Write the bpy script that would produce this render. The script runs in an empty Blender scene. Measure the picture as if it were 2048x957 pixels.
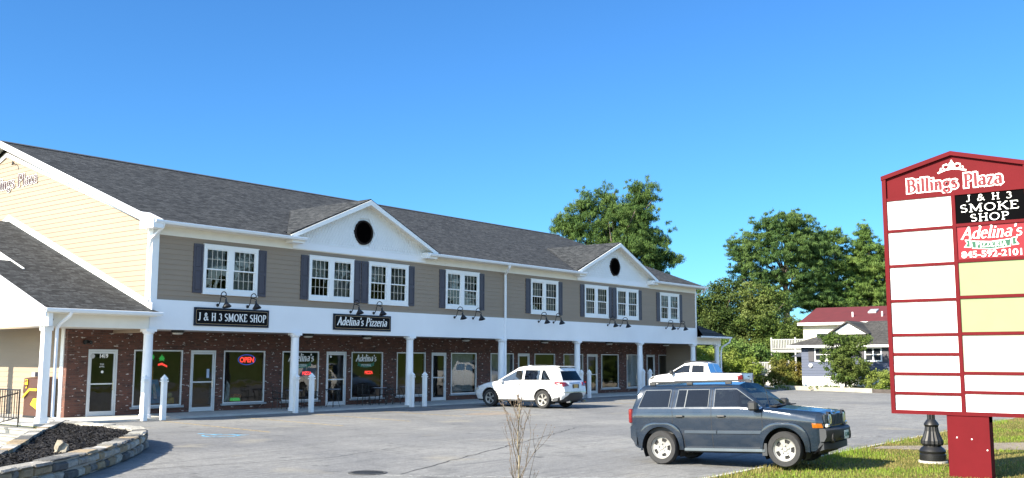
import bpy, bmesh, math, random
import numpy as np
from mathutils import Vector, Matrix
from mathutils.bvhtree import BVHTree

random.seed(7); np.random.seed(7)
R = math.radians
scene = bpy.context.scene
COL = scene.collection

# ------------------------------------------------------------------ camera, sky, sun, exposure
def make_camera():
    pitch, yaw, roll = R(6.91552), R(38.46940), R(0.12788)
    F = Vector((math.cos(yaw)*math.cos(pitch), math.sin(yaw)*math.cos(pitch), math.sin(pitch)))
    Rt = Vector((math.sin(yaw), -math.cos(yaw), 0)); U = Rt.cross(F)
    R2 = Rt*math.cos(roll)+U*math.sin(roll); U2 = -Rt*math.sin(roll)+U*math.cos(roll)
    cd = bpy.data.cameras.new('camera'); co = bpy.data.objects.new('camera', cd); COL.objects.link(co)
    cd.sensor_width = 36; cd.sensor_fit = 'HORIZONTAL'; cd.lens = 1983.83/2048*36
    cd.clip_start = 0.1; cd.clip_end = 2000
    m = Matrix((R2, U2, -F)).transposed().to_4x4(); m.translation = Vector((0, 0, 2.1))
    co.matrix_world = m; scene.camera = co
make_camera()

SUN_K, SUN_M = 1.55, -0.38           # ground shadow offset per metre of height, along X and Y
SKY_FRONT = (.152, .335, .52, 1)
def make_light():
    w = bpy.data.worlds.new('World'); scene.world = w; w.use_nodes = True
    nt = w.node_tree; bg = nt.nodes['Background']
    sky = nt.nodes.new('ShaderNodeTexSky'); sky.sky_type = 'NISHITA'; sky.sun_disc = False
    sky.sun_elevation = math.atan(1/math.hypot(SUN_K, SUN_M)); sky.sun_rotation = math.atan2(-SUN_K, -SUN_M) % (2*math.pi)
    sky.air_density = 1.0; sky.dust_density = 0.25; sky.ozone_density = 2.0; sky.altitude = 0
    # added tint: dimmer, bluer sky ahead of camera, brighter behind to light the facade
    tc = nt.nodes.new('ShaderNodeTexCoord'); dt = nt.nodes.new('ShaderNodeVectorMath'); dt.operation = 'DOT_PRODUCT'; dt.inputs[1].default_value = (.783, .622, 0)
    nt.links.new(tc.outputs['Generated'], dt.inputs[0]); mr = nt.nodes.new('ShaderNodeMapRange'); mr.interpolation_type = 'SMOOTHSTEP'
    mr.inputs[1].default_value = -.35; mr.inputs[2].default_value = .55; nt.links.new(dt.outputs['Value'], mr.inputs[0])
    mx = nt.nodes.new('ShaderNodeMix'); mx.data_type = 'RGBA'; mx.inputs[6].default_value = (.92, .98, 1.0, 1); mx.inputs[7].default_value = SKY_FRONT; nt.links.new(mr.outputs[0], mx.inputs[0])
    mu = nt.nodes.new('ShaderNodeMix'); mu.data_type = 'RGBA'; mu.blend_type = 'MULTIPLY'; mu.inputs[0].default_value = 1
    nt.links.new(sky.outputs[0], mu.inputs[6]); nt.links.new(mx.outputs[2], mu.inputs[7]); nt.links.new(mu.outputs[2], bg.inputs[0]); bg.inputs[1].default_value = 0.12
    sd = bpy.data.lights.new('sun', 'SUN'); so = bpy.data.objects.new('sun', sd); COL.objects.link(so)
    sd.energy = 4.3; sd.angle = R(0.53); sd.color = (1.0, 0.905, 0.74)
    d = Vector((SUN_K, SUN_M, -1)).normalized()
    so.rotation_euler = (-d).to_track_quat('Z', 'Y').to_euler(); so.location = (0, 0, 40)
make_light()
vs = scene.view_settings
vs.view_transform = 'Standard'; vs.look = 'None'; vs.gamma = 1; vs.exposure = 1.8; vs.use_curve_mapping = False
scene.cycles.max_bounces = 8; scene.cycles.transparent_max_bounces = 24
scene.cycles.sample_clamp_indirect = 6

# ------------------------------------------------------------------ materials
def nodes(m):
    m.use_nodes = True; nt = m.node_tree; nt.nodes.clear()
    out = nt.nodes.new('ShaderNodeOutputMaterial'); b = nt.nodes.new('ShaderNodeBsdfPrincipled')
    nt.links.new(b.outputs[0], out.inputs[0]); return nt, b, out
def N(nt, t, **kw):
    n = nt.nodes.new('ShaderNode'+t)
    for k, v in kw.items():
        if k in n.inputs: n.inputs[k].default_value = v
        else: setattr(n, k, v)
    return n
def c4(c): return (c[0], c[1], c[2], 1)
def mixc(nt, fac, a, b, blend='MIX'):
    m = nt.nodes.new('ShaderNodeMix'); m.data_type = 'RGBA'; m.blend_type = blend
    for s, v in ((m.inputs[0], fac), (m.inputs[6], a), (m.inputs[7], b)):
        if hasattr(v, 'links'): nt.links.new(v, s)
        elif isinstance(v, (int, float)): s.default_value = v
        else: s.default_value = c4(v)
    return m.outputs[2]
def ramp(nt, src, p0, p1, c0=(0, 0, 0), c1=(1, 1, 1)):
    r = nt.nodes.new('ShaderNodeValToRGB'); r.color_ramp.elements[0].position = p0; r.color_ramp.elements[1].position = p1
    r.color_ramp.elements[0].color = c4(c0); r.color_ramp.elements[1].color = c4(c1)
    nt.links.new(src, r.inputs[0]); return r.outputs[0]
def coords(nt, scale=(1, 1, 1), kind='Object'):
    tc = nt.nodes.new('ShaderNodeTexCoord'); mp = nt.nodes.new('ShaderNodeMapping')
    mp.inputs['Scale'].default_value = scale; nt.links.new(tc.outputs[kind], mp.inputs[0]); return mp.outputs[0]
def noise(nt, vec, scale, detail=4, rough=.55, dist=0):
    n = N(nt, 'TexNoise'); n.inputs['Scale'].default_value = scale; n.inputs['Detail'].default_value = detail
    n.inputs['Roughness'].default_value = rough; n.inputs['Distortion'].default_value = dist
    nt.links.new(vec, n.inputs['Vector']); return n.outputs['Fac']
def bump(nt, b, h, strength, dist=.02):
    n = N(nt, 'Bump'); n.inputs['Strength'].default_value = strength; n.inputs['Distance'].default_value = dist
    nt.links.new(h, n.inputs['Height']); nt.links.new(n.outputs[0], b.inputs['Normal'])
MATS = {}
def M(name, col, rough=.6, metal=0, var=.1, scale=3, stretch=(1, 1, 1), bmp=0, bscale=40, coat=0, emit=0, spec=.5):
    if name in MATS: return MATS[name]
    m = bpy.data.materials.new(name); MATS[name] = m
    nt, b, out = nodes(m)
    v = coords(nt, stretch); f = noise(nt, v, scale)
    lo = [x*(1-var) for x in col]; hi = [min(1, x*(1+var)) for x in col]
    c = mixc(nt, ramp(nt, f, .3, .7), lo, hi); nt.links.new(c, b.inputs['Base Color'])
    b.inputs['Roughness'].default_value = rough; b.inputs['Metallic'].default_value = metal
    b.inputs['Specular IOR Level'].default_value = spec
    b.inputs['Coat Weight'].default_value = coat; b.inputs['Coat Roughness'].default_value = .03
    if emit: b.inputs['Emission Color'].default_value = c4(col); b.inputs['Emission Strength'].default_value = emit
    if bmp: bump(nt, b, noise(nt, coords(nt), bscale, 5), bmp, .01)
    return m
def glass_mat(name, tint, refl=1.0, rough=.004):
    m = bpy.data.materials.new(name); MATS[name] = m; m.use_nodes = True; nt = m.node_tree; nt.nodes.clear()
    out = N(nt, 'OutputMaterial'); tr = N(nt, 'BsdfTransparent'); gl = N(nt, 'BsdfGlossy'); mx = N(nt, 'MixShader'); fr = N(nt, 'Fresnel')
    nz = noise(nt, coords(nt), 1.3, 2); bp = N(nt, 'Bump'); bp.inputs['Strength'].default_value = .12; bp.inputs['Distance'].default_value = .04
    nt.links.new(nz, bp.inputs['Height']); nt.links.new(bp.outputs[0], gl.inputs['Normal'])
    tr.inputs[0].default_value = c4(tint); gl.inputs['Roughness'].default_value = rough
    fr.inputs['IOR'].default_value = 1.6; ma = N(nt, 'Math', operation='MULTIPLY'); ma.inputs[1].default_value = refl; ma.use_clamp = True
    nt.links.new(fr.outputs[0], ma.inputs[0]); nt.links.new(ma.outputs[0], mx.inputs[0])
    nt.links.new(tr.outputs[0], mx.inputs[1]); nt.links.new(gl.outputs[0], mx.inputs[2]); nt.links.new(mx.outputs[0], out.inputs[0])
    return m
GLASS = glass_mat('window_glass', (.72, .76, .74), 1.2)
GLASS_UP = glass_mat('upper_window_glass', (.55, .6, .6), 1.1)
CARGLASS = glass_mat('car_glass', (.24, .28, .28), .9)
SHIELD = glass_mat('windshield_glass', (.7, .76, .74), .15)
TINT = glass_mat('tinted_glass', (.08, .09, .10), .7)

def mat_asphalt():
    m = bpy.data.materials.new('asphalt'); nt, b, o = nodes(m)
    v = coords(nt)
    big = noise(nt, v, .16, 5, .6, .6); mid = noise(nt, coords(nt, (1, .55, 1)), .9, 5, .65, 1.2); fine = noise(nt, v, 26, 6, .8)
    stv = nt.nodes.new('ShaderNodeMapping'); stv.inputs['Rotation'].default_value = (0, 0, R(50)); stv.inputs['Scale'].default_value = (.35, 6, 1)
    tc = nt.nodes.new('ShaderNodeTexCoord'); nt.links.new(tc.outputs['Object'], stv.inputs[0])
    st = noise(nt, stv.outputs[0], 1.1, 5, .7, .8)
    c = mixc(nt, ramp(nt, big, .35, .65), (.158, .160, .162), (.222, .221, .212))
    c = mixc(nt, ramp(nt, mid, .52, .82), c, (.105, .106, .106))
    f2 = N(nt, 'Math', operation='MULTIPLY'); f2.inputs[1].default_value = .5; nt.links.new(ramp(nt, st, .50, .68), f2.inputs[0])
    c = mixc(nt, f2.outputs[0], c, (.070, .071, .075))
    c = mixc(nt, ramp(nt, noise(nt, v, .45, 3), .60, .75), c, (.235, .222, .19))
    c = mixc(nt, ramp(nt, noise(nt, v, 1.4, 2, .5), .68, .78), c, (.06, .06, .06))
    c = mixc(nt, .8, c, ramp(nt, noise(nt, v, 7, 5, .8), .3, .7, (.68, .68, .68), (1.32, 1.32, 1.32)), 'MULTIPLY')
    c = mixc(nt, .8, c, ramp(nt, fine, .3, .72, (.45, .45, .45), (1.5, 1.5, 1.5)), 'MULTIPLY')
    nt.links.new(c, b.inputs['Base Color']); b.inputs['Roughness'].default_value = .85; b.inputs['Specular IOR Level'].default_value = .15
    bump(nt, b, noise(nt, v, 45, 4, .8), .5, .01); MATS['asphalt'] = m; return m
def mat_ground(name, a, bcol, ccol, s=.35):
    m = bpy.data.materials.new(name); nt, b, o = nodes(m); v = coords(nt)
    c = mixc(nt, ramp(nt, noise(nt, v, s, 6, .65), .38, .62), a, bcol)
    c = mixc(nt, ramp(nt, noise(nt, v, s*3.1, 5, .7), .55, .72), c, ccol)
    c = mixc(nt, .6, c, ramp(nt, noise(nt, v, 18, 5, .8), .3, .7, (.5, .5, .5), (1.4, 1.4, 1.4)), 'MULTIPLY')
    nt.links.new(c, b.inputs['Base Color']); b.inputs['Roughness'].default_value = .95; b.inputs['Specular IOR Level'].default_value = .1
    bump(nt, b, noise(nt, v, 30, 4, .8), .8, .04); MATS[name] = m; return m
def mat_brick():
    m = bpy.data.materials.new('old_brick'); nt, b, o = nodes(m)
    tc = N(nt, 'TexCoord'); sp = N(nt, 'SeparateXYZ'); ad = N(nt, 'Math', operation='ADD'); cb = N(nt, 'CombineXYZ')
    nt.links.new(tc.outputs['Object'], sp.inputs[0]); nt.links.new(sp.outputs[0], ad.inputs[0]); nt.links.new(sp.outputs[1], ad.inputs[1])
    nt.links.new(ad.outputs[0], cb.inputs[0]); nt.links.new(sp.outputs[2], cb.inputs[1])
    br = N(nt, 'TexBrick'); br.inputs['Scale'].default_value = 1; br.inputs['Brick Width'].default_value = .21; br.inputs['Row Height'].default_value = .072
    br.inputs['Mortar Size'].default_value = .008; br.inputs['Mortar Smooth'].default_value = .1
    br.inputs['Color1'].default_value = (.135, .056, .040, 1); br.inputs['Color2'].default_value = (.052, .026, .022, 1); br.inputs['Mortar'].default_value = (.072, .058, .05, 1)
    nt.links.new(cb.outputs[0], br.inputs['Vector'])
    n1 = noise(nt, cb.outputs[0], 1.7, 4); c = mixc(nt, ramp(nt, n1, .35, .65), br.outputs['Color'], mixc(nt, .5, br.outputs['Color'], (.16, .065, .045)))
    mp = N(nt, 'Mapping'); mp.inputs['Scale'].default_value = (4.2, 13.9, 1); nt.links.new(cb.outputs[0], mp.inputs[0])
    wh = noise(nt, mp.outputs[0], .95, 2, .5); gate = noise(nt, cb.outputs[0], 14, 3, .7)
    f = N(nt, 'Math', operation='MULTIPLY'); nt.links.new(ramp(nt, wh, .64, .675), f.inputs[0]); nt.links.new(ramp(nt, gate, .40, .5), f.inputs[1])
    c = mixc(nt, f.outputs[0], c, (.55, .50, .46))
    nt.links.new(c, b.inputs['Base Color']); b.inputs['Roughness'].default_value = .9
    bump(nt, b, br.outputs['Fac'], -.6, .01); MATS['brick'] = m; return m
def mat_shingle(name, ax, a, bc):
    m = bpy.data.materials.new(name); nt, b, o = nodes(m)
    tc = N(nt, 'TexCoord'); sp = N(nt, 'SeparateXYZ'); cb = N(nt, 'CombineXYZ'); nt.links.new(tc.outputs['Object'], sp.inputs[0])
    nt.links.new(sp.outputs[0 if ax == 'x' else 1], cb.inputs[0]); mu = N(nt, 'Math', operation='MULTIPLY'); mu.inputs[1].default_value = 2.9
    nt.links.new(sp.outputs[2], mu.inputs[0]); nt.links.new(mu.outputs[0], cb.inputs[1])
    br = N(nt, 'TexBrick'); br.inputs['Scale'].default_value = 1; br.inputs['Brick Width'].default_value = .30; br.inputs['Row Height'].default_value = .145; br.offset = .37; br.squash = .8
    br.inputs['Mortar Size'].default_value = .008; br.inputs['Color1'].default_value = c4(a); br.inputs['Color2'].default_value = c4(bc); br.inputs['Mortar'].default_value = c4([x*.35 for x in a])
    nt.links.new(cb.outputs[0], br.inputs['Vector'])
    c = mixc(nt, .9, br.outputs['Color'], ramp(nt, noise(nt, cb.outputs[0], 6, 5, .8), .36, .64, (.45, .45, .46), (1.5, 1.5, 1.49)), 'MULTIPLY')
    c = mixc(nt, .8, c, ramp(nt, noise(nt, cb.outputs[0], .3, 4), .35, .65, (.85, .85, .86), (1.12, 1.1, 1.08)), 'MULTIPLY')
    c = mixc(nt, .6, c, ramp(nt, noise(nt, cb.outputs[0], 60, 3, .8), .3, .7, (.7, .7, .7), (1.3, 1.3, 1.3)), 'MULTIPLY')
    nt.links.new(c, b.inputs['Base Color']); b.inputs['Roughness'].default_value = .92; b.inputs['Specular IOR Level'].default_value = .25
    bump(nt, b, br.outputs['Fac'], -.5, .015); MATS[name] = m; return m
def mat_leaf(name, a, bc, cc=None, trans=.3):
    m = bpy.data.materials.new(name); MATS[name] = m; m.use_nodes = True; nt = m.node_tree; nt.nodes.clear()
    out = N(nt, 'OutputMaterial'); d = N(nt, 'BsdfPrincipled'); t = N(nt, 'BsdfTranslucent'); mx = N(nt, 'MixShader'); g = N(nt, 'NewGeometry')
    d.inputs['Roughness'].default_value = .55; d.inputs['Specular IOR Level'].default_value = .12
    c = mixc(nt, g.outputs['Random Per Island'], a, bc)
    f = noise(nt, coords(nt), .45, 3); c = mixc(nt, ramp(nt, f, .45, .7), c, cc or [x*1.3 for x in bc])
    nt.links.new(c, d.inputs['Base Color']); nt.links.new(c, t.inputs[0]); mx.inputs[0].default_value = trans
    nt.links.new(d.outputs[0], mx.inputs[1]); nt.links.new(t.outputs[0], mx.inputs[2]); nt.links.new(mx.outputs[0], out.inputs[0]); return m
def mat_stone():
    m = bpy.data.materials.new('field_stone'); nt, b, o = nodes(m); g = N(nt, 'NewGeometry')
    r = nt.nodes.new('ShaderNodeValToRGB'); cr = r.color_ramp; cr.interpolation = 'CONSTANT'
    for i, (p, c) in enumerate(((0, (.19, .185, .175)), (.22, (.33, .32, .29)), (.42, (.10, .10, .10)), (.55, (.29, .225, .145)), (.68, (.26, .25, .23)), (.84, (.42, .40, .35)))):
        e = cr.elements[i] if i < 2 else cr.elements.new(p); e.position = p; e.color = c4(c)
    nt.links.new(g.outputs['Random Per Island'], r.inputs[0]); v = coords(nt)
    c = mixc(nt, .8, r.outputs[0], ramp(nt, noise(nt, v, 9, 6, .7), .3, .7, (.5, .5, .5), (1.5, 1.45, 1.35)), 'MULTIPLY')
    nt.links.new(c, b.inputs['Base Color']); b.inputs['Roughness'].default_value = .9; bump(nt, b, noise(nt, v, 14, 5, .7), .9, .03); MATS['stone'] = m; return m
def mat_paint(name, col, rough=.3, metal=.6, coatw=.6):
    m = bpy.data.materials.new(name); nt, b, o = nodes(m); v = coords(nt)
    c = mixc(nt, ramp(nt, noise(nt, v, 900, 1), .35, .65), [x*.85 for x in col], [min(1, x*1.15) for x in col])
    c = mixc(nt, ramp(nt, noise(nt, coords(nt, (1, 1, 2.5)), 2.2, 5), .45, .75), c, [x*.8+.02 for x in col])
    nt.links.new(c, b.inputs['Base Color']); b.inputs['Metallic'].default_value = metal
    nt.links.new(ramp(nt, noise(nt, v, 6, 5), .3, .8, (rough*.8,)*3, (rough*1.4,)*3), b.inputs['Roughness'])
    b.inputs['Coat Weight'].default_value = coatw; b.inputs['Coat Roughness'].default_value = .04; MATS[name] = m; return m

ASPHALT = mat_asphalt()
LAWN = mat_ground('lawn_turf', (.10, .115, .02), (.15, .14, .042), (.21, .165, .07))
EARTH = mat_ground('meadow_turf', (.07, .11, .02), (.10, .13, .03), (.16, .14, .05), .12)
DIRT = mat_ground('bare_dirt', (.22, .19, .15), (.28, .24, .19), (.16, .15, .11), 1.5)
MULCH = mat_ground('black_mulch', (.010, .010, .011), (.022, .021, .020), (.005, .005, .006), 16)
BRICK = mat_brick()
SH_A, SH_B = (.015, .017, .019), (.056, .060, .063)
SHX = mat_shingle('shingles_front', 'x', SH_A, SH_B)
SHY = mat_shingle('shingles_side', 'y', SH_A, SH_B)
SIDING = M('painted_siding', (.272, .209, .150), .6, var=.05, scale=1.2, stretch=(.4, .4, 6), bmp=.15, bscale=60)
WHITE = M('white_trim', (.80, .80, .79), .45, var=.03, scale=2)
CREAM = M('cream_soffit', (.76, .73, .66), .6, var=.03)
STUCCO = M('white_fascia_board', (.80, .81, .83), .5, var=.03, scale=.7)
SHUTTER = M('plum_grey_shutter', (.052, .047, .063), .5, var=.1)
BLACK = M('black_metal', (.012, .012, .014), .35, var=.2)
MATBLACK = M('matt_black', (.01, .01, .011), .8, var=.2)
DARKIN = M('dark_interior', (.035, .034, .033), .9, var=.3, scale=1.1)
ALU = M('white_aluminium', (.62, .64, .66), .35, .2, var=.05)
CONC = M('concrete', (.42, .41, .38), .9, var=.15, scale=2.5, bmp=.3, bscale=70)
STONE = mat_stone()
MORTAR = M('mortar', (.40, .38, .35), .95, var=.15, bmp=.5, bscale=60)
CHROME = M('chrome', (.75, .75, .76), .12, 1, var=.04)
SILVER = M('silver_wheel', (.30, .295, .28), .4, .3, var=.1)
RUBBER = M('tyre_rubber', (.022, .022, .023), .85, var=.2, scale=20, bmp=.3, bscale=80)
PLASTIC = M('black_plastic', (.02, .021, .023), .5, var=.15)
GREYPL = M('grey_plastic', (.02, .023, .028), .55, var=.12)
REDSIGN = M('crimson_sign_paint', (.098, .006, .009), .65, var=.10, scale=1.5, spec=.08)
LEGEND = M('white_lettering', (.82, .82, .80), .5, var=.02)

# ------------------------------------------------------------------ mesh helpers
def wloc(o):
    v = Vector((0, 0, 0))
    while o is not None: v += o.location; o = o.parent
    return v
def comps(nv, faces):
    par = list(range(nv))
    def find(a):
        while par[a] != a: par[a] = par[par[a]]; a = par[a]
        return a
    for f in faces:
        r0 = find(f[0])
        for i in f[1:]:
            r1 = find(i)
            if r1 != r0: par[r1] = r0
    out = {}
    for k, f in enumerate(faces): out.setdefault(find(f[0]), []).append(k)
    return list(out.values())
class MB:
    def __init__(s): s.v = []; s.f = []; s.m = []
    def add(s, vs, fs, m=0):
        k = len(s.v); s.v += [tuple(p) for p in vs]; s.f += [tuple(k+i for i in f) for f in fs]; s.m += [m]*len(fs); return s
    def quad(s, a, b, c, d, m=0): return s.add([a, b, c, d], [(0, 1, 2, 3)], m)
    def box(s, x0, x1, y0, y1, z0, z1, m=0):
        return s.add([(x0, y0, z0), (x1, y0, z0), (x1, y1, z0), (x0, y1, z0), (x0, y0, z1), (x1, y0, z1), (x1, y1, z1), (x0, y1, z1)],
                     [(0, 3, 2, 1), (4, 5, 6, 7), (0, 1, 5, 4), (1, 2, 6, 5), (2, 3, 7, 6), (3, 0, 4, 7)], m)
    def bbox(s, x0, x1, y0, y1, z0, z1, b=.01, m=0):        # chamfered box
        x0, x1 = min(x0, x1), max(x0, x1); y0, y1 = min(y0, y1), max(y0, y1)
        vs = []; 
        for z, ins in ((z0, b), (z0+b, 0), (z1-b, 0), (z1, b)):
            X0, X1, Y0, Y1 = x0+ins, x1-ins, y0+ins, y1-ins; c = b if not ins else 0.3*b
            vs += [(X0+c, Y0, z), (X1-c, Y0, z), (X1, Y0+c, z), (X1, Y1-c, z), (X1-c, Y1, z), (X0+c, Y1, z), (X0, Y1-c, z), (X0, Y0+c, z)]
        fs = [tuple(range(7, -1, -1)), tuple(range(24, 32))]
        for k in range(3):
            for i in range(8): j = (i+1) % 8; fs.append((k*8+i, k*8+j, k*8+8+j, k*8+8+i))
        return s.add(vs, fs, m)
    def prism(s, poly, ext, m=0):                            # poly: 3D points, ext: extrusion vector
        n = len(poly); e = Vector(ext); a = [Vector(p) for p in poly]; b = [p+e for p in a]
        return s.add(a+b, [tuple(range(n-1, -1, -1)), tuple(range(n, 2*n))]+[(i, (i+1) % n, n+(i+1) % n, n+i) for i in range(n)], m)
    def tube(s, pts, r, seg=8, m=0, cap=True):
        pts = [Vector(p) for p in pts]; rs = r if isinstance(r, (list, tuple)) else [r]*len(pts); vs = []; fs = []
        up = None
        for i, p in enumerate(pts):
            t = (pts[min(i+1, len(pts)-1)]-pts[max(i-1, 0)]).normalized()
            if up is None:
                up = t.orthogonal().normalized()
            u = (up-t*up.dot(t)); u = u.normalized() if u.length > 1e-6 else t.orthogonal().normalized(); up = u; w = t.cross(u)
            vs += [p+(u*math.cos(2*math.pi*k/seg)+w*math.sin(2*math.pi*k/seg))*rs[i] for k in range(seg)]
        for i in range(len(pts)-1):
            for k in range(seg): j = (k+1) % seg; fs.append((i*seg+k, i*seg+j, (i+1)*seg+j, (i+1)*seg+k))
        if cap: fs += [tuple(range(seg-1, -1, -1)), tuple(range((len(pts)-1)*seg, len(pts)*seg))]
        return s.add(vs, fs, m)
    def lathe(s, prof, origin=(0, 0, 0), axis='z', seg=24, m=0, flute=0):   # prof: (r, h)
        o = Vector(origin); vs = []; fs = []
        for r, h in prof:
            for k in range(seg):
                a = 2*math.pi*k/seg; rr = r*(1-(flute if (k % 2) else 0)); c, q = rr*math.cos(a), rr*math.sin(a)
                vs.append(o+(Vector((c, q, h)) if axis == 'z' else Vector((c, h, q)) if axis == 'y' else Vector((h, c, q))))
        for i in range(len(prof)-1):
            for k in range(seg): j = (k+1) % seg; fs.append((i*seg+k, i*seg+j, (i+1)*seg+j, (i+1)*seg+k))
        return s.add(vs, fs, m)
    def build_each(s, name, mats, parent=None, **kw):          # every separate piece becomes a part of its own
        res = []
        for c in comps(len(s.v), s.f):
            m = MB(); used = sorted({i for k in c for i in s.f[k]}); mp = {u: i for i, u in enumerate(used)}
            m.v = [s.v[u] for u in used]; m.f = [tuple(mp[i] for i in s.f[k]) for k in c]; m.m = [s.m[k] for k in c]; res.append(m.build(name, mats, parent, **kw))
        return res
    def build(s, name, mats, parent=None, smooth=False, local=False, loc=None, sharp=35):
        me = bpy.data.meshes.new(name); o = bpy.data.objects.new(name, me); COL.objects.link(o)
        V = s.v
        if parent is not None:
            o.parent = parent
            if not local: o.location = -wloc(parent)
        elif loc is not None:
            V = [(a-loc[0], b-loc[1], c-loc[2]) for a, b, c in V]; o.location = loc
        me.from_pydata([tuple(p) for p in V], [], s.f)
        for mt in (mats if isinstance(mats, (list, tuple)) else [mats]): me.materials.append(mt)
        me.polygons.foreach_set('material_index', s.m)
        if smooth:
            me.polygons.foreach_set('use_smooth', [True]*len(s.f)); me.set_sharp_from_angle(angle=R(sharp))
        me.update(); return o
def tag(o, label=None, cat=None, group=None, kind=None):
    if label: o['label'] = label
    if cat: o['category'] = cat
    if group: o['group'] = group
    if kind: o['kind'] = kind
    return o
def root(name, label, cat, loc, group=None, rotz=0):
    o = bpy.data.objects.new(name, None); COL.objects.link(o); o.location = loc; o.rotation_euler = (0, 0, rotz)
    o.empty_display_size = .3; return tag(o, label, cat, group)
def copy_tree(o, parent=None):
    c = o.copy(); COL.objects.link(c)
    if parent is not None: c.parent = parent
    for ch in list(o.children): copy_tree(ch, c)
    return c
def np_mesh(name, quads, mats, parent=None, loc=None, matidx=None):
    n = quads.shape[0]; k = quads.shape[1]; me = bpy.data.meshes.new(name); v = quads.reshape(-1, 3)
    o = bpy.data.objects.new(name, me); COL.objects.link(o)
    if parent is not None: o.parent = parent; o.location = -wloc(parent)
    elif loc is not None: v = v-np.array(loc); o.location = loc
    me.vertices.add(n*k); me.vertices.foreach_set('co', v.astype(np.float32).ravel())
    me.loops.add(n*k); me.loops.foreach_set('vertex_index', np.arange(n*k, dtype=np.int32))
    me.polygons.add(n); me.polygons.foreach_set('loop_start', np.arange(0, n*k, k, dtype=np.int32)); me.polygons.foreach_set('loop_total', np.full(n, k, dtype=np.int32))
    for mt in (mats if isinstance(mats, (list, tuple)) else [mats]): me.materials.append(mt)
    if matidx is not None: me.polygons.foreach_set('material_index', matidx.astype(np.int32))
    me.update(calc_edges=True); return o
def struct(o): o['kind'] = 'structure'; return o
def clip(poly, a, b, c):      # keep a*x+b*y+c>=0
    out = []
    for i in range(len(poly)):
        p, q = poly[i], poly[(i+1) % len(poly)]; dp = a*p[0]+b*p[1]+c; dq = a*q[0]+b*q[1]+c
        if dp >= 0: out.append(p)
        if (dp > 0 and dq < 0) or (dp < 0 and dq > 0):
            t = dp/(dp-dq); out.append((p[0]+t*(q[0]-p[0]), p[1]+t*(q[1]-p[1])))
    return out
def hole_sheet(name, outer, holes, z, mat):
    bm = bmesh.new()
    for lp in [outer]+holes:
        vs = [bm.verts.new((x, y, z)) for x, y in lp]
        for i in range(len(vs)): bm.edges.new((vs[i], vs[(i+1) % len(vs)]))
    bmesh.ops.triangle_fill(bm, use_beauty=True, use_dissolve=False, edges=bm.edges[:])
    for f in bm.faces:
        if f.normal.z < 0: f.normal_flip()
    me = bpy.data.meshes.new(name); bm.to_mesh(me); bm.free(); me.materials.append(mat)
    o = bpy.data.objects.new(name, me); COL.objects.link(o); return struct(o)

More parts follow.
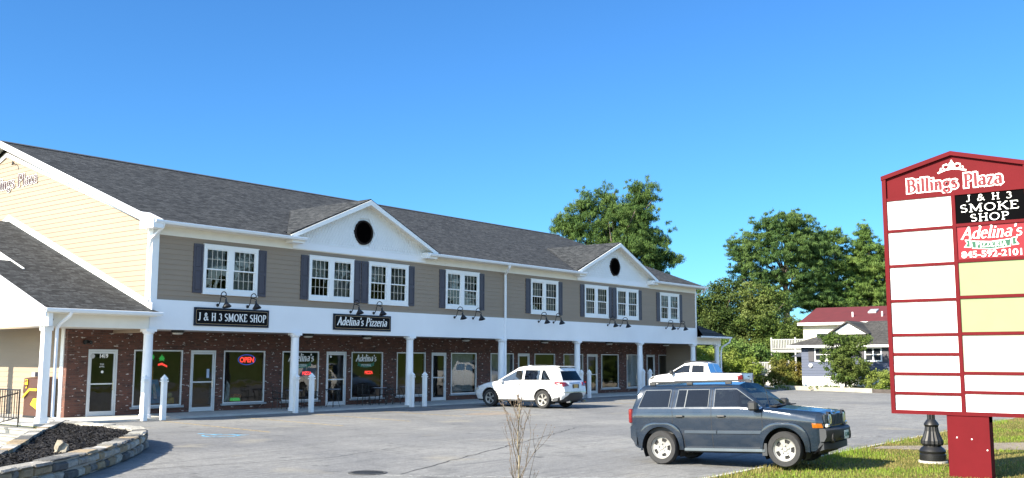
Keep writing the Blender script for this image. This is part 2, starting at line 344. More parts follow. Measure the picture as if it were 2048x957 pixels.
# ------------------------------------------------------------------ lettering: a small pen-stroke serif alphabet
def arc(cx, cy, rx, ry, a0, a1, n=10): return [(cx+rx*math.cos(R(a0+(a1-a0)*i/n)), cy+ry*math.sin(R(a0+(a1-a0)*i/n))) for i in range(n+1)]
def sf(x, y, w=.13): return [(x-w, y), (x+w, y)]
def L_(*p): return list(p)
G = {
 ' ': (.38, []),
 'J': (.52, [L_((.34, 1), (.34, .22))+arc(.2, .16, .14, .16, 0, -150, 6), sf(.34, 1)]),
 '&': (.92, [L_((.82, .02), (.28, .66))+arc(.4, .8, .15, .19, 200, -30, 8)+[(.2, .38)]+arc(.32, .22, .2, .22, 130, 300, 8)+[(.72, .5)]]),
 'H': (.86, [L_((.18, 0), (.18, 1)), L_((.68, 0), (.68, 1)), L_((.18, .52), (.68, .52)), sf(.18, 0), sf(.18, 1), sf(.68, 0), sf(.68, 1)]),
 '3': (.6, [arc(.28, .74, .2, .24, 150, -80, 8), arc(.27, .28, .24, .28, 80, -150, 10)]),
 'S': (.62, [arc(.3, .75, .2, .23, 35, 250, 9)+arc(.3, .27, .22, .25, 80, -145, 9)]),
 'M': (1.08, [L_((.17, 0), (.2, 1)), L_((.2, 1), (.53, .12)), L_((.53, .12), (.86, 1)), L_((.86, 1), (.9, 0)), sf(.17, 0), sf(.15, 1, .1), sf(.9, 0), sf(.92, 1, .1)]),
 'O': (.9, [arc(.44, .5, .36, .48, 0, 360, 20)]),
 'K': (.84, [L_((.18, 0), (.18, 1)), L_((.7, 1), (.2, .45)), L_((.36, .6), (.74, 0)), sf(.18, 0), sf(.18, 1), sf(.68, 1, .1), sf(.76, 0, .1)]),
 'E': (.72, [L_((.18, 0), (.18, 1)), L_((.06, 1), (.6, 1), (.6, .84)), L_((.18, .52), (.5, .52)), L_((.06, 0), (.64, 0), (.64, .17))]),
 'P': (.7, [L_((.18, 0), (.18, 1)), L_((.06, 1), (.36, 1))+arc(.36, .74, .24, .26, 90, -90, 8)+[(.18, .48)], sf(.18, 0)]),
 'R': (.8, [L_((.18, 0), (.18, 1)), L_((.06, 1), (.36, 1))+arc(.36, .75, .23, .25, 90, -90, 8)+[(.18, .5)], L_((.36, .5), (.7, 0)), sf(.18, 0), sf(.72, 0, .08)]),
 'B': (.76, [L_((.18, 0), (.18, 1)), L_((.06, 1), (.38, 1))+arc(.38, .76, .21, .24, 90, -90, 8)+[(.18, .52)], L_((.38, .52),)+arc(.4, .26, .26, .26, 90, -90, 8)+[(.06, 0)]]),
 'A': (.84, [L_((.1, 0), (.42, 1)), L_((.42, 1), (.74, 0)), L_((.2, .36), (.62, .36)), sf(.1, 0, .09), sf(.74, 0, .1)]),
 'I': (.36, [L_((.18, 0), (.18, 1)), sf(.18, 0), sf(.18, 1)]),
 'Z': (.66, [L_((.1, .84), (.1, 1), (.58, 1)), L_((.58, 1), (.08, 0)), L_((.08, 0), (.6, 0), (.6, .17))]),
 'a': (.58, [arc(.28, .48, .17, .17, 150, 0, 6)+[(.45, .1), (.52, .02)], arc(.27, .19, .19, .17, 60, 330, 10)]),
 'd': (.62, [arc(.27, .3, .2, .3, 0, 360, 14), L_((.47, 1), (.47, 0)), sf(.42, 1, .07), sf(.52, 0, .06)]),
 'e': (.54, [L_((.08, .36), (.46, .36))+arc(.27, .36, .19, .28, 0, 180, 8)[0:]+arc(.29, .3, .21, .3, 180, 320, 8)]),
 'l': (.3, [L_((.15, 0), (.15, 1)), sf(.15, 0, .1), sf(.1, 1, .07)]),
 'i': (.3, [L_((.15, 0), (.15, .62)), sf(.15, 0, .1), sf(.1, .62, .07), L_((.15, .8), (.15, .92))]),
 'n': (.64, [L_((.15, 0), (.15, .62)), L_((.15, .45),)+arc(.31, .42, .17, .2, 140, 0, 7)+[(.48, 0)], sf(.15, 0, .1), sf(.48, 0, .1), sf(.1, .62, .07)]),
 "'": (.24, [L_((.12, 1), (.09, .76))]),
 's': (.48, [arc(.24, .47, .14, .15, 35, 250, 7)+arc(.24, .17, .17, .17, 80, -145, 7)]),
 'z': (.5, [L_((.08, .5), (.08, .62), (.42, .62)), L_((.42, .62), (.06, 0)), L_((.06, 0), (.44, 0), (.44, .12))]),
 'r': (.44, [L_((.15, 0), (.15, .62)), L_((.15, .42),)+arc(.32, .44, .17, .18, 160, 60, 5), sf(.15, 0, .1), sf(.1, .62, .07)]),
 'g': (.56, [arc(.26, .42, .17, .2, 0, 360, 12), L_((.42, .52), (.54, .62)), arc(.26, -.1, .2, .17, 110, 430, 12)]),
}
def text_width(s, track=0): return sum(G[c][0]+track for c in s)-track
def write(mb, s, O, r, u, h, T=.15, t=.05, shear=0, sx=1, track=0, grow=0, depth=.004, mat=0, align='c', rise=0):
    """pen strokes of text s; O centre of the baseline, r/u unit vectors, h cap height"""
    O, r, u = Vector(O), Vector(r), Vector(u); nrm = r.cross(u)
    x = -text_width(s, track)*sx/2 if align == 'c' else 0
    k = 0
    for ch in s:
        adv, strokes = G[ch]
        for st in strokes:
            pts = [(px*sx+x+py*shear, py) for px, py in st]
            if len(pts) < 2: continue
            k += 1; lift = depth+(k % 9)*.00035
            n = len(pts); left, right = [], []
            for i, p in enumerate(pts):
                a = pts[max(i-1, 0)]; b = pts[min(i+1, n-1)]; dx, dy = b[0]-a[0], b[1]-a[1]; l = math.hypot(dx, dy) or 1; dx, dy = dx/l, dy/l
                w = (t+(T-t)*min(1, abs(dy-.25*dx)**1.3))/2+grow
                e = grow if (i == 0 or i == n-1) else 0; sg = -1 if i == 0 else 1
                cx, cy = p[0]+dx*e*sg, p[1]+dy*e*sg
                left.append((cx-dy*w, cy+dx*w)); right.append((cx+dy*w, cy-dx*w))
            def P(q): return O+r*(q[0]*h)+u*((q[1]+rise*(q[0]))*h)+nrm*lift
            vs = [P(q) for q in left]+[P(q) for q in right]
            mb.add(vs, [(n+i, n+i+1, i+1, i) for i in range(n-1)], mat)
        x += (adv+track)*sx
def font_mesh(name, body, O, r, u, h, mat, parent, sx=1, bold=0, depth=.003, align='CENTER', shear=0):
    cu = bpy.data.curves.new('t', 'FONT'); cu.body = body; cu.size = h/.7; cu.align_x = align; cu.offset = bold; cu.extrude = depth; cu.shear = shear
    to = bpy.data.objects.new('t', cu); COL.objects.link(to)
    dg = bpy.context.evaluated_depsgraph_get(); me = bpy.data.meshes.new_from_object(to.evaluated_get(dg)); bpy.data.objects.remove(to)
    me.name = name; me.materials.clear(); me.materials.append(mat)
    r, u = Vector(r), Vector(u); n = r.cross(u); O = Vector(O)
    for v in me.vertices: v.co = O+r*(v.co.x*sx)+u*v.co.y+n*(v.co.z+depth+.002)
    o = bpy.data.objects.new(name, me); COL.objects.link(o)
    if parent is not None: o.parent = parent; o.location = -wloc(parent)
    return o

# ------------------------------------------------------------------ ground, parking lot, lawn
PIT = [(15.2, 44), (15.2, 28.2), (14.15, 27.6), (8.6, 19.2), (5.0, 13.9), (-9, 6), (-14, 20), (-14, 44)]
hole_sheet('ground', [(-1500, -1500), (1500, -1500), (1500, 1500), (-1500, 1500)], [PIT], -.012, EARTH)
struct(MB().quad((-15, 5, -.8), (16, 5, -.8), (16, 45, -.8), (-15, 45, -.8)).build('lower_yard', CONC))
lot = hole_sheet('parking_lot', [(-6, 8.5), (70, 8.5), (70, 21.5), (65.2, 23), (68.4, 30), (70, 52), (63.8, 52), (63.8, 31.2), (15.3, 31.2), (15.3, 28.1), (14.2, 27.5), (8.65, 19.1), (5.05, 13.8), (-6, 9.2)], [], 0, ASPHALT)
lawn = hole_sheet('lawn', [(-60, -3.5), (140, -3.5), (140, 8.38), (-60, 8.38)], [], .02, LAWN)
struct(MB().box(-6, 70, 8.375, 8.47, -.1, .035).build('verge_kerb', CONC))
struct(hole_sheet('road', [(-200, -12), (300, -12), (300, -3.6), (-200, -3.6)], [], .0, ASPHALT))
# dirt path crossing the lawn
dp = [(24.9, 8.3), (25.9, 7.3), (27.6, 6.4), (28.6, 5.6), (31, 3.5), (34, .5), (31.5, .2), (27.5, 3.6), (25.9, 5.2), (25.3, 6.1), (24.3, 7.2), (23.9, 8.3)]
hole_sheet('dirt_path', [(x+random.uniform(-.15, .15), y+random.uniform(-.12, .12)) for x, y in dp], [], .026, DIRT)
# meadow rising on the far side of the road, seen mirrored in the shop windows
def hill():
    mb = MB(); nx, ny = 30, 12; g = {}
    for i in range(nx+1):
        for j in range(ny+1):
            x = -160+i*12; y = -12.5-j*9; z = -.02+9*(1-math.exp(-max(0, j-.6)*.22))*(1+.12*math.sin(x*.07)) if j else -.03
            g[i, j] = len(mb.v); mb.v.append((x, y, z))
    for i in range(nx):
        for j in range(ny): mb.f.append((g[i, j+1], g[i+1, j+1], g[i+1, j], g[i, j])); mb.m.append(0)
    return struct(mb.build('hill', EARTH, smooth=True))
hill()

def ribbon(mb, pts, w, z, jit=0):
    P = [Vector((x, y, z)) for x, y in pts]; L = []; Rr = []
    for i, p in enumerate(P):
        t = (P[min(i+1, len(P)-1)]-P[max(i-1, 0)]).normalized(); n = Vector((-t.y, t.x, 0)); ww = w*(1+random.uniform(-jit, jit))
        L.append(p+n*ww/2); Rr.append(p-n*ww/2)
    mb.add(L+Rr, [(len(P)+i, len(P)+i+1, i+1, i) for i in range(len(P)-1)])
def worn_paint(name, col):
    m = bpy.data.materials.new(name); nt, b, o = nodes(m); v = coords(nt)
    tr = N(nt, 'BsdfTransparent'); mx = N(nt, 'MixShader'); b.inputs['Base Color'].default_value = c4(col); b.inputs['Roughness'].default_value = .8
    nt.links.new(ramp(nt, noise(nt, v, 7, 6, .8), .36, .56), mx.inputs[0]); nt.links.new(b.outputs[0], mx.inputs[2]); nt.links.new(tr.outputs[0], mx.inputs[1]); nt.links.new(mx.outputs[0], o.inputs[0]); return m
YEL = worn_paint('worn_yellow_paint', (.42, .30, .11)); WHT = worn_paint('worn_white_paint', (.34, .34, .32)); BLU = worn_paint('worn_blue_paint', (.12, .40, .62))
mb = MB()
for x, y0, y1, sk in ((19.3, 30.5, 23.5, -.9), (22.35, 30.5, 23.9, -.8), (25.55, 30.5, 24.0, -.9), (28.7, 30.5, 24.6, -.7), (31.9, 30.5, 25, -.6), (38.3, 30.4, 25, -.5), (41.5, 30.4, 25, -.5), (44.8, 30.4, 25, -.5), (48, 30.4, 25, -.5), (51, 30.4, 25, -.5), (54.5, 30.4, 25, -.5)):
    ribbon(mb, [(x+sk*t, y0+(y1-y0)*t) for t in (0, .25, .5, .75, 1)], .10, .004, .15)
tag(mb.build('yellow_stall_lines', YEL), kind='structure')
mb = MB(); ribbon(mb, [(12.9, 13.4), (14.0, 11.7), (15.0, 10.2), (15.95, 8.9)], .09, .004, .2); ribbon(mb, [(21.3, 14.3), (22.6, 12.4), (24.9, 9.1)], .09, .004, .2); ribbon(mb, [(24.4, 15), (28.1, 9.4)], .09, .004, .2)
tag(mb.build('white_stall_lines', WHT), kind='structure')
# wheelchair symbol
mb = MB(); cx, cy = 16.75, 23.6
def wc(p): # local (right, up) in the stall; up is towards the building
    return (cx+p[0]*.92+p[1]*.12, cy+p[1]*1.0-p[0]*.12)
ribbon(mb, [wc(p) for p in arc(0, -.1, .5, .5, 130, 395, 14)], .1, .0045, .1)
ribbon(mb, [wc(p) for p in ((-.08, .62), (-.02, .1), (.4, .08), (.58, -.38), (.75, -.33))], .11, .0052, .05)
ribbon(mb, [wc(p) for p in ((-.05, .36), (.3, .34))], .09, .0058)
ribbon(mb, [wc(p) for p in arc(-.1, .82, .06, .06, 0, 360, 10)], .12, .0064)
tag(mb.build('wheelchair_symbol', BLU), kind='structure')
# cracks and sealed patches in the asphalt
mb = MB()
def crack(pts, w):
    out = []
    for (x0, y0), (x1, y1) in zip(pts, pts[1:]):
        n = max(2, int(math.hypot(x1-x0, y1-y0)/.25))
        out += [(x0+(x1-x0)*i/n+random.uniform(-.05, .05), y0+(y1-y0)*i/n+random.uniform(-.05, .05)) for i in range(n)]
    ribbon(mb, out, w, .0035, .5)
crack([(13.3, 13.2), (16, 14.2), (19.5, 15.5), (22.5, 16.6), (26, 18)], .035); crack([(10.6, 17.5), (14.5, 16.5), (18, 17.4)], .02); crack([(17, 26), (18, 21), (21, 19)], .018)
crack([(28, 24), (33, 21), (40, 20.5)], .02); crack([(30, 12), (34, 15), (44, 16)], .025)
tag(mb.build('asphalt_cracks', M('dark_crack', (.03, .03, .03), .9)), kind='structure')
mb = MB(); mb.add([(30+1.1*math.cos(a)*(1+.15*math.sin(3*a)), 24.9+.75*math.sin(a), .0028) for a in [i*math.pi/9 for i in range(18)]], [tuple(range(18))])
tag(mb.build('asphalt_patch', M('rusty_patch', (.20, .165, .13), .9, var=.25, scale=4)), kind='structure')
g = root('storm_drain', 'round dark iron storm drain set in the asphalt nearest the viewer', 'storm drain', (13.05, 13.78, 0))
mb = MB(); mb.lathe([(.36, .002), (.36, .012), (.30, .014), (.30, .004)], (13.05, 13.78, 0), seg=28); mb.build('rim', M('drain_rim_iron', (.05, .05, .05), .8), g)
mb = MB()
for i in range(-4, 5):
    w = math.sqrt(max(.01, .29**2-(i*.065)**2)); mb.box(13.05-w, 13.05+w, 13.78+i*.065-.018, 13.78+i*.065+.018, .004, .013)
mb.add([(13.05+.3*math.cos(a), 13.78+.3*math.sin(a), .003) for a in [i*math.pi/12 for i in range(24)]], [tuple(range(24))]); mb.build('grate', M('cast_iron', (.06, .06, .06), .6, .5, var=.3), g)

# ------------------------------------------------------------------ the plaza building
YF, YB = 31.5, 33.8
BX0, BX1 = 19.3, 59.3
B = root('plaza_building', 'long two storey shopping plaza with beige siding, dark brick shopfronts and a grey shingle roof', 'building', (19.3, 31.5, 0))
WIN = [(21.38, 23.80), (26.35, 28.77), (29.65, 32.07), (34.59, 37.01), (41.20, 43.62), (46.18, 48.60), (49.51, 51.93), (54.55, 56.97)]
WZ0, WZ1 = 4.48, 6.28
def siding_front(mb, x0, x1, z0, z1, y, holes, e=.185, out=.016):
    z = z0
    while z < z1-1e-4:
        zb = min(z+e, z1); cuts = sorted({z, zb}|{h for H in holes for h in (H[2], H[3]) if z < h < zb})
        for a, b in zip(cuts, cuts[1:]):
            xs = [x0]
            for hx0, hx1, hz0, hz1 in sorted(holes):
                if hz0 <= (a+b)/2 <= hz1: xs += [hx0, hx1]
            xs.append(x1); f = lambda q: out*(1-(q-z)/e)
            for i in range(0, len(xs), 2):
                mb.quad((xs[i], y-f(a), a), (xs[i+1], y-f(a), a), (xs[i+1], y-f(b), b), (xs[i], y-f(b), b))
                if a == z: mb.quad((xs[i], y, a), (xs[i+1], y, a), (xs[i+1], y-f(a), a), (xs[i], y-f(a), a))
        z = zb
def siding_side(mb, poly, x, e=.185, out=.016, sgn=-1):       # poly in (y,z), wall facing -X (sgn -1) or +X
    z = min(p[1] for p in poly); zt = max(p[1] for p in poly)
    while z < zt-1e-4:
        q = clip(clip(poly, 0, 1, -z), 0, -1, min(z+e, zt))
        if len(q) >= 3:
            f = lambda w: out*(1-(w-z)/e); vs = [(x+sgn*f(b), a, b) for a, b in q]
            mb.add(vs, [tuple(range(len(vs)))]); bt = [p for p in q if abs(p[1]-z) < 1e-5]
            if len(bt) >= 2:
                ya, yb = min(p[0] for p in bt), max(p[0] for p in bt); mb.quad((x, ya, z), (x, yb, z), (x+sgn*out, yb, z), (x+sgn*out, ya, z))
        z += e
mb = MB(); holes = [(a+.06, b-.06, WZ0+.06, WZ1-.06) for a, b in WIN]
siding_front(mb, BX0+.2, BX1-.05, 4.15, 6.50, YF, holes); mb.build('upper_wall', SIDING, B)
mb = MB(); siding_side(mb, [(31.52, 3.0), (54.5, 3.0), (54.5, 6.8), (43, 10.97), (31.52, 6.8)], BX0); mb.build('gable_wall', SIDING, B)
mb = MB(); siding_side(mb, [(31.52, 0), (54.5, 0), (54.5, 6.8), (43, 10.97), (31.52, 6.8)], BX1, sgn=1); mb.quad((BX0, 54.5, 0), (BX1, 54.5, 0), (BX1, 54.5, 6.8), (BX0, 54.5, 6.8)); mb.build('rear_wall', SIDING, B)
# white band over the arcade
mb = MB(); mb.box(BX0-.02, BX1+.02, YF-.055, YF+.14, 3.12, 4.17); mb.build('fascia_band', STUCCO, B)
# corner boards
mb = MB(); mb.box(BX0-.03, BX0+.24, YF-.035, YF+.02, 4.17, 6.8); mb.box(BX0-.035, BX0+.012, YF+.02, YF+.26, 4.02, 6.8); mb.box(BX1-.12, BX1+.03, YF-.035, YF+.12, 4.17, 6.8); mb.build_each('corner_board', WHITE, B)
# frieze and soffit
mb = MB(); mb.box(BX0+.24, BX1-.12, YF-.03, YF+.02, 6.47, 6.80); mb.build('frieze', CREAM, B)  # white board; warm light reflected off the ground is put into its cream colour
DORM = [(29.29, 4.2), (49.3, 4.25)]
SL = .3627
def zroof(y): return 6.92+SL*(y-30.95)
mb = MB()
segs = [(18.98, 25.7), (33.0, 45.6), (53.0, 59.66)]
for a, b in segs: mb.box(a, b, 30.98, YF, 6.78, 6.81)
mb.build_each('soffit', CREAM, B)
# main roof
mb = MB(); x0, x1 = 18.98, 59.68; th = .09
ye = 43+12.05; mb.prism([(x0, 43, 11.29), (x0, ye, 6.92), (x0, ye, 6.92-th), (x0, 43, 11.29-th)], (x1-x0, 0, 0))
cuts = [x0, DORM[0][0]-4.23, DORM[0][0]+4.23, DORM[1][0]-4.28, DORM[1][0]+4.28, x1]
for k in range(5):
    ys = 30.95 if k % 2 == 0 else 31.62
    mb.prism([(cuts[k], ys, zroof(ys)), (cuts[k], 43, 11.29), (cuts[k], 43, 11.29-th), (cuts[k], ys, zroof(ys)-th)], (cuts[k+1]-cuts[k], 0, 0))
mb.build('roof', SHX, B)
mb = MB(); mb.prism([(18.97, 42.84, 11.245), (18.97, 43, 11.315), (18.97, 43.16, 11.245), (18.97, 43.16, 11.27), (18.97, 43, 11.345), (18.97, 42.84, 11.27)], (40.72, 0, 0)); mb.build('ridge_cap', M('ridge_shingle', (.045, .045, .05), .9), B)
# rake boards on both gable ends
def rake(mb, x0, x1, y0, z0, y1, z1, h):
    mb.prism([(x0, y0, z0), (x0, y1, z1), (x0, y1, z1-h), (x0, y0, z0-h)], (x1-x0, 0, 0))
mb = MB()
for X, dz in ((18.93, 0), (59.65, -.05)):
    rake(mb, X, X+.05, 30.93, 6.93+dz, 43, 11.31+dz, .27); rake(mb, X, X+.05, 55.07, 6.93+dz, 43.0, 11.31+dz, .27)
mb.build_each('rake_board', WHITE, B)
mb = MB()
for X0, X1 in ((18.98, 19.28), (59.32, 59.65)):
    rake(mb, X0, X1, 31.0, 6.84, 42.999, 11.19, .03); rake(mb, X0, X1, 55.0, 6.84, 43.001, 11.19, .03)
mb.build_each('rake_soffit', CREAM, B)
mb = MB(); rake(mb, 19.235, 19.285, 31.9, 7.06, 43, 11.0-.16, .17); rake(mb, 19.235, 19.285, 54.1, 7.06, 43.0, 11.0-.16, .17); mb.build_each('rake_frieze', WHITE, B)
mb = MB(); mb.prism([(18.925, 30.90, 6.62), (18.925, 30.90, 6.93), (18.925, 31.75, 7.24), (18.925, 31.75, 6.62)], (.38, 0, 0)); mb.build('eave_return', WHITE, B)
# gutters
def gutter(mb, x0, x1, y, z):
    pr = [(y+.10, z), (y+.0, z), (y-.045, z-.01), (y-.05, z-.05), (y-.02, z-.12), (y+.10, z-.13)]
    mb.prism([(x0, a, b) for a, b in pr], (x1-x0, 0, 0))
mb = MB()
for a, b in ((19.0, 25.75), (32.95, 45.65), (53.0, 59.95)): gutter(mb, a, b, 30.90, 6.91)
mb.build_each('gutter', M('gutter_enamel', (.72, .75, .78), .35, var=.03), B)
# dormer gables
def dormer(xc, hw):
    zt = 8.88; ze = 7.02; s = (zt-ze)/hw; yf = YF-.07
    # scalloped face
    mb = MB(); zb = 6.80; n = 0; row = .135; z = zb
    face = [(xc-(zt-.1-zb)/s, zb), (xc+(zt-.1-zb)/s, zb), (xc, zt-.1)]
    mb.add([(face[0][0], yf+.03, face[0][1]), (face[1][0], yf+.03, face[1][1]), (face[2][0], yf+.03, face[2][1])], [(0, 1, 2)])
    while z < zt-.25:
        half = (zt-.12-z)/s-.06; w = .155; k0 = -int(half/w); off = (n % 2)*.5*w
        for k in range(k0, -k0+1):
            x = xc+k*w+off
            if abs(x-xc) > half-.03: continue
            if (x-xc)**2+(z+.03-7.51)**2 < .60**2: continue
            q = [(x-w/2, z+.16)]+[(x+w/2*.96*math.cos(R(a)), z+.03+w/2*math.sin(R(a))) for a in (180, 215, 250, 290, 325, 360)]+[(x+w/2, z+.16)]
            mb.add([(px, yf+.012-(.036 if pz < z+.1 else 0)+.0, pz) for px, pz in q], [tuple(range(len(q)))])
        z += row; n += 1
    f = mb.build('dormer_gable', WHITE, B)
    mb = MB(); mb.box(xc-hw+.35, xc+hw-.35, yf-.015, yf+.05, 6.50, 6.80); mb.build('base_board', STUCCO, f)
    mb = MB(); mb.lathe([(.53, .02), (.53, -.06), (.455, -.06), (.455, 0)], (xc-.05, yf, 7.51), 'y', 40); mb.build('vent_ring', M('vent_ring_bronze', (.018, .012, .010), .7, spec=.1), f)
    mb = MB(); mb.add([(xc-.05+.46*math.cos(a), yf-.02, 7.51+.46*math.sin(a)) for a in [i*math.pi/20 for i in range(40)]], [tuple(range(40))])
    mb.build('round_vent', M('black_louvre', (.002, .0015, .0015), 1, var=.2, spec=0), f)
    # roof slopes
    mb = MB(); yb = 30.95+(zt-6.92)/SL; th = .07
    for sg in (-1, 1):
        a = Vector((xc+sg*(hw+.05), 31.05, ze-.03)); b = Vector((xc, 31.05, zt)); c = Vector((xc, yb+.05, zt)); d = Vector((xc+sg*(hw+.05), 31.05+.25, ze-.03))
        up = Vector((0, 0, th)); vs = [a, b, c, d]+[p+up for p in (a, b, c, d)]
        mb.add(vs, [(0, 1, 2, 3), (4, 7, 6, 5), (0, 4, 5, 1), (1, 5, 6, 2), (2, 6, 7, 3), (3, 7, 4, 0)] if sg < 0 else [(3, 2, 1, 0), (5, 6, 7, 4), (1, 5, 4, 0), (2, 6, 5, 1), (3, 7, 6, 2), (0, 4, 7, 3)])
    mb.build_each('dormer_roof', SHY, f)
    mb = MB(); h = .2
    for sg in (-1, 1):
        p = [(xc+sg*(hw+.07), 31.0, ze-.05), (xc, 31.0, zt+.01), (xc, 31.0, zt-h), (xc+sg*(hw+.07), 31.0, ze-.05-h*.8)]
        mb.prism(p if sg < 0 else p[::-1], (0, .05, 0))
    mb.build_each('rake_trim', WHITE, f)
    mb = MB()
    for sg in (-1, 1):
        p = [(xc+sg*(hw), 31.05, ze-.10), (xc, 31.05, zt-.07), (xc, 31.05, zt-.10), (xc+sg*(hw), 31.05, ze-.13)]
        mb.prism(p if sg < 0 else p[::-1], (0, .42, 0))
    mb.build_each('rake_soffit', CREAM, f)
    mb = MB()
    for sg in (-1, 1):
        xa = xc+sg*(hw-.0); xb = xc+sg*(hw-.62); mb.box(min(xa, xb), max(xa, xb), 31.0, YF-.05, 6.68, 6.93)
    mb.build_each('cornice_return', WHITE, f)
for d in DORM: dormer(*d)

# ------------------------------------------------------------------ upper windows (built once at the first opening, then copied)
def upper_window():
    W, H = 2.42, 1.80
    mb = MB(); f = .105
    def fr(x0, x1, z0, z1, y0=-.06, y1=.03, m=0): mb.box(x0, x1, y0, y1, z0, z1, m)
    u = ((.145, 1.05), (1.34, 2.22))
    fr(0, W, H-.125, H); fr(-.0, W, .0, .17); fr(0, .115, .17, H-.125); fr(W-.115, W, .17, H-.125); fr(1.07, 1.31, .17, H-.125); fr(-.03, W+.03, H, H+.03, -.08, .03); fr(-.02, W+.02, -.03, 0, -.085, .03)
    w = mb.build('window', WHITE, None)
    mb = MB()
    for a, b in ((.115, 1.07), (1.31, W-.115)):
        for z0, z1, y in ((.17, .93, -.0), (.89, H-.125, -.03)):
            t = .045
            mb.box(a, b, y, y+.035, z0, z0+t); mb.box(a, b, y, y+.035, z1-t, z1); mb.box(a, a+t, y, y+.035, z0+t, z1-t); mb.box(b-t, b, y, y+.035, z0+t, z1-t)
    s = mb.build('sash', WHITE, w, local=True)
    mb = MB()
    for a, b in ((.16, 1.025), (1.355, W-.16)):
        for z0, z1, y in ((.215, .885, .012), (.935, H-.17, -.018)):
            for k in (1, 2, 3): x = a+(b-a)*k/4; mb.box(x-.009, x+.009, y-.012, y, z0, z1)
            z = (z0+z1)/2; mb.box(a, b, y-.0125, y-.0005, z-.009, z+.009)
    mb.build('muntin', M('cream_muntin', (.62, .56, .47), .5), w, local=True)
    mb = MB()
    for a, b in ((.16, 1.025), (1.355, W-.16)):
        mb.quad((a, .016, .215), (b, .016, .215), (b, .016, .885), (a, .016, .885)); mb.quad((a, -.014, .935), (b, -.014, .935), (b, -.014, H-.17), (a, -.014, H-.17))
    mb.build('pane', GLASS_UP, w, local=True)
    return w
def shutter():
    mb = MB(); W, H = .40, 1.80
    mb.box(0, W, -.03, .02, 0, H)
    for z0, z1 in ((0, .09), (.82, .93), (H-.09, H)): mb.box(.0, W, -.045, -.03, z0, z1)
    mb.box(0, .065, -.045, -.0301, .09, H-.09); mb.box(W-.065, W, -.045, -.0301, .09, H-.09)
    for z0, z1 in ((.12, .79), (.96, H-.12)): mb.bbox(.09, W-.09, -.043, -.028, z0, z1, .008)
    return mb.build('shutter', SHUTTER, None)
w0, s0 = upper_window(), shutter(); off = Vector((19.3, 31.5, 0))
BLIND = M('pale_blind', (.55, .56, .58), .8, var=.15, stretch=(1, 1, 14)); SHEER = M('sheer_curtain', (.42, .42, .44), .9, var=.35, scale=1.5, stretch=(9, 9, .6))
for i, (a, b) in enumerate(WIN):
    w = w0 if i == 0 else copy_tree(w0); w.parent = B; w.location = Vector((a, YF-.0, WZ0))-off
    for x in (a-.425, b+.01):
        if i == 2 and x < a: x = a-.42
        s = s0 if (i == 0 and x < a) else s0.copy()
        if s is not s0: COL.objects.link(s)
        s.parent = B; s.location = Vector((x, YF, WZ0+.0))-off
    # something behind the glass
    for k, (u0, u1) in enumerate(((.16, 1.02), (1.36, 2.26))):
        r = random.random(); mb = MB()
        lo = {(0, 0): .95, (0, 1): .2, (1, 1): .95, (2, 1): .2, (4, 0): 1.3, (5, 0): .2, (5, 1): .95, (6, 0): .2, (6, 1): .2}.get((i, k))
        if lo is None: continue
        for q in range(14): x = u0+(u1-u0)*q/14; mb.quad((x, .10+.02*(q % 2), lo), (x+(u1-u0)/14, .10+.02*((q+1) % 2), lo), (x+(u1-u0)/14, .10+.02*((q+1) % 2), 1.66), (x, .10+.02*(q % 2), 1.66))
        mb.build('curtain' if lo < .9 else 'blind', SHEER if lo < .9 else BLIND, w, local=True)
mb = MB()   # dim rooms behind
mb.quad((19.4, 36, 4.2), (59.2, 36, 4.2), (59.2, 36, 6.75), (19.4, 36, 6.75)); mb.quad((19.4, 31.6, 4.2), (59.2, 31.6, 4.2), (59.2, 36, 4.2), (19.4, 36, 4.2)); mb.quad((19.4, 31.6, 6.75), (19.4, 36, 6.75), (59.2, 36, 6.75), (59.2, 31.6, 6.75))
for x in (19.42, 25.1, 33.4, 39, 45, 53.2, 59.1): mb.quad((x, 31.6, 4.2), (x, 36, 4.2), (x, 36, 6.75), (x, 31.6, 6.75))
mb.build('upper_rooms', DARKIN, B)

# ------------------------------------------------------------------ ground floor brick front with openings
# kind, x0, x1, z0, z1
OP = [('d', 18.40, 19.50, .06, 2.42), ('w', 20.16, 22.20, .33, 2.42), ('d', 22.56, 23.68, .06, 2.42), ('w', 24.07, 26.08, .33, 2.42), ('w', 26.98, 28.97, .33, 2.42), ('d', 29.40, 30.55, .06, 2.42),
      ('w', 30.88, 32.84, .33, 2.42), ('w', 33.76, 35.73, .36, 2.42), ('d', 36.17, 37.22, .06, 2.42), ('w', 37.60, 39.57, .36, 2.42), ('w', 40.73, 42.69, .36, 2.42), ('d', 43.08, 44.10, .06, 2.42), ('w', 44.58, 46.52, .36, 2.42),
      ('w', 47.38, 49.37, .36, 2.42), ('d', 49.80, 50.90, .06, 2.42), ('w', 51.34, 53.31, .34, 2.42), ('w', 54.27, 56.3, .34, 2.42), ('d', 56.72, 57.74, .06, 2.42), ('w', 58.27, 60.23, .34, 2.42), ('d', 61.15, 62.2, .06, 2.42)]
mb = MB(); bx0, bx1, zt = 17.62, 62.75, 3.2
xs = sorted({bx0, bx1}|{v for o in OP for v in (o[1], o[2])})
for a, b in zip(xs, xs[1:]):
    o = next((o for o in OP if o[1] <= (a+b)/2 <= o[2]), None); sp = [(0.05, zt)] if o is None else [(.05, o[3]), (o[4], zt)]
    for z0, z1 in sp:
        if z1-z0 > .02: mb.quad((a, YB, z0), (b, YB, z0), (b, YB, z1), (a, YB, z1)); mb.quad((a, YB+.2, z1), (b, YB+.2, z1), (b, YB+.2, z0), (a, YB+.2, z0))
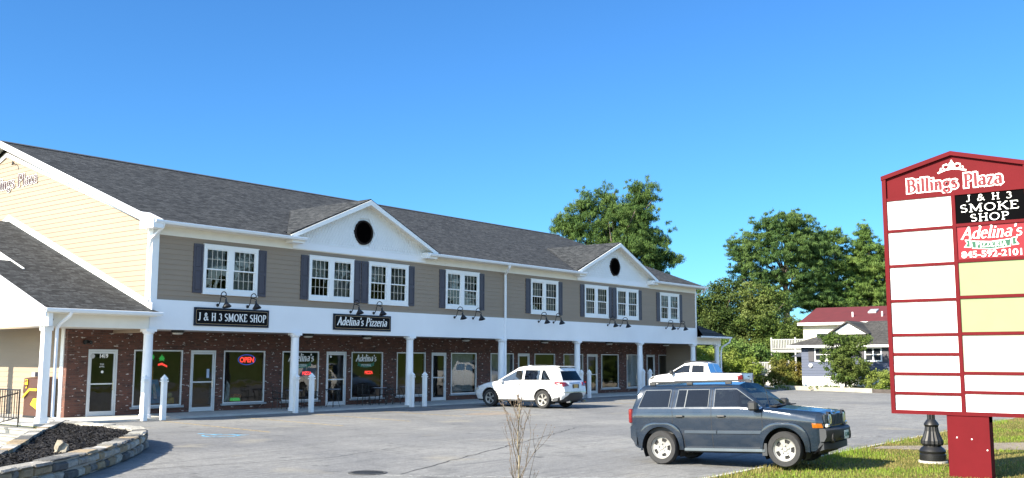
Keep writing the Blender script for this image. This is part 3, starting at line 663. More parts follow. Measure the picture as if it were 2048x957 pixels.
for k, a, b, z0, z1 in OP:
    mb.quad((a, YB, z0), (a, YB, z1), (a, YB+.2, z1), (a, YB+.2, z0)); mb.quad((b, YB+.2, z0), (b, YB+.2, z1), (b, YB, z1), (b, YB, z0)); mb.quad((a, YB, z1), (b, YB, z1), (b, YB+.2, z1), (a, YB+.2, z1)); mb.quad((a, YB+.2, z0), (b, YB+.2, z0), (b, YB, z0), (a, YB, z0))
mb.quad((bx1, YB, .05), (bx1, 45, .05), (bx1, 45, zt), (bx1, YB, zt)); mb.quad((bx0, YB+.22, .05), (bx0, YB, .05), (bx0, YB, zt), (bx0, YB+.22, zt))
mb.build('brick_wall', BRICK, B)
mb = MB(); siding_side(mb, [(YB+.42, -.8), (45, -.8), (45, 3.2), (YB+.42, 3.2)], 17.62); mb.build('porch_wall', SIDING, B)
mb = MB(); mb.box(17.585, 17.64, YB+.2, YB+.42, .05, 3.2); mb.build_each('corner_board', WHITE, B)
mb = MB(); mb.box(15.3, 63.6, 31.2, YB+.01, -.9, .06); mb.box(15.3, 17.7, YB+.01, 40, -.9, .055); struct(mb.build('walkway', CONC))
mb = MB(); mb.box(15.5, 62.9, YF+.1, YB+.01, 3.13, 3.17); mb.build('arcade_ceiling', M('arcade_soffit', (.42, .40, .37), .7), B)
FLOORM = M('shop_floor', (.16, .15, .14), .5, var=.2, scale=.8); SHOPW = M('shop_wall', (.20, .19, .17), .9, var=.3, scale=.6)
mb = MB(); x0, x1 = 17.8, 62.6
mb.quad((x0, YB+.2, .06), (x1, YB+.2, .06), (x1, 40.5, .06), (x0, 40.5, .06), 0); mb.quad((x0, 40.5, .06), (x1, 40.5, .06), (x1, 40.5, 2.9), (x0, 40.5, 2.9), 1); mb.quad((x0, YB+.2, 2.9), (x0, 40.5, 2.9), (x1, 40.5, 2.9), (x1, YB+.2, 2.9), 1)
for x in (17.8, 20.0, 26.5, 33.3, 40.1, 47, 53.8, 60.6, 62.6): mb.quad((x, YB+.2, .06), (x, 40.5, .06), (x, 40.5, 2.9), (x, YB+.2, 2.9), 1)
mb.build('shop_interior', [FLOORM, SHOPW], B)
SHOPTX = {}
for i, (k, a, b, z0, z1) in enumerate(OP):
    t = .05
    if k == 'w':
        mb = MB(); y0, y1 = YB-.02, YB+.07
        mb.box(a, b, y0, y1, z1-t, z1); mb.box(a, b, y0, y1, z0, z0+t); mb.box(a, a+t, y0, y1, z0+t, z1-t); mb.box(b-t, b, y0, y1, z0+t, z1-t)
        w = mb.build('shop_window', ALU, B)
        mb = MB(); mb.quad((a+t, YB+.03, z0+t), (b-t, YB+.03, z0+t), (b-t, YB+.03, z1-t), (a+t, YB+.03, z1-t)); mb.build('pane', GLASS, w)
        mb = MB(); mb.box(a-.08, b+.08, YB-.09, YB+.03, z0-.075, z0-.003); mb.build('sill', M('grey_sill', (.33, .35, .37), .7), w)
        SHOPTX[i] = w
    else:
        mb = MB(); y0, y1 = YB-.03, YB+.08
        mb.box(a, b, y0, y1, z1-.07, z1); mb.box(a, a+.05, y0, y1, z0, z1-.07); mb.box(b-.05, b, y0, y1, z0, z1-.07)
        w = mb.build('shop_door', ALU, B); aa, bb, y0, y1 = a+.055, b-.055, YB+.0, YB+.045
        mb = MB(); mb.box(aa, bb, y0, y1, z0+.01, z0+.17); mb.box(aa, bb, y0, y1, z1-.15, z1-.075); mb.box(aa, aa+.075, y0, y1, z0+.17, z1-.15); mb.box(bb-.075, bb, y0, y1, z0+.17, z1-.15); mb.box(aa+.075, bb-.075, y0+.001, y1, 1.17, 1.22); mb.build('door_leaf', ALU, w)
        mb = MB(); mb.quad((aa+.07, YB+.02, z0+.16), (bb-.07, YB+.02, z0+.16), (bb-.07, YB+.02, z1-.14), (aa+.07, YB+.02, z1-.14)); mb.build('pane', GLASS, w)
        mb = MB(); mb.tube([(bb-.10, YB-.01, .95), (bb-.10, YB-.05, .97), (bb-.10, YB-.05, 1.28), (bb-.10, YB-.01, 1.3)], .014); mb.build('handle', CHROME, w); SHOPTX[i] = w
# columns
COLX = [19.33, 25.79, 32.32, 38.86, 45.53, 52.18, 58.88, 62.30]
for x in COLX:
    mb = MB(); y = YF+.05; mb.lathe([(.20, .0), (.20, .12), (.175, .14), (.172, 1.2), (.155, 2.85), (.155, 2.9)], (x, y, .06), seg=24)
    mb.box(x-.20, x+.20, y-.20, y+.20, 3.03, 3.125); mb.lathe([(.155, 2.88), (.20, 2.93), (.20, 2.97)], (x, y, .06), seg=24); mb.build('column', STUCCO, B, smooth=True)
# downspouts
def spout(pts, name='downspout', r=.045):
    mb = MB(); mb.tube(pts, r, 4); return mb.build(name, STUCCO, B)
spout([(38.75, 30.93, 6.8), (38.75, 30.95, 6.68), (39.0, YF-.09, 6.35), (39.0, YF-.09, 6.1), (39.0, YF-.10, .1)], r=.065)
spout([(19.36, 30.93, 6.8), (19.34, 30.97, 6.66), (19.24, YF-.02, 6.3), (19.22, YF+.12, 6.0), (19.22, YF+.12, 4.25), (19.2, YF-.0, 4.1)], r=.05)
spout([(59.6, 30.93, 6.8), (59.6, 31, 6.6), (59.42, YF+.2, 6.3), (59.42, YF+.2, 4.4)], r=.05)
# ------------------------------------------------------------------ low wing on the left with its porch
def zw(y): return 3.67+.364*(y-31.0)
mb = MB(); th = .09
def slab(mb, x0, x1, ya, yb, m=0): mb.prism([(x0, ya, zw(ya)), (x0, yb, zw(yb)), (x0, yb, zw(yb)-th), (x0, ya, zw(ya)-th)], (x1-x0, 0, 0), m)
slab(mb, 15.42, 16.72, 31.0, 35.62); slab(mb, 16.72, 19.29, 31.0, 42.4)
mb.prism([(16.72, 42.4, zw(42.4)), (16.72, 53.8, 3.67), (16.72, 53.8, 3.58), (16.72, 42.4, zw(42.4)-th)], (2.57, 0, 0))
mb.prism([(19.29, 31.0, zw(31)), (19.48, 31.0, zw(31)), (19.29, 31.42, zw(31.42))], (0, 0, -.08))
wr = mb.build('wing_roof', SHX, B)
mb = MB(); mb.prism([(19.255, 31.3, zw(31.3)+.005), (19.255, 42.5, zw(42.5)+.005), (19.255, 42.5, zw(42.5)+.25), (19.255, 31.3, zw(31.3)+.24)], (.04, 0, 0))
mb.prism([(19.255, 53.5, zw(31.3)+.005), (19.255, 42.5, zw(42.5)+.005), (19.255, 42.5, zw(42.5)+.25), (19.255, 53.5, zw(31.3)+.24)], (.04, 0, 0)); mb.build_each('flashing_board', WHITE, B)
mb = MB(); mb.prism([(15.36, 30.95, zw(30.95)+.01), (15.36, 36.0, zw(36.0)+.01), (15.36, 36.0, zw(36)-.25), (15.36, 30.95, zw(30.95)-.25)], (.055, 0, 0)); mb.build('porch_rake', WHITE, wr)
mb = MB(); mb.prism([(15.52, 31.05, 3.12), (15.52, 31.05, zw(31.05)-.1), (15.52, 36.3, zw(36.3)-.1), (15.52, 41.5, zw(31.05)-.1), (15.52, 41.5, 3.12)], (.14, 0, 0)); mb.build('porch_pediment', WHITE, wr)
mb = MB(); slab(mb, 15.42, 16.72, 35.62, 36.3); mb.prism([(15.42, 36.3, zw(36.3)), (15.42, 41.6, zw(31.0)), (15.42, 41.6, zw(31)-.08), (15.42, 36.3, zw(36.3)-.08)], (1.3, 0, 0)); mb.build('porch_roof', SHX, wr)
mb = MB(); siding_side(mb, [(35.62, zw(35.62)), (42.4, zw(42.4)-.05), (49.2, zw(35.62))], 16.80); mb.build('wing_gable', SIDING, wr)
mb = MB(); mb.prism([(16.62, 35.3, zw(35.3)+.03), (16.62, 42.4, zw(42.4)+.03), (16.62, 42.4, zw(42.4)-.22), (16.62, 35.9, zw(35.9)-.22), (16.62, 35.3, zw(35.3)-.02)], (.06, 0, 0)); mb.build_each('wing_rake', WHITE, wr)
mb = MB(); gutter(mb, 15.36, 19.47, 30.93, 3.69); mb.build('gutter', M('gutter_enamel', (.72, .75, .78)), wr)
mb = MB(); mb.box(15.5, 19.26, YF-.06, YF+.12, 3.12, 3.56); mb.box(15.4, 19.3, 31.02, YF-.06, 3.54, 3.58); mb.build_each('porch_beam', CREAM, wr)
mb = MB(); mb.box(15.60, 15.84, 31.42, 31.66, .06, 3.10); mb.box(15.57, 15.87, 31.39, 31.69, .06, .24); mb.box(15.57, 15.87, 31.39, 31.69, 2.98, 3.115); mb.build('porch_post', WHITE, B)
mb = MB(); mb.box(15.48, 15.80, 38.2, 38.52, -.7, 3.10); mb.build('porch_post', WHITE, B)
spout([(16.2, 30.93, 3.58), (16.18, 31.0, 3.46), (16.02, 31.3, 3.2), (15.97, 31.36, 3.05), (15.97, 31.36, .25), (16.15, 31.2, .12)], r=.055)
# ------------------------------------------------------------------ porch roof on the right end
mb = MB(); A_, B_, C_, D_ = (59.32, 31.55, 4.42), (59.32, 44, 4.42), (63.3, 44, 3.64), (63.3, 31.0, 3.64)
mb.add([A_, B_, C_, D_], [(0, 3, 2, 1)]); mb.add([(59.36, 31.0, 3.64), D_, A_], [(0, 1, 2)]); rr = mb.build('end_porch_roof', SHY, B)
mb = MB(); gutter(mb, 59.1, 63.35, 30.93, 3.66); mb.build('gutter', M('gutter_enamel', (.72, .75, .78)), rr)
mb = MB(); mb.box(59.33, 62.75, YF-.05, YF+.12, 3.12, 3.56); mb.box(62.6, 62.75, YF+.12, 44, 3.12, 3.56); mb.box(59.33, 63.3, 31.02, 44, 3.565, 3.6); mb.build_each('porch_beam', CREAM, rr)
spout([(63.2, 30.95, 3.56), (63.15, 31.0, 3.3), (62.7, 31.35, 2.95), (62.62, 31.4, 2.6), (62.62, 31.4, .2)], r=.055)

# ------------------------------------------------------------------ lettering and little things fixed to the building
g = root('gable_lettering', 'plum and white raised lettering Billings Plaza on the beige gable wall', 'lettering', (19.27, 42.3, 9.26))
tw = text_width('Billings Plaza', .03)
for word, k in (('Billings', -1), ('Plaza', 1)):
    off_ = k*(tw-text_width(word, .03))/2*1.22*.50
    for nm, grow, dep, m in (('white_outline', .045, .012, LEGEND), ('letters', 0, .022, M('plum_lettering', (.045, .014, .022), .6))):
        mb = MB(); write(mb, word, (19.27, 42.32-off_, 9.26), (0, -1, 0), (0, 0, 1), .50, T=.19, t=.06, sx=1.22, track=.03, grow=grow, depth=dep); mb.build(nm, m, g)
gl = root('gable_lamp', 'small black hooked lamp high under the peak of the beige gable', 'wall lamp', (19.27, 42.15, 10.3))
mb = MB(); mb.tube([(19.27, 42.25, 10.26), (19.2, 42.2, 10.32), (19.1, 42.1, 10.34), (19.06, 42.0, 10.26)], .022); mb.build('arm', BLACK, gl)
mb = MB(); mb.lathe([(.02, .05), (.05, -.04), (.045, -.05), (0, -.03)], (19.06, 41.98, 10.22), seg=12); mb.build('shade', BLACK, gl)

# ------------------------------------------------------------------ shop signs and gooseneck lamps on the white band
GOLD = M('dull_gold_line', (.35, .25, .14), .4, .3); SIGNBLK = M('black_signboard', (.004, .004, .005), .6, var=.2, spec=.12); SIGNEDGE = M('navy_sign_edge', (.015, .02, .032), .6, spec=.2)
def shop_sign(x0, x1, z0, z1, label, fn):
    g = root('shop_sign', label, 'shop sign', ((x0+x1)/2, YF-.06, z0)); y = YF-.058
    mb = MB(); mb.bbox(x0, x1, y-.05, y, z0, z1, .008); mb.build('board', SIGNEDGE, g)
    mb = MB(); a = .07
    mb.add([(px, y-.0535, pz) for px, pz in rrect(x0+a, x1-a, z0+a, z1-a, .06)], [tuple(range(32))]); mb.build('border_line', GOLD, g)
    mb = MB(); a += .016; mb.add([(px, y-.0565, pz) for px, pz in rrect(x0+a, x1-a, z0+a, z1-a, .05)], [tuple(range(32))]); mb.build('panel', SIGNBLK, g)
    mb = MB(); fn(mb, (x0+x1)/2, y-.057, z0, z1); mb.build('lettering', LEGEND, g)
def rrect(x0, x1, z0, z1, r):
    out = []
    for cx, cz, a in ((x1-r, z0+r, -90), (x1-r, z1-r, 0), (x0+r, z1-r, 90), (x0+r, z0+r, 180)):
        out += [(cx+r*math.cos(R(a+90*i/7)), cz+r*math.sin(R(a+90*i/7))) for i in range(8)]
    return out
X, Z = (1, 0, 0), (0, 0, 1)
shop_sign(21.03, 24.36, 3.29, 3.96, 'black signboard lettered J & H 3 SMOKE SHOP on the white band', lambda mb, xc, y, z0, z1: write(mb, 'J & H 3 SMOKE SHOP', (xc, y, z0+.20), X, Z, .27, T=.15, t=.06, sx=.86, track=.06, grow=.01))
shop_sign(27.65, 30.97, 3.30, 3.97, "black signboard lettered Adelina's Pizzeria on the white band", lambda mb, xc, y, z0, z1: write(mb, "Adelina's Pizzeria", (xc-.05, y, z0+.21), X, Z, .33, T=.17, t=.06, sx=.95, shear=.22, track=.02, grow=.008))
LX = [(22.03, 'left lamp above the smoke shop signboard'), (23.37, 'right lamp above the smoke shop signboard'), (28.62, 'left lamp above the pizzeria signboard'), (29.95, 'right lamp above the pizzeria signboard'),
      (35.2, 'left one between the pizzeria sign and the middle downspout'), (36.54, 'right one between the pizzeria sign and the middle downspout'), (41.83, 'left one just right of the middle downspout'), (43.15, 'right one just right of the middle downspout'),
      (48.46, 'left one below the far round vent'), (49.81, 'right one below the far round vent'), (55.18, 'next to last towards the far corner'), (56.72, 'last one nearest the far corner')]
def sign_lamp():
    g = root('sign_lamp', 'x', 'wall lamp', (0, 0, 0))
    mb = MB(); mb.lathe([(0, -.05), (.06, -.05), (.075, -.02), (.075, 0)], (0, 0, 0), 'y', 16); mb.build('wall_plate', BLACK, g, True, True)
    mb = MB(); pts = [(0, -.03, 0), (0, -.14, .06), (0, -.20, .18), (0, -.24, .36)]+[(0, -.44-.20*math.cos(R(a)), .42+.17*math.sin(R(a))) for a in range(0, 181, 20)]+[(0, -.65, .30), (0, -.66, .17)]
    mb.tube(pts, .022, 8); mb.build('arm', BLACK, g, True, True)
    mb = MB(); prof = [(.0, .20), (.04, .20), (.05, .10), (.06, .06), (.20, -.14), (.205, -.16), (.19, -.155), (.05, .03), (0, .04)]
    mb.lathe(prof, (0, 0, 0), 'z', 20); rot = Matrix.Rotation(R(-16), 4, 'X')
    mb.v = [tuple(rot @ Vector(p)+Vector((0, -.665, .05))) for p in mb.v]; mb.build('shade', BLACK, g, True, True); return g
lp = sign_lamp()
for i, (x, t) in enumerate(LX):
    o = lp if i == 0 else copy_tree(lp); o.location = (x, YF-.056, 4.07); o.scale = (.82, .82, .82)
    o['label'] = 'black gooseneck '+('lamp, ' if 'lamp' not in t else '')+t; o['group'] = 'gooseneck lamps over the white band'

# ------------------------------------------------------------------ white posts along the edge of the walk
def post():
    g = root('post', 'x', 'post', (0, 0, 0)); mb = MB(); r = .078
    mb.box(-r, r, -r, r, 0, 1.30); o = mb.build('shaft', WHITE, g, local=True)
    mb = MB(); mb.box(-r-.03, r+.03, -r-.03, r+.03, 1.30, 1.34); mb.box(-r+.01, r-.01, -r+.01, r-.01, 1.34, 1.38)
    b = r+.02; mb.add([(-b, -b, 1.38), (b, -b, 1.38), (b, b, 1.38), (-b, b, 1.38), (-b*.9, -b*.9, 1.42), (b*.9, -b*.9, 1.42), (b*.9, b*.9, 1.42), (-b*.9, b*.9, 1.42), (0, 0, 1.56)], [(0, 1, 5, 4), (1, 2, 6, 5), (2, 3, 7, 6), (3, 0, 4, 7), (4, 5, 8), (5, 6, 8), (6, 7, 8), (7, 4, 8)]); mb.build('finial', WHITE, g, local=True)
    return g
PX = [(18.98, 31.03, 'first from the left, in front of the corner column'), (19.68, 31.0, 'in front of the first smoke shop window'), (25.50, 31.05, 'before the column between smoke shop and pizzeria'), (26.28, 31.05, 'right of the column beside the pizzeria window'),
      (31.99, 31.05, 'in front of the column right of the pizzeria tables'), (32.80, 31.05, 'just right of the column past the pizzeria tables'), (45.19, 31.05, 'half hidden at the tail of the white SUV'), (45.96, 31.05, 'just clear of the rear of the white SUV'), (51.72, 31.05, 'in front of the column left of the pickup nose'), (52.51, 31.05, 'nearest the nose of the white pickup')]
p0 = post()
for i, (x, y, t) in enumerate(PX):
    o = p0 if i == 0 else copy_tree(p0); o.location = (x, y, .0); o['label'] = 'white wooden post with pointed cap, '+t; o['group'] = 'white posts along the walkway edge'

# ------------------------------------------------------------------ things in the shop windows
def flat(name, label, cat, pts, mat, y=YB+.06, th=.02, group=None):
    xs = [p[0] for p in pts]; zs = [p[1] for p in pts]; mb = MB(); mb.prism([(a, y, b) for a, b in pts], (0, th, 0))
    return tag(mb.build(name, mat, loc=(sum(xs)/len(xs), y, min(zs))), label, cat, group)
def glow(name, col, e): return M(name, col, .5, emit=e, var=.05)
NRED, NBLU, NGRN = glow('neon_red', (1, .06, .05), .45), glow('neon_blue', (.05, .09, .6), .25), glow('neon_green', (.03, .4, .08), .22)
g = root('neon_sign', 'red lit OPEN sign in a blue oval in the second smoke shop window', 'neon sign', (25.2, YB+.12, 1.95))
mb = MB(); mb.tube([(25.25+.42*math.cos(a), YB+.10, 2.06+.20*math.sin(a)) for a in [i*math.pi/16 for i in range(33)]], .016, 6); mb.build('oval_tube', NBLU, g)
font_mesh('letters', 'OPEN', (25.25, YB+.09, 1.96), X, Z, .20, NRED, g, .95, .012)
ICONP = [(0, 0), (.05, .02), (.13, -.03), (.1, .06), (.17, .1), (.1, .13), (.11, .2), (.05, .18), (0, .3), (-.05, .18), (-.11, .2), (-.1, .13), (-.17, .1), (-.1, .06), (-.13, -.03), (-.05, .02)]
for (x, z, t) in ((20.95, 2.08, 'left'), (21.38, 2.02, 'right')):
    flat('leaf_light', 'green lit leaf shape, %s one in the first smoke shop window' % t, 'neon sign', [(x+a*.8, z+b*.8) for a, b in ICONP], NGRN, y=YB+.10, group='green lit leaves in the smoke shop window')
flat('red_light_bar', 'small red lit squiggle under the green leaf in the first shop window', 'neon sign', [(21.24, 1.9), (21.4, 1.94), (21.62, 1.83), (21.62, 1.77), (21.4, 1.86), (21.24, 1.83)], NRED, y=YB+.11)
flat('window_poster', 'orange and brown poster hanging in the first smoke shop window', 'poster', [(20.82, 1.32), (21.02, 1.32), (21.02, 1.82), (20.82, 1.82)], M('orange_poster', (.45, .22, .06), .6, var=.6, scale=9), y=YB+.06)
g = root('display_board', 'bright blue leaning display board in the first smoke shop window', 'display board', (21.2, YB+.4, .4))
mb = MB(); mb.prism([(20.95, YB+.25, .42), (21.62, YB+.25, .42), (21.5, YB+.5, 1.30), (20.93, YB+.5, 1.30)], (0, .03, 0)); mb.build('board', M('cyan_board', (.05, .32, .62), .5, var=.35, scale=5), g)
mb = MB(); mb.prism([(21.22, YB+.27, .6), (21.36, YB+.27, .6), (21.34, YB+.44, 1.15), (21.24, YB+.44, 1.15)], (0, .005, 0)); mb.build('bottle_picture', M('pale_picture', (.55, .62, .7), .5, var=.4, scale=12), g)
g = root('toy_figure', 'small yellow display box with a ball standing in the smoke shop window', 'display box', (21.9, YB+.3, .40))
mb = MB(); mb.bbox(21.75, 22.05, YB+.2, YB+.4, .40, .62, .02); mb.build('box', M('mustard_box', (.5, .32, .05), .6, var=.5, scale=8), g)
mb = MB(); mb.lathe([(.001, 0), (.08, .03), (.1, .1), (.08, .17), (.001, .2)], (21.9, YB+.3, .62), seg=14); mb.build('ball', M('pale_yellow_ball', (.5, .45, .2), .6, var=.3, scale=8), g, True)
mb = MB()
for k, (x, w) in enumerate(((24.18, .16), (24.36, .2))): mb.prism([(x, YB+.25, .4), (x+w, YB+.25, .4), (x+w*1.3, YB+.3, 1.05), (x+w*.5, YB+.3, 1.25)], (0, .03, 0))
tag(mb.build('folded_banners', M('black_white_banner', (.6, .6, .6), .7, var=.95, scale=6, stretch=(3, 1, .6)), loc=(24.3, YB+.25, .4)), 'black and white banners leaning in the second smoke shop window', 'banner')
flat('product_box', 'green lit product box at the bottom of the second smoke shop window', 'box', [(24.78, .4), (25.15, .4), (25.1, .52), (24.8, .52)], NGRN, y=YB+.3, th=.2)
flat('product_tray', 'orange product tray above the green box in the second shop window', 'box', [(24.8, .54), (25.18, .54), (25.2, .68), (24.82, .68)], M('orange_tray', (.55, .2, .05), .6, var=.7, scale=12), y=YB+.3, th=.2)
RIB = M('pizzeria_green', (.03, .17, .10), .5)
def pizza_decal(xc, sc, lab):
    g = root('window_decal', lab, 'window decal', (xc, YB+.02, 1.75), 'pizzeria window decals')
    mb = MB(); write(mb, "Adelina's", (xc, YB+.028, 2.0), X, Z, .32*sc, T=.18, t=.06, sx=.95, shear=.2, grow=.012, depth=.006); mb.build('lettering', LEGEND, g)
    mb = MB(); mb.prism([(xc+a*sc, YB+.024, 1.82+b*sc) for a, b in ((-.42, .08), (-.42, -.08), (0, -.12), (.42, -.08), (.42, .08), (0, .05))], (0, -.004, 0))
    for s in (-1, 1): mb.prism([(xc+s*a*sc, YB+.024, 1.82+b*sc) for a, b in ((.44, .12), (.58, .14), (.53, .05), (.58, -.03), (.44, -.05))][::s], (0, -.004, 0))
    mb.build('ribbon', RIB, g)
    mb = MB(); write(mb, 'PIZZERIA', (xc, YB+.016, 1.775), X, Z, .10*sc, T=.2, t=.1, track=.12, sx=1.05, depth=.004); mb.build('ribbon_lettering', LEGEND, g)
pizza_decal(28.0, 1, "white Adelina's lettering over a green ribbon on the window left of the pizzeria door"); pizza_decal(31.8, .92, "white Adelina's lettering over a green ribbon on the window right of the pizzeria door")
for x, t in ((28.4, 'left'), (32.05, 'right')):
    o = font_mesh('neon_sign', 'PIZZA', (x, YB+.10, 1.42), X, Z, .13, NRED, None, 1, .01); tag(o, 'small red lit PIZZA sign in the window %s of the pizzeria door' % t, 'neon sign', 'red pizza lights')
g = root('hanging_sign', 'tall narrow amber sign hanging inside the pizzeria door', 'door sign', (29.72, YB+.08, 1.05))
mb = MB(); mb.box(29.60, 29.86, YB+.07, YB+.08, 1.08, 1.86); mb.build('panel', M('dark_amber_panel', (.10, .05, .01), .5), g)
mb = MB()
for k in range(7):
    z = 1.12+k*.105; mb.box(29.62, 29.84, YB+.062, YB+.068, z, z+.03); mb.box(29.62+.07*(k % 3), 29.66+.07*(k % 3), YB+.061, YB+.0695, z+.0305, z+.085)
mb.build('bars', M('amber_bars', (.62, .36, .04), .5), g)
# vertical blinds, curtains in the plain windows
for i, kind in ((9, 'b'), (10, 's'), (13, 'y'), (15, 'c'), (16, 'b')):
    k, a, b, z0, z1 = OP[i]; mb = MB(); n = 22 if kind in 'b' else 30; x0 = a+.08; x1 = b-.08 if kind != 'c' else a+.5
    if kind == 'c': n = 9
    for q in range(n):
        xa = x0+(x1-x0)*q/n; xb = x0+(x1-x0)*(q+.82)/n; dy = .03 if q % 2 else .0
        mb.quad((xa, YB+.18+dy, z0+.1), (xb, YB+.20-dy, z0+.1), (xb, YB+.20-dy, z1-.06), (xa, YB+.18+dy, z1-.06))
    mb.build('blind', {'b': BLIND, 's': SHEER, 'y': M('ochre_curtain', (.30, .26, .14), .9, var=.3), 'c': BLIND}[kind], SHOPTX[i])
# text on the first door, notices
font_mesh('house_number', '1419', (18.98, YB+.01, 2.12), X, Z, .14, LEGEND, SHOPTX[0], .85, .008)
mb = MB(); mb.lathe([(.001, 0), (.085, 0), (.085, -.006), (.001, -.006)], (18.56, YB-.0, 2.18), 'y', 20); mb.build('round_sticker', M('grey_sticker', (.45, .45, .45)), SHOPTX[0])
font_mesh('door_notice', 'TOP\nLEVEL', (18.93, YB+.01, 1.86), X, Z, .055, LEGEND, SHOPTX[0])
mb = MB(); mb.lathe([(.001, 0), (.05, 0), (.05, -.006), (.001, -.006)], (18.95, YB+.005, 1.62), 'y', 16); mb.build('round_sticker', LEGEND, SHOPTX[0])
mb = MB(); mb.lathe([(.001, 0), (.05, 0), (.05, -.006), (.001, -.006)], (29.66, YB+.005, 2.2), 'y', 16); mb.build('round_sticker', LEGEND, SHOPTX[5])
mb = MB(); mb.box(23.3, 23.42, YB+.0, YB+.012, 1.35, 1.7); mb.build('notice', M('pale_blue_notice', (.35, .45, .6)), SHOPTX[2])
# ceiling lights under the arcade, wall lamp, camera
AR = [(20.9, 'left of the first signboard'), (27.0, 'at the pizzeria window'), (30.3, 'over the pizzeria door'), (36.9, 'right of the pizzeria tables'), (43.4, 'behind the white SUV'), (49.8, 'behind the tall posts beside the SUV'), (56.5, 'over the pickup')]
for i, (x, t) in enumerate(AR):
    g = root('ceiling_light', 'shallow round light under the arcade ceiling, '+t, 'ceiling light', (x, 32.2, 3.0), 'arcade ceiling lights')
    mb = MB(); mb.lathe([(.24, .13), (.24, .04), (.2, .03)], (x, 32.2, 3.0), seg=20); mb.build('housing', BLACK, g)
    mb = MB(); mb.lathe([(.2, .04), (.17, -.02), (.001, -.04)], (x, 32.2, 3.0), seg=20); mb.build('diffuser', M('milky_diffuser', (.55, .54, .5), .4), g)
g = root('wall_floodlight', 'black twin floodlight on the brick above door 1419', 'wall lamp', (18.3, YB, 2.65))
mb = MB(); mb.bbox(18.2, 18.36, YB-.06, YB, 2.62, 2.75); mb.build('mount', BLACK, g)
for s in (-1, 1):
    mb = MB(); mb.lathe([(.03, .1), (.07, -.02), (.06, -.05), (.001, -.05)], (18.28+s*.11, YB-.13, 2.66), 'y', 12); mb.build('lamp_head', BLACK, g)
g = root('security_camera', 'white dome camera with a black eye on the porch beam corner', 'camera', (15.75, 31.4, 3.3))
mb = MB(); mb.lathe([(.06, .06), (.075, 0), (.06, -.05), (.001, -.08)], (15.72, 31.38, 3.34), 'y', 14); mb.build('body', WHITE, g, True)
mb = MB(); mb.lathe([(.001, -.10), (.045, -.085), (.05, -.04)], (15.75, 31.36, 3.33), 'y', 14); mb.build('lens', BLACK, g, True)

# ------------------------------------------------------------------ cafe tables and chairs under the arcade
CLOTH = M('patterned_table_top', (.42, .47, .55), .6, var=.6, scale=14)
def table():
    g = root('cafe_table', 'x', 'table', (0, 0, 0)); mb = MB(); mb.lathe([(.001, .735), (.33, .735), (.34, .75), (.33, .765), (.001, .765)], seg=24); mb.build('table_top', CLOTH, g, local=True)
    mb = MB(); mb.lathe([(.345, .735), (.355, .75), (.345, .76)], seg=24); mb.build('rim', BLACK, g, local=True)
    for a in (45, 135, 225, 315):
        mb = MB(); c, s = math.cos(R(a)), math.sin(R(a)); mb.tube([(c*.29, s*.29, .74), (c*.14, s*.14, .42), (c*.3, s*.3, 0)], .011, 6); mb.build('leg', BLACK, g, local=True)
    return g
def chair():
    g = root('cafe_chair', 'x', 'chair', (0, 0, 0))
    mb = MB(); mb.bbox(-.2, .2, -.2, .2, .43, .46, .008); mb.build('seat', BLACK, g, local=True)
    mb = MB(); mb.tube([(-.2, .2, .45), (-.2, .24, .9), (.2, .24, .9), (.2, .2, .45)], .014, 6); mb.tube([(-.2, .23, .72), (.2, .23, .72)], .01, 6)
    for k in (-.1, 0, .1): mb.tube([(k, .21, .46), (k, .24, .9)], .007, 5)
    mb.tube([(-.2, .2, .66), (-.22, -.12, .66), (-.2, -.18, .45)], .011, 6); mb.tube([(.2, .2, .66), (.22, -.12, .66), (.2, -.18, .45)], .011, 6); mb.build('backrest', BLACK, g, local=True)
    for x in (-1, 1):
        for y in (-1, 1): mb = MB(); mb.tube([(x*.18, y*.18, .44), (x*.22, y*.22, 0)], .013, 6); mb.build('leg', BLACK, g, local=True)
    return g
t0, c0 = table(), chair()
TB = [(26.75, 32.7, 'behind the post left of the pizzeria door'), (28.75, 32.55, 'touching the left side of the pizzeria door'), (31.5, 32.6, 'under the pizzeria window right of the door'), (33.35, 32.7, 'rightmost, left of the third column')]
for i, (x, y, t) in enumerate(TB):
    o = t0 if i == 0 else copy_tree(t0); o.location = (x, y, .06); o['label'] = 'black metal cafe table with pale patterned top, '+t; o['group'] = 'cafe tables outside the pizzeria'
CH = [(26.1, 32.8, 80, 'left of the leftmost table'), (27.4, 32.9, -75, 'right of the leftmost table'), (28.1, 32.95, 60, 'left of the table by the pizzeria door'), (30.85, 32.9, 80, 'left of the table under the pizzeria window'), (31.5, 33.25, 5, 'behind the table under the pizzeria window'), (32.2, 32.9, -85, 'right of the table under the pizzeria window'), (32.75, 32.95, 85, 'left of the rightmost table'), (34.0, 32.9, -80, 'right of the rightmost table')]
for i, (x, y, a, t) in enumerate(CH):
    o = c0 if i == 0 else copy_tree(c0); o.location = (x, y, .06); o.rotation_euler = (0, 0, R(a)); o['label'] = 'black metal cafe chair, '+t; o['group'] = 'cafe chairs outside the pizzeria'

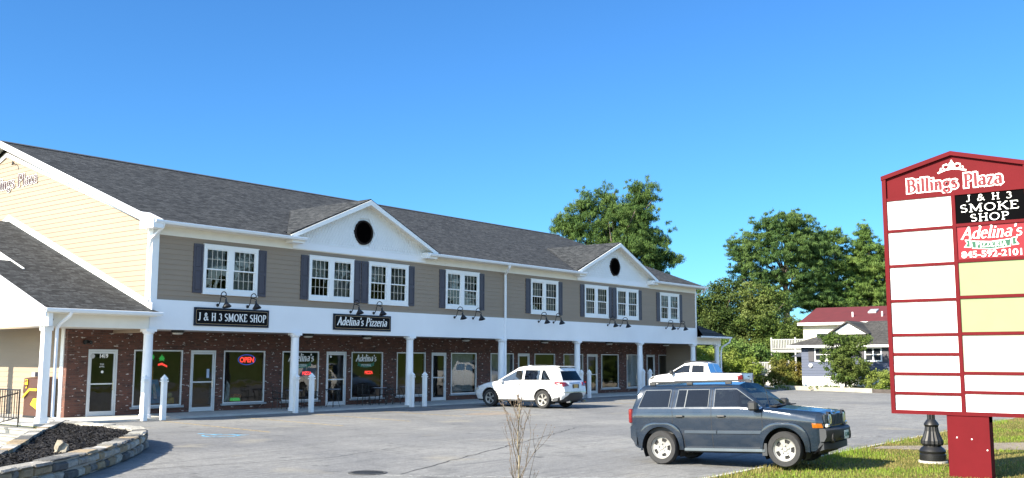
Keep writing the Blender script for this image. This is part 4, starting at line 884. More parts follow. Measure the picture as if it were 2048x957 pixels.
# ------------------------------------------------------------------ parcel drop box, railing, steps
g = root('parcel_drop_box', 'brown parcel drop box with a gold UPS shield standing on the porch', 'drop box', (17.2, 34.9, .055))
BRN = M('parcel_brown', (.065, .025, .015), .45, var=.08); GLD = M('parcel_gold', (.85, .52, .02), .45)
mb = MB(); x0, x1, y0, y1 = 16.95, 17.5, 34.35, 35.35
prof = [(x0, .1), (x0, .8), (x0-.05, .95), (x0-.02, 1.40), (x1, 1.46), (x1, .1)]
mb.prism([(a, y0, b) for a, b in prof][::-1], (0, y1-y0, 0)); mb.build('cabinet', BRN, g)
mb = MB(); mb.box(x0-.02, x1-.02, y0+.02, y1-.02, .055, .12); mb.build('base', PLASTIC, g)
mb = MB(); mb.prism([(x0-.065, y0+.0, 1.06), (x0-.065, y0+.52, 1.06), (x0-.062, y1, .78), (x0-.062, y1, .70), (x0-.066, y0+.5, .98), (x0-.066, y0, .98)], (.01, 0, 0)); mb.build('gold_stripe', GLD, g)
mb = MB(); mb.prism([(x0-.012, y0+.05, .72), (x0-.012, y0+.3, .72), (x0-.012, y0+.5, .5), (x0-.012, y0+.05, .35)], (.01, 0, 0)); mb.build('gold_swoosh', GLD, g)
sh = [(0, .17), (.09, .16), (.1, .02), (.07, -.09), (0, -.15), (-.07, -.09), (-.1, .02), (-.09, .16)]
f = MB(); f.prism([(x0-.052, y0+.76-a, 1.2+b) for a, b in sh], (-.012, 0, 0)); s_ = f.build('shield', GLD, g)
f = MB(); f.prism([(x0-.066, y0+.76-a*.8, 1.21+b*.8) for a, b in ((-.09, .17), (.09, .17), (.1, .1), (-.1, .06))], (-.002, 0, 0)); f.build('shield_band', BRN, s_)
font_mesh('shield_lettering', 'ups', (x0-.066, y0+.76, 1.12), (0, -1, 0), Z, .09, BRN, s_, 1, .006)
mb = MB(); mb.box(17.0, 17.2, 34.75, 35.0, 1.46, 1.62); mb.build('chute_handle', M('grey_handle', (.22, .22, .24)), g)
# railing at the head of the steps
g = root('railing', 'black iron railing with upright bars beside the porch steps at the left edge', 'railing', (15.4, 34, .06))
mb = MB(); mb.tube([(15.3, 32.2, -.2), (15.3, 32.2, 1.12)], .025, 6); mb.tube([(15.3, 32.2, 1.09), (15.3, 41, 1.09)], .025, 6); mb.tube([(15.3, 32.2, .2), (15.3, 41, .2)], .018, 6); mb.tube([(15.3, 32.3, 1.0), (12.6, 32.3, .35)], .025, 6); mb.tube([(15.3, 32.3, .22), (12.6, 32.3, -.45)], .018, 6); mb.build('rails', BLACK, g)
mb = MB()
for k in range(50): y = 32.35+k*.17; mb.box(15.29, 15.31, y-.009, y+.009, .2, 1.09)
for k in range(18): x = 15.2-k*.15; zt = 1.0-.241*(15.3-x); mb.box(x-.009, x+.009, 32.29, 32.31, zt-.78, zt)
mb.build('bars', BLACK, g)
mb = MB()
for k in range(5):
    x = 15.3-k*.36; mb.box(x-.36, x, 28.4, 34, -.9, .06-.17*(k+1)); mb.box(x-.39, x, 28.4, 34, .06-.17*(k+1), .06-.17*(k+1)+.045)
tag(mb.build('porch_steps', M('pale_step_concrete', (.27, .262, .235), .85, var=.1, scale=2), loc=(14.5, 31, -.8)), 'pale concrete steps going down from the porch behind the planter', 'steps')

# ------------------------------------------------------------------ stone planter with mulch and a rock
OUT = [(4.4, 13.7), (5.8, 14.75), (7.3, 15.75), (8.75, 16.75), (9.9, 17.75), (11.15, 19.0), (12.35, 20.35), (13.3, 21.6), (13.85, 22.6), (14.05, 23.6), (14.08, 25.2), (14.08, 27.3)]
BACK = [(14.0, 27.3), (12.5, 25.1), (11.0, 22.85), (9.95, 21.1), (8.9, 19.5), (7.2, 17.1), (5.6, 15.2), (4.5, 13.9)]
g = root('stone_planter', 'curved fieldstone planter wall enclosing black mulch at the front left', 'planter', (10.5, 20, 0))
def inset(path, d):
    out = []
    for i, p in enumerate(path):
        a = path[max(i-1, 0)]; b = path[min(i+1, len(path)-1)]; dx, dy = b[0]-a[0], b[1]-a[1]; l = math.hypot(dx, dy); out.append((p[0]-dy/l*d, p[1]+dx/l*d))
    return out
def course(mb, path, z0, z1, thick, lmin, lmax):
    P = [Vector((x, y)) for x, y in path]; seg = [(P[i+1]-P[i]).length for i in range(len(P)-1)]; tot = sum(seg)
    def at(s):
        for i, l in enumerate(seg):
            if s <= l or i == len(seg)-1: d = (P[i+1]-P[i])/l; return P[i]+d*s, d
            s -= l
    s = random.uniform(0, .15)
    while s < tot-.08:
        l = min(random.uniform(lmin, lmax), tot-s); a, d = at(s+.018); b, d2 = at(s+l-.018); n = Vector((-d.y, d.x)); n2 = Vector((-d2.y, d2.x)); j = lambda q=.02: random.uniform(-q, q)
        zz0, zz1 = z0+.016+j(.014), z1-.014+j(.018); ch = .03; o = -.02+j(.02)
        vs = []
        for (pt, nn, e) in ((a, n, 1), (b, n2, -1)):
            t = (b-a).normalized()*e
            for (dd, zz, k) in ((o+.02, zz0, 0), (o+.02, zz1, 0), (thick-.02, zz1, 0), (thick-.02, zz0, 0)): q = pt+nn*(dd+j(.008)); vs.append((q.x, q.y, zz+j(.008)))
        # bulged face
        m = MB(); m.add(vs, [(0, 1, 2, 3), (7, 6, 5, 4), (1, 5, 6, 2), (0, 3, 7, 4), (3, 2, 6, 7)])
        k = len(m.v); fa = []
        for (pt, nn, e) in ((a, n, 1), (b, n2, -1)):
            t = (b-a).normalized()*e*ch
            for zz in (zz0+ch, zz1-ch): q = pt+nn*(o-.028+j(.012))+t; fa.append((q.x, q.y, zz+j(.012)))
        m.v += fa; m.f += [(k, k+2, k+3, k+1), (0, 4, k+2, k), (4, 5, k+3, k+2), (5, 1, k+1, k+3), (1, 0, k, k+1)]; m.m += [0]*5
        mb.add(m.v, m.f); s += l
mb = MB(); course(mb, OUT, 0, .19, .16, .22, .62); course(mb, OUT, .19, .36, .16, .2, .7); course(mb, OUT, .345, .415, .34, .25, .7)
course(mb, BACK[::-1][:-1]+[(14.0, 27.2)], -.1, .22, .3, .25, .5)
mb.v = mb.v; 
rb = [(x, y) for x, y in BACK]; course(mb, inset(rb, 0), .22, .42, .3, .3, .6); mb.build('wall_stones', STONE, g)
mb = MB(); I1, I2 = inset(OUT, .03), inset(OUT, .30); n = len(OUT)
for i in range(n-1):
    mb.quad((*I1[i], -.05), (*I1[i+1], -.05), (*I1[i+1], .385), (*I1[i], .385)); mb.quad((*I1[i], .385), (*I1[i+1], .385), (*I2[i+1], .385), (*I2[i], .385)); mb.quad((*I2[i+1], 0), (*I2[i], 0), (*I2[i], .385), (*I2[i+1], .385))
J1, J2 = inset(BACK, .03), inset(BACK, .27); n = len(BACK)
for i in range(n-1):
    mb.quad((*BACK[i], -.9), (*BACK[i+1], -.9), (*BACK[i+1], .40), (*BACK[i], .40)); mb.quad((*J1[i], .40), (*J1[i+1], .40), (*J2[i+1], .40), (*J2[i], .40)); mb.quad((*J2[i+1], 0), (*J2[i], 0), (*J2[i], .40), (*J2[i+1], .40))
mb.build('mortar_core', MORTAR, g)
# mulch mound
inner = inset(OUT, .28)+inset(BACK, .28)
bm = bmesh.new(); vs = [bm.verts.new((x, y, .30)) for x, y in inner]; bm.faces.new(vs); bmesh.ops.triangulate(bm, faces=bm.faces[:])
bmesh.ops.subdivide_edges(bm, edges=bm.edges[:], cuts=3, use_grid_fill=True); bmesh.ops.subdivide_edges(bm, edges=bm.edges[:], cuts=3, use_grid_fill=True)
for v in bm.verts:
    d = min(min(math.hypot(v.co.x-a, v.co.y-b) for a, b in OUT), min(math.hypot(v.co.x-a, v.co.y-b) for a, b in BACK)); v.co.z = .27+.10*min(1, d/1.5)+random.uniform(-.006, .006)
me = bpy.data.meshes.new('mulch'); bm.to_mesh(me); bm.free(); me.materials.append(MULCH); mo = bpy.data.objects.new('mulch', me); COL.objects.link(mo); mo.location = (10.5, 20, 0)
for v in me.vertices: v.co.x -= 10.5; v.co.y -= 20
tag(mo, 'black shredded mulch filling the stone planter', 'mulch', kind='stuff')
# loose chips
def inside(p, poly):
    c = False
    for i in range(len(poly)):
        (x1, y1), (x2, y2) = poly[i], poly[i-1]
        if (y1 > p[1]) != (y2 > p[1]) and p[0] < (x2-x1)*(p[1]-y1)/(y2-y1)+x1: c = not c
    return c
Q = []
while len(Q) < 22000:
    x, y = random.uniform(4.4, 14.2), random.uniform(13.7, 27.3)
    if not inside((x, y), inner): continue
    d = min(min(math.hypot(x-a, y-b) for a, b in OUT), min(math.hypot(x-a, y-b) for a, b in BACK)); z = .285+.10*min(1, d/1.5)
    a = random.uniform(0, 6.28); l, w = random.uniform(.012, .035), random.uniform(.005, .012); t = Vector((math.cos(a), math.sin(a), random.uniform(-.5, .5)))*l; s = Vector((-math.sin(a), math.cos(a), random.uniform(-.6, .6)))*w; c = Vector((x, y, z+random.uniform(0, .03)))
    Q.append([c-t-s, c+t-s, c+t+s, c-t+s])
tag(np_mesh('mulch_chips', np.array(Q), mat_leaf('mulch_chip', (.006, .006, .007), (.05, .046, .042), (.025, .023, .022), 0), loc=(10.5, 20, 0)), 'loose dark wood chips scattered over the planter mulch', 'mulch', kind='stuff')
mb = MB(); pr = [(.16, -.06), (.2, .06), (.17, .2), (.08, .3), (.001, .33)]; mb.lathe([(a*.62, b*.62) for a, b in pr], (9.62, 18.5, .36), seg=9)
mb.v = [(x+random.uniform(-.035, .035), y*1+random.uniform(-.04, .04), z+random.uniform(-.03, .03)) for x, y, z in mb.v]
tag(mb.build('rock', M('pale_rock', (.27, .235, .18), .9, var=.4, scale=5, bmp=.6, bscale=18), loc=(9.62, 18.5, .36)), 'pale rough rock lying alone on the black mulch', 'rock')

# ------------------------------------------------------------------ pylon sign
SX = 19.2
g = root('pylon_sign', 'tall crimson plaza pylon sign with white tenant panels on the lawn at the right', 'sign', (SX+.15, 4.88, 0))
yc, hw, zb, zs, za = 4.88, 1.275, 1.11, 5.58, 5.93; D = .30
mb = MB()
def sbox(y0, y1, z0, z1, x0=SX, x1=SX+D, m=0): mb.box(x0, x1, y0, y1, z0, z1, m)
mb.prism([(SX+.05, yc-hw+.02, zb+.02), (SX+.05, yc-hw+.02, zs-.01), (SX+.05, yc, za-.02), (SX+.05, yc+hw-.02, zs-.01), (SX+.05, yc+hw-.02, zb+.02)], (D-.1, 0, 0)); mb.build('cabinet', REDSIGN, g)
mb = MB(); t = .075
sbox(yc+hw-t, yc+hw, zb, zs-.03); sbox(yc-hw, yc-hw+t, zb, zs-.03); sbox(yc-hw+t, yc+hw-t, zb, zb+.07)
for s in (-1, 1): mb.prism([(SX-.01, yc+s*hw*1.01, zs-.045), (SX-.01, yc, za-.055), (SX-.01, yc, za+.025), (SX-.01, yc+s*hw*1.01, zs+.035)][::s], (D+.02, 0, 0))
mb.build('frame', REDSIGN, g)
mb = MB(); LZ = [5.15, 4.54, 3.87, 3.21, 2.57, 2.21, 1.85, 1.49, 1.16]; RZ = [5.15, 4.56, 3.90, 3.24, 2.58, 1.87, 1.53, 1.16]; b = .028
def bar(y0, y1, z): mb.box(SX+.012, SX+.06, y0, y1, z-b, z+b)
for z in LZ[:-1]: bar(yc+.035, yc+hw-t, z)
for z in RZ[:-1]: bar(yc-hw+t, yc-.035, z)
mb.box(SX+.010, SX+.06, yc-.034, yc+.034, zb+.07, 5.178); mb.build('divider_bars', REDSIGN, g)
PW = M('white_acrylic_panel', (.62, .62, .61), .35, var=.06, scale=.9); PY = M('yellowed_acrylic_panel', (.195, .24, .125), .5, var=.03, spec=.2); PY2 = M('ivory_acrylic_panel', (.30, .31, .25), .5, var=.03, spec=.2)
PB = M('black_acrylic_panel', (.0025, .0025, .003), .9, spec=.02); PR = M('red_acrylic_panel', (.18, .006, .014), .5, var=.03, spec=.2)
def panel(y0, y1, z0, z1, m): mb = MB(); mb.box(SX+.035, SX+.055, y0, y1, z0, z1); return mb.build('panel', m, g)
for a, c in zip(LZ, LZ[1:]): panel(yc+.036, yc+hw-t, c+b if c > 1.2 else zb+.07, a-b, PW)
RP = [panel(yc-hw+t, yc-.036, c+b if c > 1.2 else zb+.07, a-b, m) for a, c, m in zip(RZ, RZ[1:], (PB, PR, PY, PY, PY2, PW, PW))]
YM = (0, -1, 0); ry = 4.275
mb = MB(); write(mb, 'J & H 3', (SX+.033, ry-.0, 4.985), YM, Z, .112, T=.17, t=.08, sx=1.45, track=.12, grow=.002); write(mb, 'SMOKE', (SX+.033, ry, 4.792), YM, Z, .136, T=.17, t=.08, sx=1.68, track=.05, grow=.002); write(mb, 'SHOP', (SX+.033, ry, 4.612), YM, Z, .13, T=.17, t=.08, sx=1.55, track=.06, grow=.002)
mb.build('panel_lettering', LEGEND, RP[0])
mb = MB(); write(mb, "Adelina's", (SX+.033, ry, 4.30), YM, Z, .215, T=.15, t=.06, sx=1.04, shear=.25, grow=.002); mb.build('panel_lettering', LEGEND, RP[1])
mb = MB(); P = lambda a, b_, k=1: (SX+.030, ry-a*k, 4.185+b_*k); mb.prism([P(*q) for q in ((-.34, .075), (-.32, -.07), (0, -.10), (.32, -.07), (.34, .075), (0, .045))], (.005, 0, 0))
for s in (-1, 1): mb.prism([P(s*a, b_) for a, b_ in ((.345, .09), (.44, .10), (.41, .03), (.46, -.04), (.345, -.05))][::s], (.005, 0, 0))
mb.build('ribbon_outline', LEGEND, RP[1])
mb = MB(); P = lambda a, b_: (SX+.0265, ry-a, 4.185+b_); mb.prism([P(*q) for q in ((-.325, .062), (-.307, -.057), (0, -.087), (.307, -.057), (.325, .062), (0, .032))], (.003, 0, 0))
for s in (-1, 1): mb.prism([P(s*a, b_) for a, b_ in ((.357, .077), (.42, .085), (.395, .03), (.435, -.028), (.357, -.037))][::s], (.003, 0, 0))
mb.build('ribbon', M('sign_ribbon_green', (.018, .085, .05), .5, spec=.2), RP[1])
mb = MB(); write(mb, 'PIZZERIA', (SX+.0265, ry, 4.135), YM, Z, .085, T=.2, t=.1, track=.1, sx=1.05, depth=.003); mb.build('ribbon_lettering', LEGEND, RP[1])
font_mesh('phone_number', '845-592-2101', (SX+.034, ry-.01, 3.955), YM, Z, .115, LEGEND, RP[1], 1.12, .003)
# header lettering and tiara ornament
hd = MB(); write(hd, 'Billings Plaza', (SX+.048, yc-.01, 5.265), YM, Z, .235, T=.22, t=.08, sx=.98, track=.045, grow=.105, depth=.003, rise=0); write(hd, 'Billings Plaza', (SX+.048, yc-.01, 5.265), YM, Z, .235, T=.2, t=.07, sx=.98, track=.045, grow=.012, depth=.010, mat=1)
hd.build('header_lettering', [LEGEND, M('header_red', (.14, .007, .014), .5, spec=.2)], g)
mb = MB(); TZ = 5.60
def orn(pts, w):
    P_ = [Vector((p[0], p[1])) for p in pts]; n = len(P_); l, r_ = [], []; mb_k = len(mb.f)
    for i, p in enumerate(P_):
        d = (P_[min(i+1, n-1)]-P_[max(i-1, 0)]).normalized(); q = Vector((-d.y, d.x))*w; l.append(p+q); r_.append(p-q)
    dd = .0012*(len(mb.f) % 7)
    mb.add([(SX+.042-dd, yc-p.x, TZ+p.y) for p in l+r_], [(n+i, n+i+1, i+1, i) for i in range(n-1)])
orn([(-.25, -.03), (-.12, .015), (0, .03), (.12, .015), (.25, -.03)], .016); orn(arc(-.1, .07, .055, .045, -60, 250, 10), .012); orn(arc(.1, .07, .055, .045, 240, -70, 10), .012)
orn([(0, .04), (0, .19)], .014); orn([(-.04, .06), (-.03, .13), (0, .16), (.03, .13), (.04, .06)], .012); orn([(-.2, .0), (-.19, .06)], .012); orn([(.2, .0), (.19, .06)], .012); orn([(-.16, .1), (-.08, .125)], .01); orn([(.16, .1), (.08, .125)], .01)
mb.build('tiara_ornament', LEGEND, g)
mb = MB(); mb.box(SX+.02, SX+.28, 4.47, 5.18, -.1, 1.115); mb.box(SX+.035, SX+.265, 4.47, 5.18, 1.0, 1.12); mb.build('post', REDSIGN, g)
mb = MB()
for y, z in ((5.02, .72), (4.77, .70), (4.52, .52)): mb.lathe([(.001, -.012), (.012, -.01), (.014, 0)], (SX+.02, y, z), 'x', 8)
mb.build_each('bolt', LEGEND, g)

# ------------------------------------------------------------------ lamp post
g = root('lamp_post', 'black fluted cast iron lamp post standing on the lawn behind the pylon sign', 'lamp post', (21.57, 6.12, 0)); LP = (21.57, 6.12, .02)
IRON = M('satin_black_iron', (.009, .0095, .011), .45, .1, var=.15)
mb = MB(); mb.lathe([(.28, 0), (.28, .045), (.001, .045)], LP, seg=28); mb.build('footing', CONC, g)
q_ = lambda pr: [(r_*.9, h_*.86) for r_, h_ in pr]
mb = MB(); mb.lathe(q_([(.28, .05), (.285, .10), (.285, .20), (.265, .22), (.28, .24), (.285, .28), (.25, .34), (.20, .38), (.185, .41)]), LP, seg=32); b1 = mb.build('base', IRON, g, True)
mb = MB(); mb.lathe(q_([(.22, .41), (.245, .45), (.24, .52), (.195, .62), (.155, .74), (.14, .84), (.15, .87)]), LP, seg=32, flute=.09); mb.build('bell', IRON, g, False)
mb = MB(); mb.lathe(q_([(.14, .86), (.165, .89), (.15, .93), (.11, .99), (.085, 1.02)]), LP, seg=32); mb.build('collar', IRON, g, True)
mb = MB(); mb.lathe([(.078, .85), (.072, 2.2), (.055, 3.55)], LP, seg=24, flute=.12); mb.build('shaft', IRON, g)
mb = MB(); mb.lathe([(.055, 3.5), (.1, 3.56), (.06, 3.62), (.12, 3.70), (.14, 3.74), (.001, 3.75)], LP, seg=24); mb.build('capital', IRON, g, True)
mb = MB(); mb.lathe([(.12, 3.75), (.2, 3.95), (.22, 4.1), (.17, 4.3), (.06, 4.42), (.001, 4.5)], LP, seg=24); mb.build('globe', M('milky_globe', (.7, .7, .66), .2), g, True)

# ------------------------------------------------------------------ bare sapling
g = root('sapling', 'leafless young sapling with thin twigs in front of the white SUV', 'sapling', (9.46, 7.42, .02)); BARK = M('tan_bark', (.22, .185, .125), .85, var=.3, scale=14); TWIG = M('brown_twig', (.095, .075, .055), .85, var=.35, scale=20)
rs = random.Random(5); base = Vector((9.46, 7.42, .0)); cr = Vector((.626, -.78, 0)); fw = Vector((.78, .626, 0)); stem = []
for i in range(10): z = i*1.62/9; stem.append(base+cr*(.012*math.sin(i*1.7)-.0+.01*i/9)+fw*.01*math.cos(i*2)+Vector((0, 0, z)))
mb = MB(); mb.tube(stem, [.0155-.0011*i for i in range(10)], 7); mb.build('stem', BARK, g, True)
mb = MB(); bud = MB()
def twig(p, d, l, r, dep):
    pts = [p]; q = p.copy(); dd = d.normalized()
    for k in range(4): dd = (dd+Vector((rs.uniform(-.2, .2), rs.uniform(-.2, .2), .16))).normalized(); q = q+dd*l/4; pts.append(q.copy())
    mb.tube(pts, [r, r*.85, r*.7, r*.55, r*.4], 4)
    bud.lathe([(.001, -.006), (.006, 0), (.001, .009)], tuple(pts[-1]), seg=5)
    if dep > 0:
        for k in range(rs.randint(2, 4)):
            s = rs.choice(pts[1:]); a = rs.uniform(0, 6.28); twig(s, (dd+Vector((math.cos(a), math.sin(a), rs.uniform(.1, .5)))*.8), l*rs.uniform(.28, .5), r*.6, dep-1)
            bud.lathe([(.001, -.005), (.005, 0), (.001, .007)], tuple(s), seg=5)
for z, sx, l in ((.30, .9, .5), (.36, -.8, .35), (.45, 1, .62), (.5, -.5, .5), (.62, -.9, .32), (.66, .8, .75), (.75, .3, .6), (.8, -.6, .62), (.86, -1, .6), (.95, .5, .5), (1.0, -.7, .5), (1.1, .8, .28), (1.18, -.5, .3), (1.25, .3, .3), (1.4, -.6, .2), (1.5, .6, .16), (1.55, -.3, .16), (.55, .5, .7), (.4, -.3, .7)):
    twig(base+Vector((0, 0, z)), cr*sx*.55+fw*rs.uniform(-.5, .5)+Vector((0, 0, .85)), l, .0052, 2)
mb.build('twigs', TWIG, g); bud.build('buds', M('tan_bud', (.17, .12, .085), .8), g)

# ------------------------------------------------------------------ lawn blades
def blades():
    rng = np.random.default_rng(3); n = 110000
    x = rng.uniform(11, 46, n); y = rng.uniform(.5, 8.42, n); den = rng.random(n) < np.clip(1.5-x/42, .12, 1)
    ang = np.degrees(np.arctan2(y, x)); vis = (ang > 9.5) & (ang < 45)
    pth = np.array([inside(p, dp) for p in zip(x, y)]) if n < 1 else np.zeros(n, bool)
    keep = den & vis; x, y = x[keep], y[keep]; pk = np.array([not inside((a, b), dp) or random.random() < .06 for a, b in zip(x, y)]); x, y = x[pk], y[pk]; n = len(x)
    patch = np.sin(x*.9+1.3*np.sin(y*1.1))*np.cos(y*1.4+x*.35)
    h = rng.uniform(.018, .05, n)*(1+.55*(patch > .15))*np.where(y > 8.0, 1.9, 1); a = rng.uniform(0, 6.28, n); w = rng.uniform(.006, .013, n); l = rng.uniform(0, .035, n)
    c = np.stack([x, y, np.full(n, .018)], 1); dx = np.stack([np.cos(a)*w, np.sin(a)*w, 0*a], 1); tip = np.stack([x+np.cos(a+1.5)*l, y+np.sin(a+1.5)*l, .018+h], 1)
    q = np.stack([c-dx, c+dx, tip], 1); mi = np.where((patch+rng.normal(0, .45, n)) > .15, 0, 1)
    return np_mesh('grass_blades', q, [mat_leaf('grass_green', (.12, .20, .022), (.22, .29, .04), (.19, .21, .05), .35), mat_leaf('grass_dry', (.18, .17, .05), (.29, .245, .095), (.24, .185, .075), .35)], loc=(20, 5, 0), matidx=mi)
tag(blades(), 'short patchy green and dry grass around the pylon sign', 'grass', kind='stuff')

# ------------------------------------------------------------------ houses beyond the lot
def win_small(parent, X_, y0, y1, z0, z1, n=2, slats=True):
    mb = MB(); t = .09
    mb.box(X_-.05, X_+.02, y0, y1, z1-t, z1); mb.box(X_-.05, X_+.02, y0, y1, z0, z0+t); mb.box(X_-.05, X_+.02, y0, y0+t, z0+t, z1-t); mb.box(X_-.05, X_+.02, y1-t, y1, z0+t, z1-t)
    for k in range(1, n): y = y0+(y1-y0)*k/n; mb.box(X_-.05, X_+.02, y-.05, y+.05, z0+t, z1-t)
    if slats: z = (z0+z1)/2; mb.box(X_-.04, X_+.01, y0+t, y1-t, z-.03, z+.03)
    w = mb.build('window', WHITE, parent)
    mb = MB(); mb.quad((X_-.012, y1-t, z0+t), (X_-.012, y0+t, z0+t), (X_-.012, y0+t, z1-t), (X_-.012, y1-t, z1-t)); mb.build('pane', M('dark_house_glass', (.02, .024, .03), .08, spec=.5), w); return w
g = root('bungalow', 'blue grey single storey house with grey hip roof beyond the parking lot', 'house', (73, 24, 0))
hx, y0, y1, ze = 70.0, 18.5, 28.7, 3.02
BLUE = M('blue_grey_siding', (.062, .078, .125), .7, var=.06, scale=1, stretch=(.5, .5, 5)); GREYSH = mat_shingle('bungalow_shingles', 'y', (.04, .039, .038), (.07, .068, .064))
mb = MB(); siding_side(mb, [(y0, .95), (y1, .95), (y1, ze), (y0, ze)], hx, e=.2, out=.02); mb.quad((hx, y1, .95), (hx+8, y1, .95), (hx+8, y1, ze), (hx, y1, ze)); mb.quad((hx+8, y0, .95), (hx, y0, .95), (hx, y0, ze), (hx+8, y0, ze)); mb.build('wall', BLUE, g)
mb = MB(); mb.box(hx+.03, hx+8, y0, y1, -.1, .95); mb.box(hx-.02, hx+.03, 27.0, 27.12, 0, .95); mb.box(hx-.03, hx+.03, y0, 27, .88, .95); mb.build('foundation', WHITE, g)
mb = MB(); e = .5; px, py, pz = hx+4, 23.5, 4.85; a, b_, c_, d_ = (hx-e, y0-e, ze), (hx-e, y1+e+.4, ze), (hx+8+e, y1+e+.4, ze), (hx+8+e, y0-e, ze); r1, r2 = (px, 22, pz), (px, 25, pz)
for q in ((b_, a, r1, r2), (d_, c_, r2, r1), (c_, b_, r2), (a, d_, r1)): mb.add([(x, y, z+.12) for x, y, z in q], [tuple(range(len(q)))])
rf = mb.build('roof', GREYSH, g)
mb = MB(); mb.box(hx-e-.02, hx-e+.04, y0-e, y1+e+.4, ze-.02, ze+.13); mb.box(hx-e, hx+8, y1+e+.37, y1+e+.42, ze-.02, ze+.13); mb.box(hx-e, hx, y0-e, y1+e+.38, ze-.02, ze); mb.build('eave_board', WHITE, rf)
# small roof gable with vent
mb = MB(); gx = hx+1.1; mb.prism([(gx, 24.3, 3.95), (gx, 25.6, 4.75), (gx, 26.9, 3.95)], (.1, 0, 0)); v = mb.build('vent_gable', WHITE, rf)
mb = MB(); mb.prism([(gx-.01, 25.0, 4.1), (gx-.01, 25.6, 4.47), (gx-.01, 26.2, 4.1)], (.005, 0, 0)); mb.build('louvre', M('grey_louvre', (.3, .34, .4)), v)
mb = MB()
for s in (-1, 1): mb.prism([(gx-.2, 25.6, 4.80), (gx-.2, 25.6+s*1.5, 3.9), (gx-.2, 25.6+s*1.5, 4.0), (gx-.2, 25.6, 4.92)][::s], (4, 0, 0))
mb.build('gable_roof', GREYSH, v)
w = win_small(g, hx-.02, 25.9, 27.7, 2.0, 2.98, 2); mb = MB()
mb.box(hx-.06, hx, 27.75, 28.15, 2.0, 2.98); mb.box(hx-.06, hx, 25.45, 25.85, 2.0, 2.98); mb.build_each('shutter', M('grey_house_shutter', (.05, .05, .06)), g)
w = win_small(g, hx-.02, 22.9, 24.1, 2.0, 2.98, 2); mb = MB(); mb.box(hx-.06, hx, 22.45, 22.85, 2.0, 2.98); mb.box(hx-.06, hx, 24.15, 24.5, 2.0, 2.98); mb.build_each('shutter', M('grey_house_shutter', (.05, .05, .06)), g)
mb = MB(); mb.lathe([(.001, -.12), (.12, -.1), (.15, 0)], (hx-.03, 28.0, 1.7), 'x', 14); mb.build('meter', WHITE, g, True)
g = root('red_roofed_house', 'cream two storey house with a dark red roof behind the blue bungalow', 'house', (88, 30, 0))
hx, y0, y1, ze, zr = 84.0, 24.5, 34.2, 5.2, 6.75
mb = MB(); siding_side(mb, [(y0, 0), (y1, 0), (y1, ze), (y0, ze)], hx, e=.25, out=.02); siding_front(mb, hx, hx+8, 0, ze, y0, [], .25, .02); mb.quad((hx, y1, 0), (hx+8, y1, 0), (hx+8, y1, ze), (hx, y1, ze)); mb.prism([(hx, y0, ze), (hx+4, y0, ze+1.5), (hx+8, y0, ze)], (0, .05, 0)); mb.build('wall', M('cream_siding', (.50, .46, .35), .7, var=.04), g)
RED = M('dark_red_roof', (.085, .011, .014), .8, var=.12, scale=1.5)
mb = MB(); mb.prism([(hx-.5, y0-.3, ze+.05), (hx+4, y0-.3, zr+.05), (hx+8.5, y0-.3, ze+.05), (hx+8.5, y0-.3, ze-.03), (hx+4, y0-.3, zr-.03), (hx-.5, y0-.3, ze-.03)], (0, y1-y0+.6, 0)); rf = mb.build('roof', RED, g)
mb = MB(); mb.box(hx-.56, hx-.50, y0-.3, y1+.3, ze-.12, ze+.1); mb.box(hx-.5, hx, y0-.3, y1+.3, ze-.12, ze-.08); mb.build('eave_board', WHITE, rf)
for y in (27.7, 30.2): mb = MB(); mb.tube([(hx+1.1, y, ze+.4), (hx+1.1, y, ze+1.0)], .07, 8); mb.build('vent_pipe', WHITE, rf)
mb = MB(); mb.prism([(hx+2, 28.5, ze+.86), (hx+2.8, 28.5, ze+1.14), (hx+2.8, 28.5, ze+1.3), (hx+2, 28.5, ze+1.05)], (0, .7, 0)); mb.build('skylight', M('grey_skylight', (.3, .32, .34), .3), rf)
win_small(g, hx-.02, 31.9, 33.1, 3.2, 4.45, 1); win_small(g, hx-.02, 28.3, 29.5, 3.2, 4.45, 1)
# white railed decks
def deck(name, label, X_, ya, yb, zf, legs=True, dep=3.0):
    g = root(name, label, 'deck', (X_, (ya+yb)/2, 0)); WD = M('deck_white_paint', (.34, .34, .33), .6); mb = MB(); mb.box(X_, X_+dep, ya, yb, zf-.22, zf); mb.build('floor', WD, g)
    mb = MB(); n = int((yb-ya)/.14)
    mb.box(X_+.03, X_+.07, ya, yb, zf+.82, zf+.88); mb.box(X_+.03, X_+.07, ya, yb, zf+.08, zf+.13)
    for k in range(n): y = ya+.07+k*.14; mb.box(X_+.035, X_+.065, y-.035, y+.035, zf+.13, zf+.82)
    mb.build('balusters', WD, g)
    m = max(2, int((yb-ya)/1.5)+1)
    for k in range(m): y = ya+(yb-ya)*k/(m-1); mb = MB(); mb.box(X_-.01, X_+.11, y-.06, y+.06, 0 if legs else zf, zf+1.02); mb.build('post', WD, g)
    return g
deck('raised_deck', 'white railed raised deck against the cream house, left of the grey roof', 79.5, 31.0, 35.2, 2.95, True, 4)
g = deck('lower_deck', 'white railed low deck with stairs left of the blue bungalow', 74.5, 31.6, 34.6, 1.05, True, 3)
mb = MB()
for k in range(6): mb.box(74.5-.3*(k+1), 74.5-.3*k, 31.7, 33.0, 0, 1.05-.17*(k+1))
mb.build('stairs', M('deck_white_paint', (.34, .34, .33)), g)
mb = MB(); mb.prism([(72.6, 31.66, .0), (74.5, 31.66, .95), (74.5, 31.66, 1.9), (72.6, 31.66, .9)], (0, .04, 0)); mb.build('stair_side', M('deck_white_paint', (.34, .34, .33)), g)
g = root('patio_umbrella', 'folded dark patio umbrella between the two white decks', 'umbrella', (75.6, 30.6, 0))
